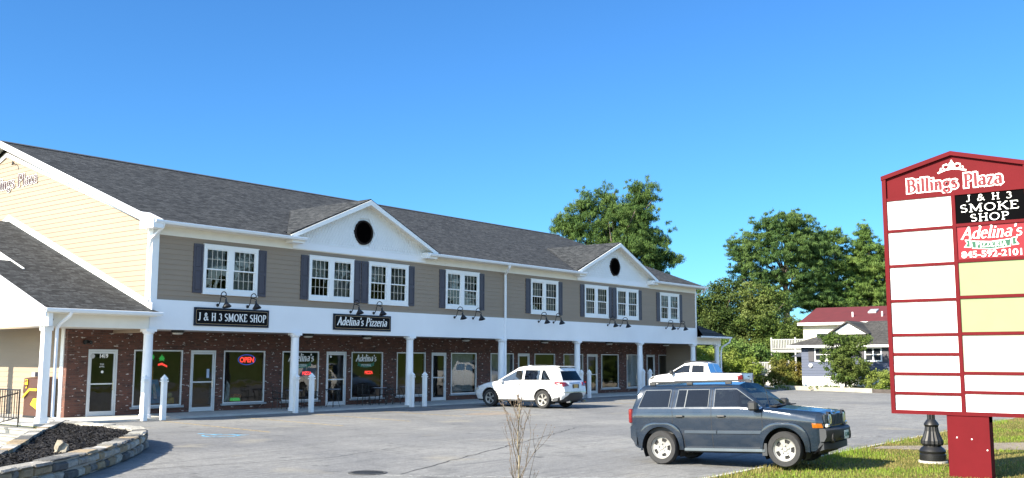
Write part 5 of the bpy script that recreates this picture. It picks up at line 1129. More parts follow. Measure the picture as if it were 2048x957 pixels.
mb = MB(); mb.tube([(75.6, 30.6, 0), (75.6, 30.6, 2.7)], .03, 8); mb.build('pole', MATBLACK, g)
mb = MB(); mb.lathe([(1.25, 2.35), (.6, 2.62), (.001, 2.8)], (75.6, 30.6, 0), seg=8); mb.build('canopy', M('charcoal_canvas', (.04, .045, .06), .9), g)
# far kerb
struct_far = MB(); struct_far.prism([(65.0, 22.0, 0), (65.3, 22.0, 0), (68.9, 30.2, 0), (68.6, 30.3, 0)], (0, 0, .28)); struct(struct_far.build('far_kerb', M('pale_kerb', (.30, .28, .24), .9, var=.12)))
mb = MB(); mb.prism([(64.75, 20.6, 0), (65.0, 20.5, 0), (65.3, 21.95, 0), (65.05, 22.0, 0)], (0, 0, .24)); tag(mb.build('kerb_timber', M('dark_timber', (.06, .05, .045), .9, var=.3), loc=(65, 21.2, 0)), 'dark timber lying at the right end of the pale far kerb', 'timber')

# ------------------------------------------------------------------ trees
def leafcloud(rng, lobes, n, size, clump=(.5, 1.1), per=70, droop=0, narrow=.55, fill=.55, flat=.75):
    """lobes: (x,y,z,rx,ry,rz); clumps of leaf faces spread through and over each lobe; returns quads"""
    vol = np.array([l[3]*l[4]*l[5] for l in lobes])**.72; pr = vol/vol.sum(); nc = max(4, n//per)
    li = rng.choice(len(lobes), nc, p=pr); L = np.array(lobes)[li]
    d = rng.normal(size=(nc, 3)); d /= np.linalg.norm(d, axis=1)[:, None]; rr = np.where(rng.random(nc) < fill, rng.uniform(.82, 1.05, nc), rng.uniform(.3, .85, nc))
    cr = rng.uniform(*clump, nc)
    if droop < 0:                                   # feathery tips reaching past the crown
        tip = rng.random(nc) < .28; rr = np.where(tip, rng.uniform(1.08, 1.42, nc), rr); cr = np.where(tip, cr*.5, cr)
    cc = L[:, :3]+d*L[:, 3:6]*rr[:, None]
    k = rng.choice(nc, n, p=cr**1.6/(cr**1.6).sum()); q = rng.normal(size=(n, 3)); q /= np.linalg.norm(q, axis=1)[:, None]; q *= (rng.random(n)**.45)[:, None]*cr[k][:, None]; q[:, 2] *= flat
    p = cc[k]+q
    nn = rng.normal(size=(n, 3))*.7+q/ (np.linalg.norm(q, axis=1)[:, None]+1e-6)*.9+np.array([0, 0, .5]); nn /= np.linalg.norm(nn, axis=1)[:, None]
    t = np.cross(nn, rng.normal(size=(n, 3))); t /= np.linalg.norm(t, axis=1)[:, None]; s = np.cross(nn, t)
    a = (size*rng.uniform(.6, 1.25, n))[:, None]; b = a*narrow
    t[:, 2] -= droop
    return np.stack([p-t*a*.5, p+s*b*.5, p+t*a*.6, p-s*b*.5], 1), cc
def tree(name, label, base, lobes, n, size, leafm, trunk_r, top, seed, group=None, barkm=None, limbs=14, **kw):
    """lobes relative to base; trunk and limbs reach into the crown"""
    rng = np.random.default_rng(seed); rr = random.Random(seed); bx, by, bz = base; shrink = kw.pop('shrink', 1); lobes = [(l[0], l[1], l[2], l[3]*shrink, l[4]*shrink, l[5]*shrink*(.88 if shrink < 1 else 1)) for l in lobes]
    g = root(name, label, 'tree' if 'shrub' not in name else 'shrub', base, group)
    q, cc = leafcloud(rng, [(bx+l[0], by+l[1], bz+l[2], l[3], l[4], l[5]) for l in lobes], n, size, **kw)
    np_mesh('crown', q, leafm, g)
    mb = MB(); tp = Vector(top)+Vector(base); b = Vector(base); pts = [b+(tp-b)*t+Vector((rr.uniform(-.12, .12), rr.uniform(-.12, .12), 0))*(1 if 0 < t < 1 else 0) for t in (0, .2, .4, .6, .8, 1)]
    mb.tube(pts, [trunk_r*1.25, trunk_r, trunk_r*.85, trunk_r*.65, trunk_r*.45, trunk_r*.2], 10)
    idx = rng.choice(len(cc), min(limbs, len(cc)), replace=False)
    for i in idx:
        e = Vector(cc[i]); t = min(.95, max(.18, (e.z-bz)/(top[2])*.75)); s = b+(tp-b)*t; m = (s+e)/2+Vector((0, 0, -.05*(e-s).length)); mb.tube([s, m, e], [trunk_r*.32, trunk_r*.2, trunk_r*.06], 6)
    mb.build('trunk', barkm or M('grey_brown_bark', (.15, .12, .10), .95, var=.35, scale=4, stretch=(1, 1, .3), bmp=.6, bscale=8), g); return g
PINE = mat_leaf('pine_needles', (.036, .076, .024), (.092, .155, .038), (.12, .18, .048), .22)
PINE2 = mat_leaf('dark_pine_needles', (.034, .075, .026), (.085, .148, .04), (.11, .17, .048), .25)
PINEB = mat_leaf('bright_pine_needles', (.05, .10, .026), (.125, .20, .045), (.155, .225, .055), .25)
DECI = mat_leaf('deciduous_leaves', (.03, .055, .014), (.07, .105, .025), (.10, .13, .035), .25)
OLIV = mat_leaf('olive_leaves', (.055, .095, .022), (.125, .175, .04), (.15, .175, .05), .25)
LIME = mat_leaf('yellow_green_leaves', (.13, .20, .03), (.24, .30, .05), (.2, .24, .06), .35)
# camera-facing right / forward directions of the place only used to lay crowns out across the view
cr_, fw_ = Vector((.6222, -.7829, 0)), Vector((.7829, .6222, 0))
def lay(*ls): return [(cr_.x*a+fw_.x*d, cr_.y*a+fw_.y*d, z, rx, rx, rz) for a, d, z, rx, rz in ls]
# tall pine behind the building (px 1100-1360)
tree('pine_tree', 'tall bushy pine tree rising behind the far end of the shopping plaza', (79.6, 50.7, 0),
     lay((-2.6, 0, 16.8, 1.2, 1.5), (-.8, 0, 17.0, 1.0, 1.6), (1.9, 0, 17.2, 1.1, 1.8), (3.3, 0, 17.3, .9, 1.7), (-4.3, 0, 15.2, 1.1, 1.5), (-5.6, 0, 14.7, .8, .6), (-2.6, 0, 14.2, 2.0, 2.1), (.3, -.6, 14.8, 2.0, 2.1), (2.6, 0, 14.9, 1.6, 2.1), (1.5, -1, 12.4, 2.5, 1.9), (3.7, 0, 12.2, 1.2, 1.2), (4.2, 0, 11.2, 1.5, .9), (5.6, 0, 11.6, .7, .5), (5.4, 0, 14.7, .45, .45), (4.7, 0, 13.4, .45, .35), (-1.5, 0, 11.5, 3.0, 2.0), (-.5, 0, 9, 3.4, 1.8), (1.0, 0, 15.8, 1.5, 1.2), (2.8, .5, 13.2, 1.6, 1.3)),
     130000, .34, PINE, .42, (0, 0, 18), 11, limbs=30, clump=(.32, .62), per=80, narrow=.16, droop=-.45)
# right group
tree('pine_tree', 'big dark pine with bare lower trunk and broken limbs left of the red roof', (97.0, 41.2, 0),
     lay((-4.2, 0, 13.7, 1.7, 1.3), (-3.2, 0, 12.0, 2.0, 1.2), (-2.2, 0, 15.2, 1.9, 1.4), (.2, 0, 15.9, 1.9, 1.3), (1.9, .5, 15.6, 1.8, 1.4), (-.4, -1, 13.4, 2.4, 1.6), (2.6, -.5, 13.3, 2.1, 1.6), (-4.0, 0, 10.2, 1.7, .9), (-2.2, -.5, 10.2, 1.9, 1.1), (1.0, -.8, 10.8, 2.3, 1.1), (-.8, 0, 8.1, 2.3, .9), (2.6, 0, 8.6, 2.2, 1.0), (-5.1, 0, 12.9, .8, .4), (-5.0, 0, 11.2, .8, .35)),
     75000, .36, PINE2, .38, (.3, 0, 16), 12, group='pines beyond the far kerb', limbs=22, clump=(.34, .66), per=80, narrow=.17, flat=.44, droop=-.4, shrink=1.02)
tree('pine_tree', 'wide green pine directly behind the red roof', (103.4, 38.4, 0),
     lay((-2.5, 0, 14.0, 2.0, 1.6), (-.4, 0, 14.6, 1.7, 1.7), (-1.2, -1, 12.0, 2.6, 1.4), (1.8, 0, 12.6, 1.7, 1.8), (-2.4, -1, 10.0, 2.6, 1.1), (.8, -1, 9.6, 2.6, 1.2), (-1.2, -1.5, 7.9, 3.2, .9), (2.4, 0, 8.0, 2.2, 1.1)),
     70000, .36, PINEB, .34, (0, 0, 15.4), 13, group='pines beyond the far kerb', limbs=18, clump=(.34, .68), per=80, narrow=.17, flat=.44, droop=-.4, shrink=1.02)
tree('pine_tree', 'pointed pine with an open top just left of the pylon sign', (105.5, 36.1, 0),
     lay((.2, 0, 15.3, .8, 1.2), (.4, 0, 13.4, 1.4, 1.4), (2.2, 0, 13.0, 1.3, 1.3), (1.0, -1, 11.2, 2.2, 1.4), (-.8, 0, 11.8, 1.1, 1.0), (.6, -1, 9.0, 2.4, 1.2), (2.9, 0, 10.0, 1.6, 1.3), (.9, -1, 7.2, 2.6, 1.0)),
     66000, .36, PINEB, .30, (.5, 0, 16), 14, group='pines beyond the far kerb', limbs=16, clump=(.34, .66), per=80, narrow=.17, flat=.46, droop=-.4, shrink=1.04)
tree('pine_tree', 'pine mostly hidden behind the pylon sign', (108, 27, 0), lay((0, 0, 12.5, 2.4, 2.6), (.5, -1, 9, 3, 2.2), (-1, 0, 6.8, 2.6, 1.6)), 15000, .34, PINE, .34, (0, 0, 15), 15, group='pines beyond the far kerb', clump=(.5, 1), per=110, narrow=.35)
tree('maple_tree', 'dark broadleaf tree right of the far corner of the plaza', (84.0, 42.0, 0),
     lay((-1.9, 0, 6.9, 1.8, 1.6), (.4, 0, 8.1, 1.7, 1.4), (-.9, -.5, 5.2, 2.2, 1.8), (1.5, -.5, 6.2, 1.9, 1.8), (0, 0, 3.5, 2.8, 1.9), (-3.2, 0, 4.0, 2.0, 2.4), (-3.4, 0, 6.0, .9, 1.2)),
     50000, .2, DECI, .3, (0, 0, 8), 16, clump=(.45, .9), per=90)
tree('oak_tree', 'olive green broadleaf tree between the dark tree and the big pine', (85.2, 38.4, 0),
     lay((-.6, 0, 7.9, 1.5, 1.3), (1.0, .5, 6.9, 1.6, 1.4), (-.8, -.3, 5.7, 1.9, 1.5), (.6, -.6, 4.4, 2.0, 1.4), (2.0, 0, 4.8, 1.4, 1.2), (-1.6, -.4, 3.4, 1.6, 1.3), (.3, 0, 2.3, 2.4, 1.6)),
     40000, .19, OLIV, .22, (0, 0, 7.6), 17, clump=(.4, .8), per=90, limbs=20)
tree('dark_broadleaf_tree', 'shaded dense tree filling the gap behind the porch columns at the far end', (80, 46, 0), lay((-1, 0, 4.5, 2.6, 2.4), (1, 0, 3, 2.4, 2.2), (-3, 0, 3, 2.2, 2.4)), 14000, .28, DECI, .25, (0, 0, 6), 18, clump=(.5, 1), per=90)
for i, (a, d, lab, m) in enumerate(((-4.6, 0, 'deep green thicket behind the raised white deck', DECI), (4.0, 3, 'deep green thicket behind the blue bungalow', DECI), (13, 3, 'deep green thicket behind the pylon sign', DECI), (24, 2, 'deep green thicket right of the pylon sign', DECI))):
    p = Vector((99, 37, 0))+cr_*a+fw_*d; tree('thicket', lab, tuple(p), lay((-3, 0, 2.6, 3, 2.4), (0, 0, 3.6, 3.2, 2.8), (3.4, 0, 2.8, 3.2, 2.6)), 14000, .36, m, .25, (0, 0, 5), 30+i, group='thickets beyond the houses', clump=(.6, 1.1), per=90)
# shrubs and small trees
tree('shrub', 'bright yellow green shrub behind the white pickup bed', (72.4, 36.2, 0), lay((-1.1, 0, 2.1, 1.1, 1.3), (.6, 0, 1.5, 1.3, 1.2), (2.0, 0, 1.2, 1.1, 1.0)), 12000, .17, LIME, .06, (0, 0, 2), 41, limbs=8, clump=(.25, .5), per=70)
tree('shrub', 'mid green shrub left of the low white deck', (76.0, 36.2, 0), lay((-1.4, 0, 2.6, 1.5, 1.3), (.6, 0, 2.3, 1.4, 1.3), (2.0, 0, 1.6, 1.1, 1.3)), 12000, .2, PINEB, .08, (0, 0, 2.4), 42, limbs=8, clump=(.3, .6), per=70)
tree('ornamental_tree', 'small leafy tree growing in front of the blue bungalow', (66.9, 24.4, 0),
     lay((-.9, 0, 3.5, .7, .55), (-.15, 0, 3.15, .8, .8), (1.0, 0, 3.45, .8, .35), (.5, 0, 2.75, .9, .7), (-.6, 0, 2.2, .95, .7), (.3, -.2, 1.9, 1.2, .8), (-.5, 0, 1.3, .95, .6), (.8, 0, 1.2, 1.0, .6), (.2, 0, .8, 1.2, .4)),
     20000, .13, mat_leaf('glossy_green_leaves', (.04, .075, .018), (.09, .14, .03), (.13, .16, .04), .25), .07, (.2, 0, 3.4), 43, limbs=22, clump=(.18, .38), per=60)
tree('shrub', 'leafy shrub at the left foot of the blue bungalow', (70.6, 30.2, 0), lay((-.5, 0, 1.5, .8, .8), (.5, 0, 1.2, .9, .8), (-.1, 0, .7, 1.3, .6), (1.5, 0, .55, .9, .5)), 12000, .14, mat_leaf('shrub_leaves', (.06, .10, .02), (.14, .19, .04), (.2, .15, .04), .3), .05, (0, 0, 1.5), 44, limbs=8, clump=(.18, .38), per=60)
tree('shrub', 'low flowering shrub at the foot of the blue bungalow beside the pylon sign', (67.8, 21.6, 0), lay((-.8, 0, .8, .9, .7), (.8, 0, .7, 1.1, .6)), 7000, .13, LIME, .04, (0, 0, .9), 45, limbs=6, clump=(.18, .38), per=60)
def ground_cover(x0, x1, y0, y1, n, m, name, lab):
    rng = np.random.default_rng(9); q, _ = leafcloud(rng, [(random.uniform(x0, x1), random.uniform(y0, y1), .12, .9, .9, .16) for _ in range(26)], n, .12, clump=(.15, .3), per=40)
    tag(np_mesh(name, q, m, loc=((x0+x1)/2, (y0+y1)/2, 0)), lab, 'ground cover', kind='stuff')
ground_cover(66.8, 70, 20.5, 30, 9000, OLIV, 'ground_cover', 'low weeds and ground cover between the far kerb and the bungalow')
# trees across the road behind the viewer, mirrored in the windows
for i, (x, y, s_, t) in enumerate(((24, -30, 1.2, 'nearest'), (47, -34, 1.1, 'second'), (72, -30, 1.3, 'third'), (98, -36, 1.2, 'farthest'))):
    z = 2+.1*(-y-12)
    tree('roadside_tree', 'broad tree on the meadow across the road, %s of four' % t, (x, y, z), [(0, 0, 5.5*s_, 3.2*s_, 3.2*s_, 2.6*s_), (2*s_, 1, 4*s_, 2.4*s_, 2.4*s_, 2*s_), (-2*s_, 0, 4.4*s_, 2.4*s_, 2.4*s_, 2*s_)], 5000, .6, DECI, .35, (0, 0, 6*s_), 60+i, group='trees across the road', clump=(.8, 1.5), per=90)
rng = np.random.default_rng(77); wl = []
for k in range(46):
    x = -30+k*5.2; wl += [(x+random.uniform(-2, 2), -56+random.uniform(-5, 5), h, 5, 4.5, 4.5) for h in (8, 14, 18+random.uniform(-2.5, 2.5))]
q, _ = leafcloud(rng, wl, 60000, 1.1, clump=(1.2, 2.2), per=60)
tag(np_mesh('far_wood', q, DECI, loc=(90, -56, 0)), 'wooded ridge across the road seen mirrored in the windows', 'wood', kind='stuff')

# ------------------------------------------------------------------ vehicles
def pchip(P, lin=()):
    """P: (n,3) control points -> callable(i, t) ; monotone cubic per coordinate, straight on the cells in lin"""
    P = np.array(P, float); n = len(P); d = np.diff(P, axis=0); m = np.zeros_like(P)
    for i in range(1, n-1):
        for c in range(3):
            a, b = d[i-1, c], d[i, c]; m[i, c] = 0 if a*b <= 0 else 2*a*b/(a+b)
    m[0] = d[0]; m[-1] = d[-1]
    def f(i, t):
        if i in lin: return P[i]+(P[i+1]-P[i])*t
        h00 = 2*t**3-3*t**2+1; h10 = t**3-2*t**2+t; h01 = -2*t**3+3*t**2; h11 = t**3-t**2
        return h00*P[i]+h10*m[i]+h01*P[i+1]+h11*m[i+1]
    return f
TU = [0, .045, .12, .2, .28, .36, .44, .52, .6, .68, .76, .84, .9, .955, 1]; TV = [0, .09, .25, .42, .58, .75, .92, 1]
def car(name, label, loc, heading, sc, rings, wins, lin, wheel, paint, capglass=(), blackcells=(), rim='steel', glassm=None, topdark=None, paint2=None, extras=None, archk=1.2, roofglass=True):
    g = root(name, label, 'pickup truck' if 'pickup' in name else 'car', loc, None, heading); g.scale = sc
    rings = np.array([[r[0], r[1], r[2]] for r in rings], float).transpose(0, 2, 1)      # ring, level, xyz
    nr, nl = rings.shape[:2]
    # refine along the rings first, then across the levels
    cols = []; cell_u = []
    for i in range(nr-1):
        for k, t in enumerate(TU[:-1] if i < nr-2 else TU):
            cols.append((i, t)); 
    A = [pchip(rings[:, j], lin) for j in range(nl)]
    grid = []
    for (i, t) in cols:
        P = np.array([A[j](i, t) for j in range(nl)]); B_ = pchip(P, (3, 5)); row = []
        for j in range(nl-1):
            for v in (TV[:-1] if j < nl-2 else TV): row.append(B_(j, v))
        grid.append(row)
    grid = np.array(grid); nx, ny = grid.shape[:2]; WR, WX = wheel['r'], wheel['x']; AR = WR*archk; wz = WR
    sills = (TV.__len__()-1)*3
    orig_in = np.zeros((nx, ny), int)
    for wi, cx in enumerate(WX):
        dd = np.hypot(grid[:, :, 0]-cx, grid[:, :, 2]-wz); ins = dd < AR; ins[:, sills+1:] = False
        orig_in[ins] = wi+1
    keepf = lambda i, j: not all(orig_in[a, b] for a in (i, i+1) for b in (j, j+1))
    for i in range(nx):
        for j in range(ny):
            if orig_in[i, j]:
                cx = WX[orig_in[i, j]-1]; dx, dz = grid[i, j, 0]-cx, grid[i, j, 2]-wz; l = math.hypot(dx, dz) or 1; grid[i, j, 0] = cx+dx/l*AR; grid[i, j, 2] = wz+dz/l*AR
    nt = len(TU)-1; nv = len(TV)-1
    def classify(i, j):
        ci, cj = i//nt, j//nv; u = (TU[i % nt]+TU[i % nt+1])/2; v = (TV[j % nv]+TV[j % nv+1])/2
        for (wi, wj, u0, u1, v0, v1, gl) in wins:
            if ci == wi and cj == wj and u0 < u < u1 and v0 < v < v1: return gl
        if (ci, cj) in blackcells: return 'black'
        return 'paint'
    parts = {}
    def put(key, quad): parts.setdefault(key, []).append(quad)
    for i in range(nx-1):
        for j in range(ny-1):
            if not keepf(i, j): continue
            k = classify(i, j); q = [grid[i, j], grid[i+1, j], grid[i+1, j+1], grid[i, j+1]]
            for s in (1, -1):
                w = [(p[0], p[1]*s, p[2]) for p in q]; put(k, w if s == 1 else w[::-1])
    for end, i in (('rear', 0), ('front', nx-1)):
        for j in range(ny-1):
            cj = j//nv; v = (TV[j % nv]+TV[j % nv+1])/2
            for s in (1, -1):
                for f0, f1 in ((1, .93), (.93, .86), (.86, .4), (.4, 0)):
                    a, b = grid[i, j], grid[i, j+1]; key = 'paint'
                    bulge = lambda f: .05*(1-f*f)*(-1 if end == 'rear' else 1)
                    if (end, cj) in capglass and f1 < .9 and .1 < v < .9 and f0 <= .93: key = 'tint'
                    if (end, cj, 'black') in capglass: key = 'black'
                    q = [(a[0]+bulge(f0), a[1]*f0*s, a[2]), (a[0]+bulge(f1), a[1]*f1*s, a[2]), (b[0]+bulge(f1), b[1]*f1*s, b[2]), (b[0]+bulge(f0), b[1]*f0*s, b[2])]
                    put(key, q if (s == 1) != (end == 'front') else q[::-1])
    def merged(name, quads, m, parent, smooth=True):
        if name != 'body':
            ids = {}; F = []
            for q in quads: F.append(tuple(ids.setdefault(tuple(round(float(c), 3) for c in p), len(ids)) for p in q))
            cs = comps(len(ids), F)
            if len(cs) > 1: return [merged(name, [quads[k] for k in c], m, parent) if False else one(name, [quads[k] for k in c], m, parent) for c in cs]
        return one(name, quads, m, parent)
    def one(name, quads, m, parent):
        bm = bmesh.new(); 
        for q in quads: bm.faces.new([bm.verts.new(p) for p in q])
        bmesh.ops.remove_doubles(bm, verts=bm.verts[:], dist=.0006)
        bmesh.ops.dissolve_degenerate(bm, edges=bm.edges[:], dist=.0004)
        me = bpy.data.meshes.new(name); bm.to_mesh(me); bm.free(); me.materials.append(m); me.polygons.foreach_set('use_smooth', [True]*len(me.polygons)); me.set_sharp_from_angle(angle=R(32))
        o = bpy.data.objects.new(name, me); COL.objects.link(o); o.parent = parent; return o
    body = merged('body', parts['paint'], paint, g)
    allq = [q for v in parts.values() for q in v]; vv = [p for q in allq for p in q]; bvh = BVHTree.FromPolygons([Vector(p) for p in vv], [tuple(range(4*i, 4*i+4)) for i in range(len(allq))])
    for key, nm, m in (('clear', 'window', CARGLASS), ('tint', 'tinted_window', TINT), ('shield', 'windshield', SHIELD), ('black', 'dark_trim', PLASTIC)):
        if key in parts: merged(nm, parts[key], m, g)
    # projection tools in the car's own frame
    def S(x, z, s):  # side point
        h = bvh.ray_cast(Vector((x, 4*s, z)), Vector((0, -s, 0))); return h[0] if h[0] is not None else Vector((x, s*rings[nr//2, 2, 1], z))
    def E(y, z, d):  # end point; d +1 front, -1 rear
        h = bvh.ray_cast(Vector((5*d, y, z)), Vector((-d, 0, 0))); return h[0] if h[0] is not None else Vector((d*2.2, y, z))
    def T(x, y):
        h = bvh.ray_cast(Vector((x, y, 5)), Vector((0, 0, -1))); return h[0] if h[0] is not None else Vector((x, y, 1))
    def strip(mb, path, w, lift, s, step=.06, proj='side', m=0):
        pts = []
        for (a0, b0), (a1, b1) in zip(path, path[1:]):
            n = max(1, int(math.hypot(a1-a0, b1-b0)/step)); pts += [(a0+(a1-a0)*k/n, b0+(b1-b0)*k/n) for k in range(n)]
        pts.append(path[-1]); up, lo = [], []
        f = (lambda a, b: S(a, b, s)) if proj == 'side' else (lambda a, b: E(a, b, s))
        nrm = Vector((0, s, 0)) if proj == 'side' else Vector((s, 0, 0))
        for k, p in enumerate(pts):
            q0 = pts[max(k-1, 0)]; q1 = pts[min(k+1, len(pts)-1)]; dx, dz = q1[0]-q0[0], q1[1]-q0[1]; l = math.hypot(dx, dz) or 1; nx_, nz_ = -dz/l*w/2, dx/l*w/2
            up.append(f(p[0]+nx_, p[1]+nz_)); lo.append(f(p[0]-nx_, p[1]-nz_))
        n = len(pts); vs = [p+nrm*lift for p in up]+[p+nrm*lift for p in lo]+[p-nrm*.01 for p in up]+[p-nrm*.01 for p in lo]; fs = []
        for k in range(n-1): fs += [(k, k+1, n+k+1, n+k), (2*n+k, 2*n+k+1, k+1, k), (n+k, n+k+1, 3*n+k+1, 3*n+k)]
        fs += [(0, n, 3*n, 2*n), (n-1, 2*n-1, 4*n-1, 3*n-1)]; mb.add(vs, fs, m)
    def patch(mb, poly, lift, s, proj='side', m=0):
        f = (lambda a, b: S(a, b, s)) if proj == 'side' else (lambda a, b: E(a, b, s)); nrm = Vector((0, s, 0)) if proj == 'side' else Vector((s, 0, 0))
        c = (sum(p[0] for p in poly)/len(poly), sum(p[1] for p in poly)/len(poly)); o = []
        for (a0, b0), (a1, b1) in zip(poly, poly[1:]+poly[:1]): o += [(a0, b0), ((a0+a1)/2, (b0+b1)/2)]
        n = len(o); mid = [((a+c[0])/2, (b+c[1])/2) for a, b in o]
        vs = [f(*p)+nrm*lift for p in o]+[f(*p)+nrm*lift for p in mid]+[f(*c)+nrm*lift]+[f(*p)-nrm*.015 for p in o]; fs = []
        for k in range(n): j = (k+1) % n; fs += [(k, j, n+j, n+k), (n+k, n+j, 2*n), (2*n+1+k, 2*n+1+j, j, k)]
        mb.add(vs, fs, m)
    # wheels
    def wheelset():
        tw = wheel.get('w', .22); r = WR; rr = r*.66; w0 = None
        mb = MB(); mb.lathe([(.001, -.03), (rr*.93, -.03), (rr*.93, .03), (.001, .03)], axis='y', seg=28); w = mb.build('wheel', MATBLACK, g, local=True)
        mb = MB(); mb.lathe([(rr, -tw/2+.02), (rr*1.03, -tw/2), (r*.93, -tw/2-.005), (r*.985, -tw/2+.03), (r, -tw/2+.07), (r, tw/2-.07), (r*.985, tw/2-.03), (r*.93, tw/2+.005), (rr*1.03, tw/2), (rr, tw/2-.02)], axis='y', seg=44); mb.build('tyre', RUBBER, w, True, True, sharp=50)
        mb = MB(); na = 60; rad = [.001, .16, .24, .40, .54, .84, .90, .97, 1.0] if rim == 'steel' else [.001, .14, .22, .34, .52, .70, .86, .95, 1.0]
        dep = [.062, .062, .045, .05, .055, .05, .055, .085, .09] if rim == 'steel' else [.05, .05, .06, .065, .068, .07, .075, .09, .095]
        idx = {}
        for a in range(na):
            for k, q in enumerate(rad): idx[a, k] = len(mb.v); an = 2*math.pi*(a+.5)/na; mb.v.append((rr*q*math.cos(an), dep[k], rr*q*math.sin(an)))
        for a in range(na):
            ph = (a*6) % 72
            for k in range(len(rad)-1):
                if rim == 'steel': hole = k == 4 and 18 <= ph < 54
                else: hole = (k in (3, 4, 5) and 17 <= ph < 55) or (k == 2 and 24 <= ph < 48)
                if not hole: mb.f.append((idx[a, k], idx[(a+1) % na, k], idx[(a+1) % na, k+1], idx[a, k+1])); mb.m.append(0)
        mb.lathe([(rr*.97, .085), (rr*1.02, .10), (rr*1.03, .085), (rr*.95, .02)], axis='y', seg=44)
        for k in range(5): an = 2*math.pi*k/5+.3; mb.lathe([(.017, .04), (.017, .075), (.001, .078)], (rr*.32*math.cos(an), 0, rr*.32*math.sin(an)), 'y', 8)
        mb.build('rim', SILVER, w, True, True); return w
    w = wheelset(); yw = wheel['y']
    for k, (x, s) in enumerate(((WX[0], 1), (WX[0], -1), (WX[1], 1), (WX[1], -1))):
        o = w if k == 0 else copy_tree(w, g); o.location = (x, s*yw, WR); o.rotation_euler = (0, 0, 0 if s > 0 else math.pi)
    # wheel wells, underbody, cabin
    mb = MB()
    for x in WX:
        for s in (-1, 1):
            n = 24; ring = [(x+AR*1.0*math.cos(math.pi*k/n*1.3-.47), AR*1.0*math.sin(math.pi*k/n*1.3-.47)+wz) for k in range(n+1)]
            a = [(p[0], s*(yw+.06), p[1]) for p in ring]; b = [(p[0], s*(yw-.28), p[1]) for p in ring]; mb.add(a+b, [(k, k+1, n+2+k, n+1+k) for k in range(n)]+[tuple(range(n+1, 2*n+2))])
    mb.build_each('wheel_well', MATBLACK, g, local=True)
    xr, xf = rings[0, 0, 0], rings[-1, 0, 0]; mb = MB(); yb_ = rings[nr//2, 0, 1]-.06
    mb.box(xr+.15, WX[0]-AR, -yb_+.2, yb_-.2, .24, .5); mb.box(WX[0]+AR, WX[1]-AR, -yb_, yb_, .25, .45); mb.box(WX[1]+AR, xf-.1, -yb_+.1, yb_-.1, .25, .45); mb.box(WX[0]-AR, WX[1]+AR, -yw+.3, yw-.3, .26, .5)
    mb.tube([(WX[0], -yw, WR), (WX[0], yw, WR)], .05); mb.build('underbody', MATBLACK, g, local=True)
    if extras: extras(g, S, E, T, strip, patch, rings, AR)
    return g
def seats(g, xs, w, z0, zt, m):
    for x in xs:
        for y in (-.38, .38):
            mb = MB(); mb.bbox(x-.25, x+.25, y-w, y+w, z0-.1, z0+.08, .04); v0 = len(mb.v); mb.bbox(x-.34, x-.2, y-w, y+w, z0, zt-.2, .04)
            mb.bbox(x-.34, x-.24, y-.13, y+.13, zt-.16, zt, .03); mb.build('seat', m, g, local=True)
SEATM = M('grey_seat_cloth', (.12, .12, .125), .9, var=.15)
def cabin(g, x0, x1, yh, zb, steer=None, dash=None, floor=True):
    mb = MB(); mb.box(x0, x1, -yh, yh, zb-.5, zb-.45)
    mb.box(x0, x0+.03, -yh, yh, zb-.45, zb); mb.box(x0, x1, yh-.02, yh, zb-.45, zb-.03); mb.box(x0, x1, -yh, -yh+.02, zb-.45, zb-.03)
    mb.build('cabin_trim', M('charcoal_trim', (.05, .05, .052), .8), g, local=True)
    if dash: mb = MB(); mb.prism([(dash-.35, -yh, zb-.3), (dash-.28, -yh, zb-.02), (dash+.15, -yh, zb-.01), (dash+.15, -yh, zb-.4)], (0, 2*yh, 0)); mb.build('dashboard', PLASTIC, g, local=True)
    if steer:
        mb = MB(); c = Vector(steer); mb.tube([c+Vector((.07*math.sin(a), .18*math.cos(a), .17*math.sin(a))) for a in [i*math.pi/10 for i in range(21)]], .015, 6); mb.tube([c+Vector((0, -.17, 0)), c+Vector((0, .17, 0))], .014, 5); mb.tube([c, c+Vector((.25, 0, -.1))], .025, 6); mb.build('steering_wheel', PLASTIC, g, local=True)
def outline(strip, mb, pts, w, lift, s): strip(mb, pts+[pts[0]], w, lift, s, .04)

LENSR = M('red_tail_lens', (.14, .003, .005), .2, var=.25, scale=9, coat=1); LENSO = M('amber_lens', (.30, .085, .005), .2, coat=1); LENSC = M('clear_headlamp', (.55, .56, .52), .08, .3, var=.15, scale=12, coat=1)
PLATE = M('pale_number_plate', (.62, .66, .60), .4, var=.1)
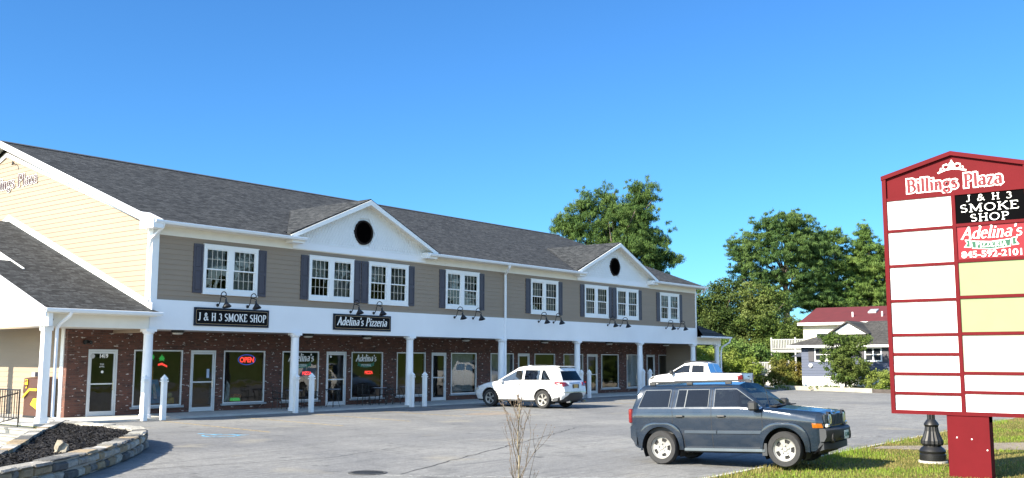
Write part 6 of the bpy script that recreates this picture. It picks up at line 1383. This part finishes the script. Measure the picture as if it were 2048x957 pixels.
# --- blue four wheel drive
def patriot_bits(g, S, E, T, strip, patch, rings, AR):
    cabin(g, -1.9, .85, .76, 1.12, steer=(.52, .36, 1.08), dash=.85); seats(g, (.0, -.8), .22, .85, 1.42, SEATM)
    X0, X1 = -1.3875, 1.2475
    for s in (1, -1):
        # flared arches
        mb = MB()
        for cx, lo, hi in ((X0, -5, 188), (X1, -5, 185)):
            n = 26; prof = ((AR-.012, .0), (AR-.008, .03), (AR+.02, .045), (AR+.055, .035), (AR+.07, -.005)); vs = []; m = len(prof)
            for k in range(n+1):
                a = R(lo+(hi-lo)*k/n)
                for r, o in prof:
                    # squared-off trapezoid arch
                    q = r*(1+.14*abs(math.sin(2*a))**1.3); x, z = cx+q*math.cos(a), .345+q*math.sin(a)*1.02
                    if r < AR+.0: x, z = cx+r*math.cos(a), .345+r*math.sin(a)
                    y = max(.80, abs(S(x, max(z, .32), s).y)) if r > AR+.015 else .875; vs.append((x, s*(y+o), z))
            fs = []
            for k in range(n):
                for j in range(m-1): q = (k*m+j, (k+1)*m+j, (k+1)*m+j+1, k*m+j+1); fs.append(q if s > 0 else q[::-1])
            mb.add(vs, fs)
        mb.build_each('wheel_arch_flare', BLUEP, g, smooth=True, local=True, sharp=50)
        mb = MB(); strip(mb, [(-.84, .67), (-.14, .67)], .055, .022, s); strip(mb, [(-.12, .67), (.80, .67)], .055, .022, s); mb.build('side_moulding', M('highlight_moulding', (.04, .055, .075), .35), g, local=True)  # highlight line along the moulding put into its lighter colour
        mb = MB(); mb.bbox(-.86, .86, s*.80, s*.89, .285, .345, .012); mb.build('side_step', M('pale_blue_sill', (.085, .105, .12), .5, spec=.3), g, local=True)
        mb = MB(); mb.box(.80, .90, s*.86, s*.875, .22, .46); mb.build('mud_flap', GREYPL, g, local=True)
        mb = MB()   # door gaps
        for path in ([(-1.12, .72), (-1.10, 1.0), (-1.12, 1.16), (-1.09, 1.56)], [(-.24, .34), (-.24, 1.15), (-.245, 1.57)], [(.83, .34), (.83, 1.08)], [(-1.12, .72), (-.88, .62), (-.86, .36)], [(-1.09, 1.575), (.18, 1.575)], [(-2.0, .98), (-1.8, .98)]): strip(mb, path, .011, .0015, s)
        mb.build_each('door_gap', MATBLACK, g, local=True)
        mb = MB(); strip(mb, [(-2.06, 1.075), (.88, 1.075)], .012, .006, s); mb.build('shoulder_crease', BLUEP, g, local=True)
        mb = MB()   # bright window surrounds
        outline(strip, mb, [(-1.90, 1.16), (-1.195, 1.16), (-1.17, 1.525), (-1.77, 1.525)], .010, .004, s); outline(strip, mb, [(-1.04, 1.16), (-.31, 1.16), (-.31, 1.525), (-1.0, 1.525)], .010, .004, s)
        strip(mb, [(-.185, 1.16), (.80, 1.155)], .010, .004, s); strip(mb, [(-.185, 1.16), (-.185, 1.525), (.28, 1.525), (.80, 1.17)], .010, .004, s); mb.build('window_surround', M('pale_metal_trim', (.09, .105, .12), .5, spec=.3), g, local=True)
        mb = MB(); strip(mb, [(-.83, 1.16), (-.80, 1.525)], .02, .006, s); mb.build('window_divider', M('pale_metal_trim', (.5, .54, .58)), g, local=True)
        for x in (-.93, -.02):
            mb = MB(); y = abs(S(x, .99, s).y); mb.tube([(x-.09, s*(y-.005), .985), (x-.07, s*(y+.035), .99), (x+.07, s*(y+.035), .99), (x+.09, s*(y-.005), .985)], .017, 8); patch(mb, [(x-.07, .975), (x-.03, .955), (x+.03, .955), (x+.07, .975), (x+.03, 1.01), (x-.03, 1.01)], .003, s); mb.build('door_handle', PLASTIC, g, local=True)
        mb = MB(); mb.bbox(.62, .80, s*.93, s*1.11, 1.10, 1.29, .035); mb.tube([(.74, s*.8, 1.14), (.73, s*.97, 1.15)], .035, 8); mb.build('mirror', PLASTIC, g, True, True)
        mb = MB(); mb.bbox(-2.15, -2.06, s*.70, s*.83, .84, 1.14, .02); mb.build('tail_light', LENSR, g, local=True)
        mb = MB(); mb.bbox(-1.66, .12, s*.60, s*.635, 1.665, 1.70, .012)
        for x in (-1.63, -.78, .08): mb.bbox(x-.07, x+.07, s*.595, s*.64, 1.62, 1.69, .01)
        mb.build('roof_rail', PLASTIC, g, local=True)
        mb = MB(); mb.lathe([(.001, .025), (.095, .018), (.122, -.02), (.127, -.06)], (2.075, s*.52, .91), 'x', 24); mb.build('headlight', LENSC, g, True, True)
        mb = MB(); mb.lathe([(.127, .0), (.145, .012), (.15, -.05)], (2.075, s*.52, .91), 'x', 24); mb.build('headlight_surround', PLASTIC, g, True, True)
        mb = MB(); patch(mb, [(1.83, .76), (2.02, .76), (2.0, .84), (1.82, .85)], .012, s); mb.build('side_indicator', LENSO, g, local=True)
        mb = MB(); mb.bbox(2.03, 2.10, s*.60, s*.74, .76, .83, .015); mb.build('front_indicator', LENSC, g, local=True)
        mb = MB(); mb.lathe([(.001, -.02), (.055, -.01), (.06, -.03)], (2.165, s*.60, .575), 'x', 18); mb.build('fog_light', LENSC, g, True, True)
        mb = MB(); mb.lathe([(.06, -.03), (.075, .008), (.095, .004), (.10, -.05)], (2.165, s*.60, .575), 'x', 18); mb.build('fog_light_surround', MATBLACK, g, True, True)
    # front: grille, bumper
    mb = MB(); mb.bbox(1.98, 2.075, -.74, .74, .745, 1.035, .03); mb.build('grille_panel', BLUEP, g, local=True)
    mb = MB()
    for k in range(7):
        y = (k-3)*.115; mb.bbox(2.03, 2.082, y-.036, y+.036, .79, 1.0, .018)
    mb.build('grille_slots', MATBLACK, g, local=True)
    mb = MB()
    for k in range(8): y = (k-3.5)*.115; mb.bbox(2.06, 2.095, y-.016, y+.016, .785, 1.005, .008)
    mb.build('grille_bars', M('dull_blue_grille', (.05, .065, .085), .4, .4), g, local=True)
    def bumper(x0, x1, z0, z1, yw, name, m, taper=.1):
        mb = MB(); n = 10; vs = []
        for k in range(n+1):
            y = yw*(2*k/n-1); q = (abs(y)/yw)**3; sgn = 1 if x1 > x0 else -1; xf = x1-sgn*.16*q
            vs += [(x0, y, z0), (xf-sgn*taper, y, z0), (xf, y, z0+(z1-z0)*.35), (xf, y, z1-.03), (xf-sgn*.03, y, z1), (x0, y, z1)]
        fs = [(k*6+j, (k+1)*6+j, (k+1)*6+(j+1) % 6, k*6+(j+1) % 6) for k in range(n) for j in range(6)]+[tuple(range(6)), tuple(range(n*6, n*6+6))]; mb.add(vs, fs); return mb.build(name, m, g, True, True, sharp=30)
    bumper(1.95, 2.24, .50, .745, .84, 'front_bumper', GREYPL, .05); bumper(1.9, 2.17, .27, .50, .80, 'front_valance', M('dark_blue_plastic', (.010, .013, .018), .6), .22)
    bumper(-1.95, -2.25, .40, .80, .87, 'rear_bumper', BLUEP, .12)
    mb = MB(); mb.box(2.235, 2.245, -.36, .36, .53, .58); mb.build('bumper_slot', MATBLACK, g, local=True)
    mb = MB(); mb.bbox(2.245, 2.26, -.155, .155, .52, .68, .004); pl = mb.build('number_plate', PLATE, g, local=True)
    font_mesh('plate_lettering', 'C-14R', (2.2605, 0, .565), (0, 1, 0), (0, 0, 1), .075, M('plate_green', (.05, .15, .10)), None, 1).parent = pl
    mb = MB(); mb.tube([(1.0, -.55, 1.19), (1.0, -.2, 1.2), (.95, -.05, 1.215)], .012, 5); mb.tube([(1.02, .1, 1.2), (1.0, .5, 1.2), (.93, .62, 1.20)], .012, 5); mb.box(.93, 1.08, -.66, .66, 1.165, 1.185); mb.build('wiper', MATBLACK, g, local=True)
    mb = MB(); mb.tube([(.98, -.76, 1.10), (.86, -.76, 1.75)], .005, 5); mb.tube([(.98, -.76, 1.08), (.97, -.76, 1.13)], .014, 6); mb.build('antenna', MATBLACK, g, local=True)
    mb = MB(); mb.bbox(.22, .26, -.13, .13, 1.44, 1.50, .01); mb.tube([(.24, 0, 1.5), (.22, 0, 1.6)], .01, 5); mb.build('rear_view_mirror', PLASTIC, g, local=True)
    mb = MB(); mb.bbox(1.99, 2.02, -.09, .09, 1.05, 1.065, .004); mb.build('bonnet_badge', CHROME, g, local=True)
BLUEP = mat_paint('steel_blue_paint', (.013, .023, .040), .13, .25, .5)
PY_ = [.80, .86, .88, .86, .68, .59, 0]
rings = [
 ([-2.08, -2.10, -2.10, -2.07, -1.93, -1.88, -1.85], [.72, .78, .80, .78, .65, .57, 0], [.40, .60, .95, 1.14, 1.54, 1.60, 1.635]),
 ([-2.02, -2.03, -2.03, -2.01, -1.88, -1.83, -1.80], [.79, .85, .87, .84, .70, .62, 0], [.36, .60, .95, 1.14, 1.54, 1.615, 1.65]),
 ([-1.93, -1.94, -1.94, -1.93, -1.80, -1.76, -1.74], PY_, [.32, .60, .95, 1.14, 1.54, 1.62, 1.66]),
 ([-1.17, -1.17, -1.17, -1.17, -1.15, -1.15, -1.15], PY_, [.30, .60, .95, 1.14, 1.545, 1.625, 1.67]),
 ([-1.06, -1.06, -1.06, -1.06, -1.02, -1.02, -1.02], PY_, [.30, .60, .95, 1.14, 1.545, 1.625, 1.67]),
 ([-.29]*7, PY_, [.30, .60, .95, 1.14, 1.545, 1.625, 1.67]),
 ([-.20]*7, PY_, [.30, .60, .95, 1.14, 1.545, 1.625, 1.67]),
 ([.34, .34, .34, .34, .32, .30, .24], PY_, [.30, .60, .95, 1.14, 1.54, 1.605, 1.655]),
 ([.84, .84, .84, .82, .86, .89, 1.0], [.80, .86, .88, .855, .80, .73, 0], [.30, .60, .93, 1.12, 1.14, 1.155, 1.18]),
 ([1.40, 1.40, 1.40, 1.40, 1.40, 1.42, 1.46], [.80, .86, .88, .85, .80, .72, 0], [.30, .60, .90, 1.05, 1.085, 1.11, 1.14]),
 ([1.90, 1.90, 1.90, 1.90, 1.90, 1.92, 1.96], [.78, .84, .86, .82, .77, .68, 0], [.32, .60, .86, .98, 1.03, 1.06, 1.085]),
 ([2.0, 2.02, 2.02, 2.0, 2.0, 2.0, 2.04], [.72, .79, .80, .77, .72, .62, 0], [.34, .60, .85, .95, 1.0, 1.03, 1.05])]
wins = [(2, 3, .03, .98, .08, .93, 'tint'), (4, 3, .03, .98, .08, .93, 'tint'), (6, 3, .03, 1.1, .08, .93, 'clear'), (7, 3, -.1, .955, .08, .93, 'clear'), (7, 5, -.1, 1.1, .02, 1.1, 'shield'), (7, 4, .0, 1.0, .85, 1.1, 'black')]
hd = R(-84); cpos = Vector((18.838, 9.09, .045))
bc = car('blue_car', 'steel blue boxy four wheel drive parked at the lawn edge in the foreground', tuple(cpos), hd, (.955, .955, .97), rings, wins, tuple(range(12)), dict(r=.345, x=(-1.3875, 1.2475), y=.775, w=.225), BLUEP, capglass=(('rear', 3),), rim='steel', extras=patriot_bits, archk=1.26)
bc.rotation_euler = (0, R(-1.9), hd)
# --- white crossover
WHITEP = mat_paint('white_car_paint', (.66, .67, .68), .3, .0)
def suv_bits(g, S, E, T, strip, patch, rings, AR):
    cabin(g, -1.9, 1.0, .80, 1.1, steer=(.52, .38, 1.06), dash=.9); seats(g, (.0, -.9), .23, .82, 1.42, SEATM)
    for s in (1, -1):
        mb = MB()
        for path in ([(-1.05, .5), (-1.24, .8), (-1.25, 1.1), (-1.2, 1.57)], [(-.37, .34), (-.37, 1.1), (-.36, 1.6)], [(.78, .34), (.80, .8), (.78, 1.06)]): strip(mb, path, .011, .001, s)
        mb.build_each('door_gap', GREYPL, g, local=True)
        mb = MB()
        for x in (-.25, -1.12): y = abs(S(x+.02, .96, s).y); mb.tube([(x-.09, s*(y-.005), .955), (x-.06, s*(y+.03), .96), (x+.08, s*(y+.03), .96), (x+.1, s*(y-.005), .955)], .015, 6)
        mb.build('door_handle', CHROME, g, local=True)
        mb = MB(); mb.bbox(.62, .78, s*.95, s*1.14, 1.02, 1.15, .03); mb.tube([(.72, s*.86, 1.07), (.72, s*.99, 1.08)], .03, 6); mb.build('mirror', WHITEP, g, True, True)
        mb = MB(); strip(mb, [(-1.84, 1.115), (.85, 1.085)], .014, .003, s); mb.build('window_trim', CHROME, g, local=True)
        mb = MB(); strip(mb, [(-.95, .31), (.9, .31)], .06, .012, s); strip(mb, [(-1.92, .36), (-2.15, .40)], .14, .01, s); mb.build('sill_trim', GREYPL, g, local=True)
        mb = MB()
        for cx in (-1.375, 1.375): strip(mb, [(cx+(AR+.012)*math.cos(R(a)), .37+(AR+.012)*math.sin(R(a))) for a in range(0, 181, 12)], .025, .004, s, .2)
        mb.build('arch_trim', MATBLACK, g, local=True)
        mb = MB(); patch(mb, [(-2.34, .90), (-2.0, .99), (-1.94, 1.07), (-2.02, 1.10), (-2.34, 1.09)], .012, s); patch(mb, [(s*.50, .93), (s*.86, .90), (s*.84, 1.09), (s*.62, 1.07)], .03, -1, 'end'); mb.build('tail_light', LENSR, g, local=True)
        mb = MB(); patch(mb, [(2.0, .72), (2.3, .66), (2.28, .78), (2.0, .88)], .01, s); mb.build('headlight', LENSC, g, local=True)
        mb = MB(); mb.tube([(-1.5, s*.60, 1.70), (-.9, s*.615, 1.745), (-.2, s*.60, 1.71)], .014, 6); mb.build('roof_rail', GREYPL, g, local=True)
    mb = MB(); n = 10; vs = []
    for k in range(n+1):
        y = .88*(2*k/n-1); q = (abs(y)/.88)**3; x = -2.47+.28*q; vs += [(x+.35, y, .30), (x+.10, y, .30), (x, y, .46), (x-.01, y, .62), (x+.03, y, .66), (x+.35, y, .66)]
    mb.add(vs, [(k*6+j, (k+1)*6+j, (k+1)*6+(j+1) % 6, k*6+(j+1) % 6) for k in range(n) for j in range(6)]+[tuple(range(6)), tuple(range(n*6, n*6+6))]); mb.build('rear_bumper', PLASTIC, g, True, True, sharp=30)
    mb = MB(); strip(mb, [(-.84, .68), (0, .68), (.84, .68)], .02, .04, -1, .1, 'end'); strip(mb, [(-.42, 1.045), (.42, 1.045)], .03, .02, -1, .1, 'end'); mb.build('chrome_strip', CHROME, g, local=True)
    x = E(0, .92, -1).x; mb = MB(); mb.box(x-.012, x, -.24, .24, .82, .99); mb.build('plate_recess', GREYPL, g, local=True)
    mb = MB(); mb.box(x-.024, x-.012, -.155, .155, .84, .98); pl = mb.build('number_plate', M('amber_number_plate', (.42, .27, .08), .5, var=.2), g, local=True)
    mb = MB(); mb.prism([(-2.02, -.62, 1.685), (-1.8, -.62, 1.70), (-1.8, .62, 1.70), (-2.02, .62, 1.685)], (0, 0, .03)); mb.build('roof_spoiler', WHITEP, g, local=True)
    mb = MB(); mb.bbox(-.45, -.25, -.35, .35, 1.72, 1.75, .01); mb.build('sunroof_deflector', M('pale_deflector', (.6, .65, .7), .3), g, local=True)
    mb = MB(); mb.tube([(-2.35, -.55, .28), (-2.52, -.55, .30)], .045, 10); mb.tube([(-2.35, .55, .28), (-2.52, .55, .30)], .045, 10); mb.build('exhaust', CHROME, g, local=True)
SY = [.86, .95, .965, .92, .76, .66, 0]
rings = [
 ([-2.28, -2.40, -2.36, -2.28, -2.02, -1.97, -1.93], [.72, .80, .82, .78, .62, .55, 0], [.40, .62, .95, 1.10, 1.56, 1.64, 1.66]),
 ([-2.20, -2.27, -2.25, -2.18, -1.90, -1.85, -1.82], [.80, .90, .91, .86, .69, .60, 0], [.36, .62, .95, 1.11, 1.58, 1.67, 1.70]),
 ([-1.90, -1.92, -1.92, -1.86, -1.40, -1.40, -1.40], [.85, .94, .955, .905, .75, .645, 0], [.32, .62, .95, 1.11, 1.60, 1.70, 1.735]),
 ([-1.28]*7, SY, [.30, .62, .94, 1.105, 1.60, 1.715, 1.755]),
 ([-1.20]*7, SY, [.30, .62, .94, 1.105, 1.60, 1.715, 1.755]),
 ([-.42]*7, SY, [.30, .60, .92, 1.095, 1.60, 1.71, 1.76]),
 ([-.32]*7, SY, [.30, .60, .92, 1.095, 1.595, 1.705, 1.755]),
 ([.12, .12, .12, .12, .02, -.02, -.10], SY, [.30, .60, .91, 1.085, 1.56, 1.67, 1.73]),
 ([.95, .95, .95, .95, 1.0, 1.08, 1.22], [.86, .95, .96, .915, .85, .76, 0], [.30, .60, .89, 1.05, 1.07, 1.09, 1.12]),
 ([1.55, 1.55, 1.55, 1.55, 1.56, 1.6, 1.66], [.86, .95, .96, .90, .83, .74, 0], [.30, .60, .86, .98, 1.0, 1.02, 1.05]),
 ([2.12, 2.14, 2.12, 2.10, 2.08, 2.10, 2.15], [.80, .88, .88, .80, .72, .62, 0], [.32, .58, .76, .84, .87, .89, .93]),
 ([2.28, 2.36, 2.36, 2.30, 2.27, 2.28, 2.36], [.60, .70, .70, .64, .58, .50, 0], [.34, .56, .70, .78, .80, .82, .85])]
wins = [(2, 3, .12, .98, .08, .90, 'tint'), (4, 3, .03, .98, .08, .90, 'tint'), (6, 3, .03, 1.1, .08, .90, 'tint'), (7, 3, -.1, .93, .08, .90, 'tint'), (7, 5, -.1, 1.1, .02, 1.1, 'shield')]
car('white_car', 'white crossover parked nose in at the middle columns, seen from its rear left', (35.62, 27.35, 0), R(90.5), (1.06, 1.0, 1.05), rings, wins, (7,), dict(r=.37, x=(-1.375, 1.375), y=.83, w=.25), WHITEP, capglass=(('rear', 3),), rim='alloy', extras=suv_bits, archk=1.14)
# --- white pickup
def truck_bits(g, S, E, T, strip, patch, rings, AR):
    cabin(g, -.95, 1.2, .80, 1.22, steer=(.85, .38, 1.2), dash=1.2); seats(g, (.35, -.5), .23, .95, 1.55, SEATM)
    for s in (1, -1):
        mb = MB()
        for path in ([(-.98, .5), (-.98, 1.26)], [(.02, .36), (.02, 1.7)], [(1.1, .4), (1.1, 1.15)], [(-1.02, .45), (-1.02, 1.26)]): strip(mb, path, .012, .001, s)
        mb.build_each('door_gap', GREYPL, g, local=True)
        mb = MB(); mb.bbox(.95, 1.10, s*.98, s*1.2, 1.18, 1.38, .03); mb.tube([(1.05, s*.88, 1.24), (1.05, s*1.02, 1.26)], .03, 6); mb.build('mirror', PLASTIC, g, True, True)
        mb = MB(); patch(mb, [(-2.70, .88), (-2.55, .90), (-2.50, 1.18), (-2.70, 1.20)], .012, s); patch(mb, [(s*.72, .9), (s*.88, .9), (s*.88, 1.2), (s*.74, 1.2)], .03, -1, 'end'); mb.build('tail_light', LENSR, g, local=True)
        mb = MB(); patch(mb, [(2.1, .98), (2.42, .92), (2.38, 1.06), (2.05, 1.12)], .01, s); mb.build('headlight', MATBLACK, g, local=True)
        mb = MB()
        for x in (-.85, .15): y = abs(S(x, 1.08, s).y); mb.tube([(x-.09, s*(y-.005), 1.08), (x, s*(y+.03), 1.085), (x+.1, s*(y-.005), 1.08)], .014, 6)
        mb.build('door_handle', WHITEP, g, local=True)
        mb = MB(); mb.tube([(-.8, s*.60, 1.76), (-.75, s*.6, 1.83), (.4, s*.6, 1.83), (.5, s*.6, 1.75)], .022, 6); mb.build('roof_rail', PLASTIC, g, local=True)
        mb = MB(); strip(mb, [(-1.0, .40), (1.1, .40)], .08, .01, s); mb.build('sill_trim', PLASTIC, g, local=True)
    mb = MB(); mb.bbox(-.55, -.45, -.62, .62, 1.82, 1.85, .01); mb.bbox(.2, .3, -.62, .62, 1.82, 1.85, .01); mb.build('roof_cross_bar', PLASTIC, g, local=True)
    mb = MB(); mb.bbox(-2.86, -2.6, -.86, .86, .42, .66, .04); mb.build('rear_bumper', CHROME, g, local=True)
    mb = MB(); strip(mb, [(-.68, .72), (.68, .72)], .012, .003, -1, .1, 'end'); strip(mb, [(-.70, .72), (-.70, 1.2)], .012, .003, -1, .1, 'end'); strip(mb, [(.70, .72), (.70, 1.2)], .012, .003, -1, .1, 'end'); strip(mb, [(-.1, 1.12), (.1, 1.12)], .04, .02, -1, .1, 'end'); mb.build('tailgate_gap', GREYPL, g, local=True)
    mb = MB(); mb.bbox(-2.70, -1.06, -.80, .80, 1.255, 1.285, .01); mb.build('bed_cover', PLASTIC, g, local=True)
QY = [.86, .95, .975, .93, .78, .68, 0]
rings = [
 ([-2.66, -2.72, -2.72, -2.70, -2.70, -2.70, -2.72], [.74, .84, .86, .86, .84, .78, 0], [.50, .70, 1.0, 1.26, 1.27, 1.25, 1.25]),
 ([-2.58, -2.62, -2.62, -2.62, -2.62, -2.62, -2.62], [.82, .93, .955, .93, .88, .82, 0], [.46, .70, 1.0, 1.26, 1.27, 1.25, 1.25]),
 ([-1.06]*7, [.86, .95, .975, .93, .88, .82, 0], [.36, .66, 1.0, 1.26, 1.27, 1.25, 1.25]),
 ([-1.0, -1.0, -1.0, -1.0, -.86, -.84, -.82], QY, [.36, .66, 1.0, 1.25, 1.66, 1.73, 1.76]),
 ([-.74, -.74, -.74, -.74, -.70, -.68, -.66], QY, [.36, .66, 1.0, 1.24, 1.68, 1.75, 1.79]),
 ([-.02]*7, QY, [.36, .66, 1.0, 1.235, 1.69, 1.77, 1.81]),
 ([.07]*7, QY, [.36, .66, 1.0, 1.235, 1.69, 1.77, 1.81]),
 ([.55, .55, .55, .55, .46, .42, .36], QY, [.36, .66, .99, 1.225, 1.65, 1.73, 1.78]),
 ([1.25, 1.25, 1.25, 1.25, 1.30, 1.38, 1.5], [.86, .95, .97, .93, .87, .79, 0], [.36, .66, .98, 1.19, 1.20, 1.21, 1.24]),
 ([1.8, 1.8, 1.8, 1.8, 1.8, 1.84, 1.9], [.86, .95, .97, .92, .86, .78, 0], [.38, .66, .96, 1.12, 1.14, 1.16, 1.19]),
 ([2.32, 2.34, 2.34, 2.32, 2.30, 2.32, 2.36], [.82, .90, .91, .86, .80, .72, 0], [.40, .64, .90, 1.02, 1.05, 1.07, 1.10]),
 ([2.44, 2.48, 2.48, 2.44, 2.42, 2.43, 2.50], [.68, .76, .78, .74, .68, .60, 0], [.42, .62, .86, .96, .99, 1.01, 1.03])]
wins = [(4, 3, .03, .98, .08, .90, 'tint'), (6, 3, .03, 1.1, .08, .90, 'tint'), (7, 3, -.1, .93, .08, .90, 'tint'), (7, 5, -.1, 1.1, .02, 1.1, 'shield'), (2, 4, .1, .9, .2, 1.1, 'tint'), (2, 5, .12, .9, -.1, .9, 'tint')]
car('white_pickup', 'white crew cab pickup parked beyond the blue car near the far columns', (48.75, 25.85, 0), R(95), (1.03, 1.0, 1.10), rings, wins, (0, 1, 2, 3, 7), dict(r=.38, x=(-1.59, 1.59), y=.84, w=.25), WHITEP, rim='alloy', extras=truck_bits, archk=1.15, blackcells=())
